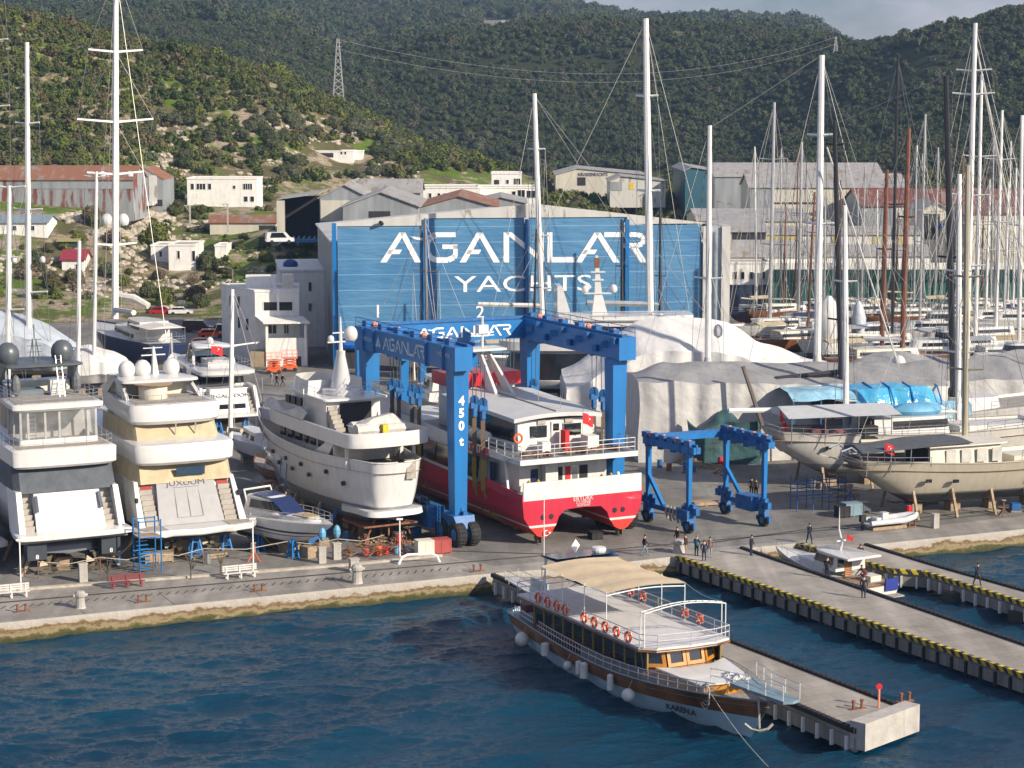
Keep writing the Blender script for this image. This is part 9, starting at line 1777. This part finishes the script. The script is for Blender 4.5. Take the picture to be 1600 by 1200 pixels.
lump(126, 950, 1.3, .36, 'round concrete bollard on the quay edge at left'); lump(558, 911, 1.5, .42, 'round concrete bollard on the quay edge in the middle'); lump(553, 893, 1.0, .35, 'square concrete block just behind the middle bollard', True); lump(1061, 863, 1.1, .5, 'shiny white ball on the quay at the corner of the middle pier')
lump(130, 909, 1.4, .32, 'white square service pedestal at the kerb below the left yacht', True, 'service_pedestal', 'pedestal'); lump(503, 880, 1.3, .3, 'white square service pedestal at the kerb left of the rusty one', True, 'service_pedestal', 'pedestal'); lump(1198, 826, 1.2, .28, 'white square pillar on the right quay beside the inflatable boat', True, 'service_pedestal', 'pedestal')
bpy.data.objects['service_pedestal.002'].location = G(1461, 825); lump(526, 874, 1.3, .32, 'rust-stained square pedestal at the kerb', True, 'service_pedestal', 'pedestal')
def cleat(px, py, label):
    t = thing('mooring_cleat', label, 'cleat', G(px, py), R(24)); mb = MB()
    for x in (-.3, .3): mb.lathe([(.12, 0), (.09, .1), (.09, .45), (.14, .5), (.13, .58)], (x, 0, 0), 8)
    mb.b2(-.6, .6, -.18, .18, 0, .05); mb.build('cleat', RUST, t)
for px_, py_, lb in ((34, 956, 'farthest left steel cleat on the quay edge'), (223, 941, 'steel cleat on the quay edge below the beige-covered yacht'), (404, 924, 'steel cleat on the quay edge below the little cruiser'), (746, 893, 'steel cleat on the quay just left of the tour boat gangway'), (1425, 823, 'steel cleat on the right quay edge'), (1340, 1108, 'rusty cleat at the near corner of the pier head'), (1414, 1096, 'steel cleat at the far corner of the pier head')): cleat(px_, py_, lb)
def post(px, py, h_, label, name='lamp_post', cat='lamp post', lean=0, r_=.05):
    t = thing(name, label, cat, G(px, py)); mb = MB(); mb.tube([(0, 0, 0), (lean, 0, h_)], r_, 6); mb.build('pole', LETW, t); mb = MB(); mb.b2(lean-.25, lean+.25, -.1, .1, h_, h_+.12); mb.build('lamp_head', LETW, t)
post(33, 925, 4.0, 'thin white lamp post at the kerb below the left yacht'); post(396, 894, 4.3, 'thin white lamp post at the kerb below the beige-covered yacht'); post(625, 880, 3.6, 'thin white lamp post in the rusty scrap at the kerb')
t = thing('warning_sign', 'red round sign on a post near the end of the tour boat pier', 'sign', G(1373, 1106)); mb = MB(); mb.tube([(0, 0, 0), (0, 0, 1.2)], .07, 6); mb.build('post', mat('orange_white_rail', ()), t); mb = MB(); mb.lathe([(.01, -.03), (.2, -.03), (.2, .03), (.01, .03)], (0, 0, 1.35), 14, 'y'); mb.build('disc', RED, t)
t = thing('low_barrier', 'white low arched barrier on the kerb beside the rusty scrap', 'barrier', G(655, 880), R(14)); mb = MB(); mb.tube([(-1.7, 0, 0), (-1.45, 0, .55), (-1, 0, .75), (1, 0, .75), (1.45, 0, .55), (1.7, 0, 0)], .11, 6); mb.build('rail', LETW, t)
# rope fence on thin posts along the kerb
k0 = [G(60, 905), G(157, 898), G(240, 892), G(318, 884), G(450, 872), G(528, 868), G(600, 862)]
for i, p in enumerate(k0): t = thing('fence_post', 'thin rusty post of the rope fence behind the kerb', 'post', p, 0, 'rope fence posts along the kerb'); mb = MB(); mb.tube([(0, 0, 0), (0, 0, 1.5)], .045, 5); mb.build('stake', RUST, t)
mb = MB(); up1 = Vector((0, 0, 1.4)); mb.tube([p+up1-Vector((0, 0, .35*(j == 1))) for a, b_ in zip(k0[:-1], k0[1:]) for j, p in enumerate((a, a.lerp(b_, .5)))]+[k0[-1]+up1], .035, 4); tag(mb.build('fence_rope', ROPE), 'pale rope slung between the thin posts behind the kerb', 'rope')
YH = mat('yellow_hose', (.65, .42, .02), .6)
for nm, ps_, m_, lb in (('hose', (V(404, 812, 172), V(412, 838, 170), G(430, 858), G(470, 868)), YH, 'yellow hose hanging from the beige-covered yacht to the ground'), ('cable', (V(215, 826, 166), V(205, 850, 165), V(185, 868, 164.5), V(160, 860, 164)), ROPE, 'grey cable looping under the stern of the left yacht')):
    mb = MB(); mb.tube(ps_, .06, 5); tag(mb.build(nm, m_), lb, nm)
# blue access stairs
t = thing('access_stairs', 'blue steel scaffold stairs between the two large left yachts', 'stairs', G(232, 893), R(28)); mb = MB()
for x in (-.9, .9):
    for y in (-.6, .9): mb.tube([(x, y, 0), (x, y, 4.3)], .06, 5)
for z_ in (1.6, 2.9, 4.2):
    for y in (-.6, .9): mb.tube([(-.9, y, z_), (.9, y, z_)], .05, 5)
mb.build('frame', BLUE, t)
for i in range(9): mb = MB(); mb.b2(-.85, .1, -.5+.12*i, -.25+.12*i, .3+.3*i, .36+.3*i); mb.build('tread', BLUE, t)
mb = MB(); mb.b2(-.9, .9, -.6, .9, 2.9, 2.97); mb.build('platform', PROPW, t)
# scrap and crates at the kerb
r_ = random.Random(9); t = thing('scrap_heap', 'tangled heap of rusty steel and branches at the kerb under the classic yacht', 'scrap', G(600, 868), R(20)); mb = MB()
for i in range(90):
    p = Vector((r_.uniform(-3.4, 3.8), r_.uniform(-.8, 1.4), r_.uniform(.05, 1.0))); d = Vector((r_.gauss(0, 1), r_.gauss(0, .5), r_.gauss(0, .8))).normalized()*r_.uniform(.4, 1.3); mb.tube([p-d*.5, p+d*.5+Vector((0, 0, .1))], r_.uniform(.02, .06), 4)
mb.v = [(x, y, max(.02, z)) for x, y, z in mb.v]; mb.build('rods', RUST, t)
for i, (x, z_, m_) in enumerate(((-1.5, .5, mat('red_box_paint', (.35, .06, .05), .6)), (.2, .35, RED), (2.2, .7, CREAM), (-.4, .9, ORANGE), (1.2, .5, mat('pale_blue_paint', ())))): mb = MB(); mb.lathe([(.25, 0), (.3, .1), (.3, .5+.2*z_), (.2, .6+.2*z_)], (x, .2, 0.02), 10); mb.build('drum', m_, t)
for px_, py_, w_, h_, m_, lb in ((688, 864, 1.5, 1.2, MATS['red_box_paint'], 'red metal crate at the right end of the rusty scrap'), (663, 868, 1.3, 1.3, CREAM, 'cream metal cabinet beside the red crate'), (247, 878, 2.2, .8, PROPW, 'brown timber stack under the beige-covered yacht'), (1330, 806, 1.6, 1.2, mat('blue_grey_paint', ()), 'blue-grey box left of the inflatable boat'), (1316, 808, 1.0, 1.0, BLACK, 'dark box left of the blue-grey box'), (1345, 800, 1.4, .9, GREYP, 'dark grey crate behind the inflatable boat'), (1100, 790, 2.4, .4, PROPW, 'low timber pallet behind the small lift'), (930, 842, .9, .6, BLACK, 'small dark trolley on the ground between the ferry hulls')):
    t = thing('crate', lb, 'crate', G(px_, py_), R(22)); mb = MB(); mb.b2(-w_/2, w_/2, -.5, .5, .1, h_); mb.build('box', m_, t); mb = MB(); [mb.b2(x-.06, x+.06, -.52, .52, 0, h_*1.01) for x in (-w_/2, 0, w_/2)]; mb.b2(-w_/2-.04, w_/2+.04, -.55, .55, h_, h_+.05); mb.build('lid', m_, t)
for i, (px_, py_) in enumerate(((298, 905), (345, 898), (170, 912))):
    t = thing('bare_sapling', ('left', 'right', 'far left')[i]+' of three leafless forked saplings growing at the kerb', 'shrub', G(px_, py_), i*1.3); mb = MB(); mb.tube([(0, 0, 0), (.05, 0, .8)], .06, 5)
    for k_ in range(7): a = k_*.9; e_ = Vector((.05+.5*math.cos(a), .5*math.sin(a), 1.5+.12*k_)); mb.tube([(.05, 0, .7), tuple((Vector((.05, 0, .8))+e_)/2+Vector((.1, 0, 0))), tuple(e_)], [.04, .03, .012], 4)
    mb.build('branches', BARK, t)
# scaffold rack under the gulets
t = thing('scaffold', 'low grey-blue tube scaffold standing under the white gulet', 'scaffold', G(1245, 800), R(16)); mb = MB()
for x in (0, 1.6, 3.2, 4.8):
    for y in (0, 1.5): mb.tube([(x, y, 0), (x, y, 3.2)], .05, 5)
for z_ in (1.2, 1.9, 2.6):
    for y in (0, 1.5): mb.tube([(0, y, z_), (4.8, y, z_)], .045, 5)
mb.build('tubes', BLUED, t)
# loose yard gear
r_ = random.Random(12); PB = mat('plastic_blue', (.02, .12, .35), .5)
def scatter_gear(n, boxes, nm, lb, cat, grp, fn):
    for i in range(n):
        x0, x1, y0, y1 = r_.choice(boxes); p = G(r_.uniform(x0, x1), r_.uniform(y0, y1)); t = thing(nm, lb, cat, p, r_.uniform(0, 3), grp); fn(t, i)
UL = [(60, 210, 862, 890), (235, 400, 850, 885), (395, 540, 840, 870), (540, 660, 835, 862)]; UR = [(1240, 1330, 745, 785), (1380, 1600, 770, 812), (1030, 1180, 725, 745)]
def drum(t, i): mb = MB(); mb.lathe([(.26, 0), (.28, .04), (.28, .4), (.3, .42), (.28, .44), (.28, .8), (.22, .82)], (0, 0, 0), 10); mb.build('drum_body', (RUST, PB, RED, STEEL, mat('dark_drum', (.05, .06, .06), .6))[i % 5], t); mb = MB(); mb.lathe([(.24, .82), (.24, .86), (.05, .86)], (0, 0, 0), 10); mb.build('lid', STEEL, t)
def pallet(t, i):
    mb = MB(); [mb.b2(-.6, .6, y, y+.14, .12, .15) for y in (-.5, -.28, -.06, .16, .36)]; mb.build('top_boards', PROPW, t); mb = MB(); [mb.b2(x, x+.1, -.5, .5, 0, .12) for x in (-.6, -.05, .5)]; mb.build('bearers', PROPW, t)
    if i % 2: mb = MB(); mb.b2(-.5, .45, -.45, .4, .15, .5+.1*(i % 4)); mb.build('load', (TC, PROPW, CHAR, PB)[i % 4], t)
def timber(t, i): [MB().bar((-.1, .22*k, .1+.16*(k == 1)), (2.2, .22*k+.1, .1+.16*(k == 1)), .16, .14).build('plank', PROPW, t) for k in range(3)]
def jack(t, i):
    mb = MB(); mb.tube([(0, 0, .3), (0, 0, 1.5)], .06, 6); [mb.bar((0, 0, .8), (.6*math.cos(a), .6*math.sin(a), 0), .07, .07) for a in (0, 2.1, 4.2)]; mb.build('tripod', (RUST, BLUE, ORANGE)[i % 3], t); mb = MB(); mb.b2(-.18, .18, -.18, .18, 1.5, 1.56); mb.build('head_plate', PROPW, t)
scatter_gear(16, UL, 'drum', 'small drum on the ground among the hulls on the left of the yard', 'drum', 'drums under the left yachts', drum); scatter_gear(9, UR, 'drum', 'small drum on the ground among the gulets on the right', 'drum', 'drums by the gulets', drum)
scatter_gear(12, UL, 'pallet', 'wooden pallet on the ground under the yachts on the left', 'pallet', 'pallets under the left yachts', pallet); scatter_gear(10, UR, 'pallet', 'wooden pallet on the ground near the gulets on the right', 'pallet', 'pallets by the gulets', pallet)
scatter_gear(10, UL, 'timber_pile', 'short pile of timber shores under the yachts on the left', 'timber', 'timber under the left yachts', timber); scatter_gear(8, UR, 'timber_pile', 'short pile of timber shores near the gulets on the right', 'timber', 'timber by the gulets', timber)
scatter_gear(10, UL[:2]+UR[:2], 'jack_stand', 'steel tripod jack stand beside a propped hull', 'stand', 'jack stands in the yard', jack)
# ---- air
mb = MB(); mb.b2(-1500, 1500, -60, 2900, -12, 330); hz = mb.build('haze', [], rec=True)
hm = bpy.data.materials.new('haze'); hm.use_nodes = True; n = hm.node_tree; n.nodes.clear(); ou = n.nodes.new('ShaderNodeOutputMaterial'); pv = n.nodes.new('ShaderNodeVolumePrincipled')
pv.inputs['Color'].default_value = (.42, .66, 1, 1); pv.inputs['Density'].default_value = .00012; pv.inputs['Anisotropy'].default_value = .2; n.links.new(pv.outputs[0], ou.inputs['Volume'])
hz.data.materials.append(hm); tag(hz, kind='stuff')
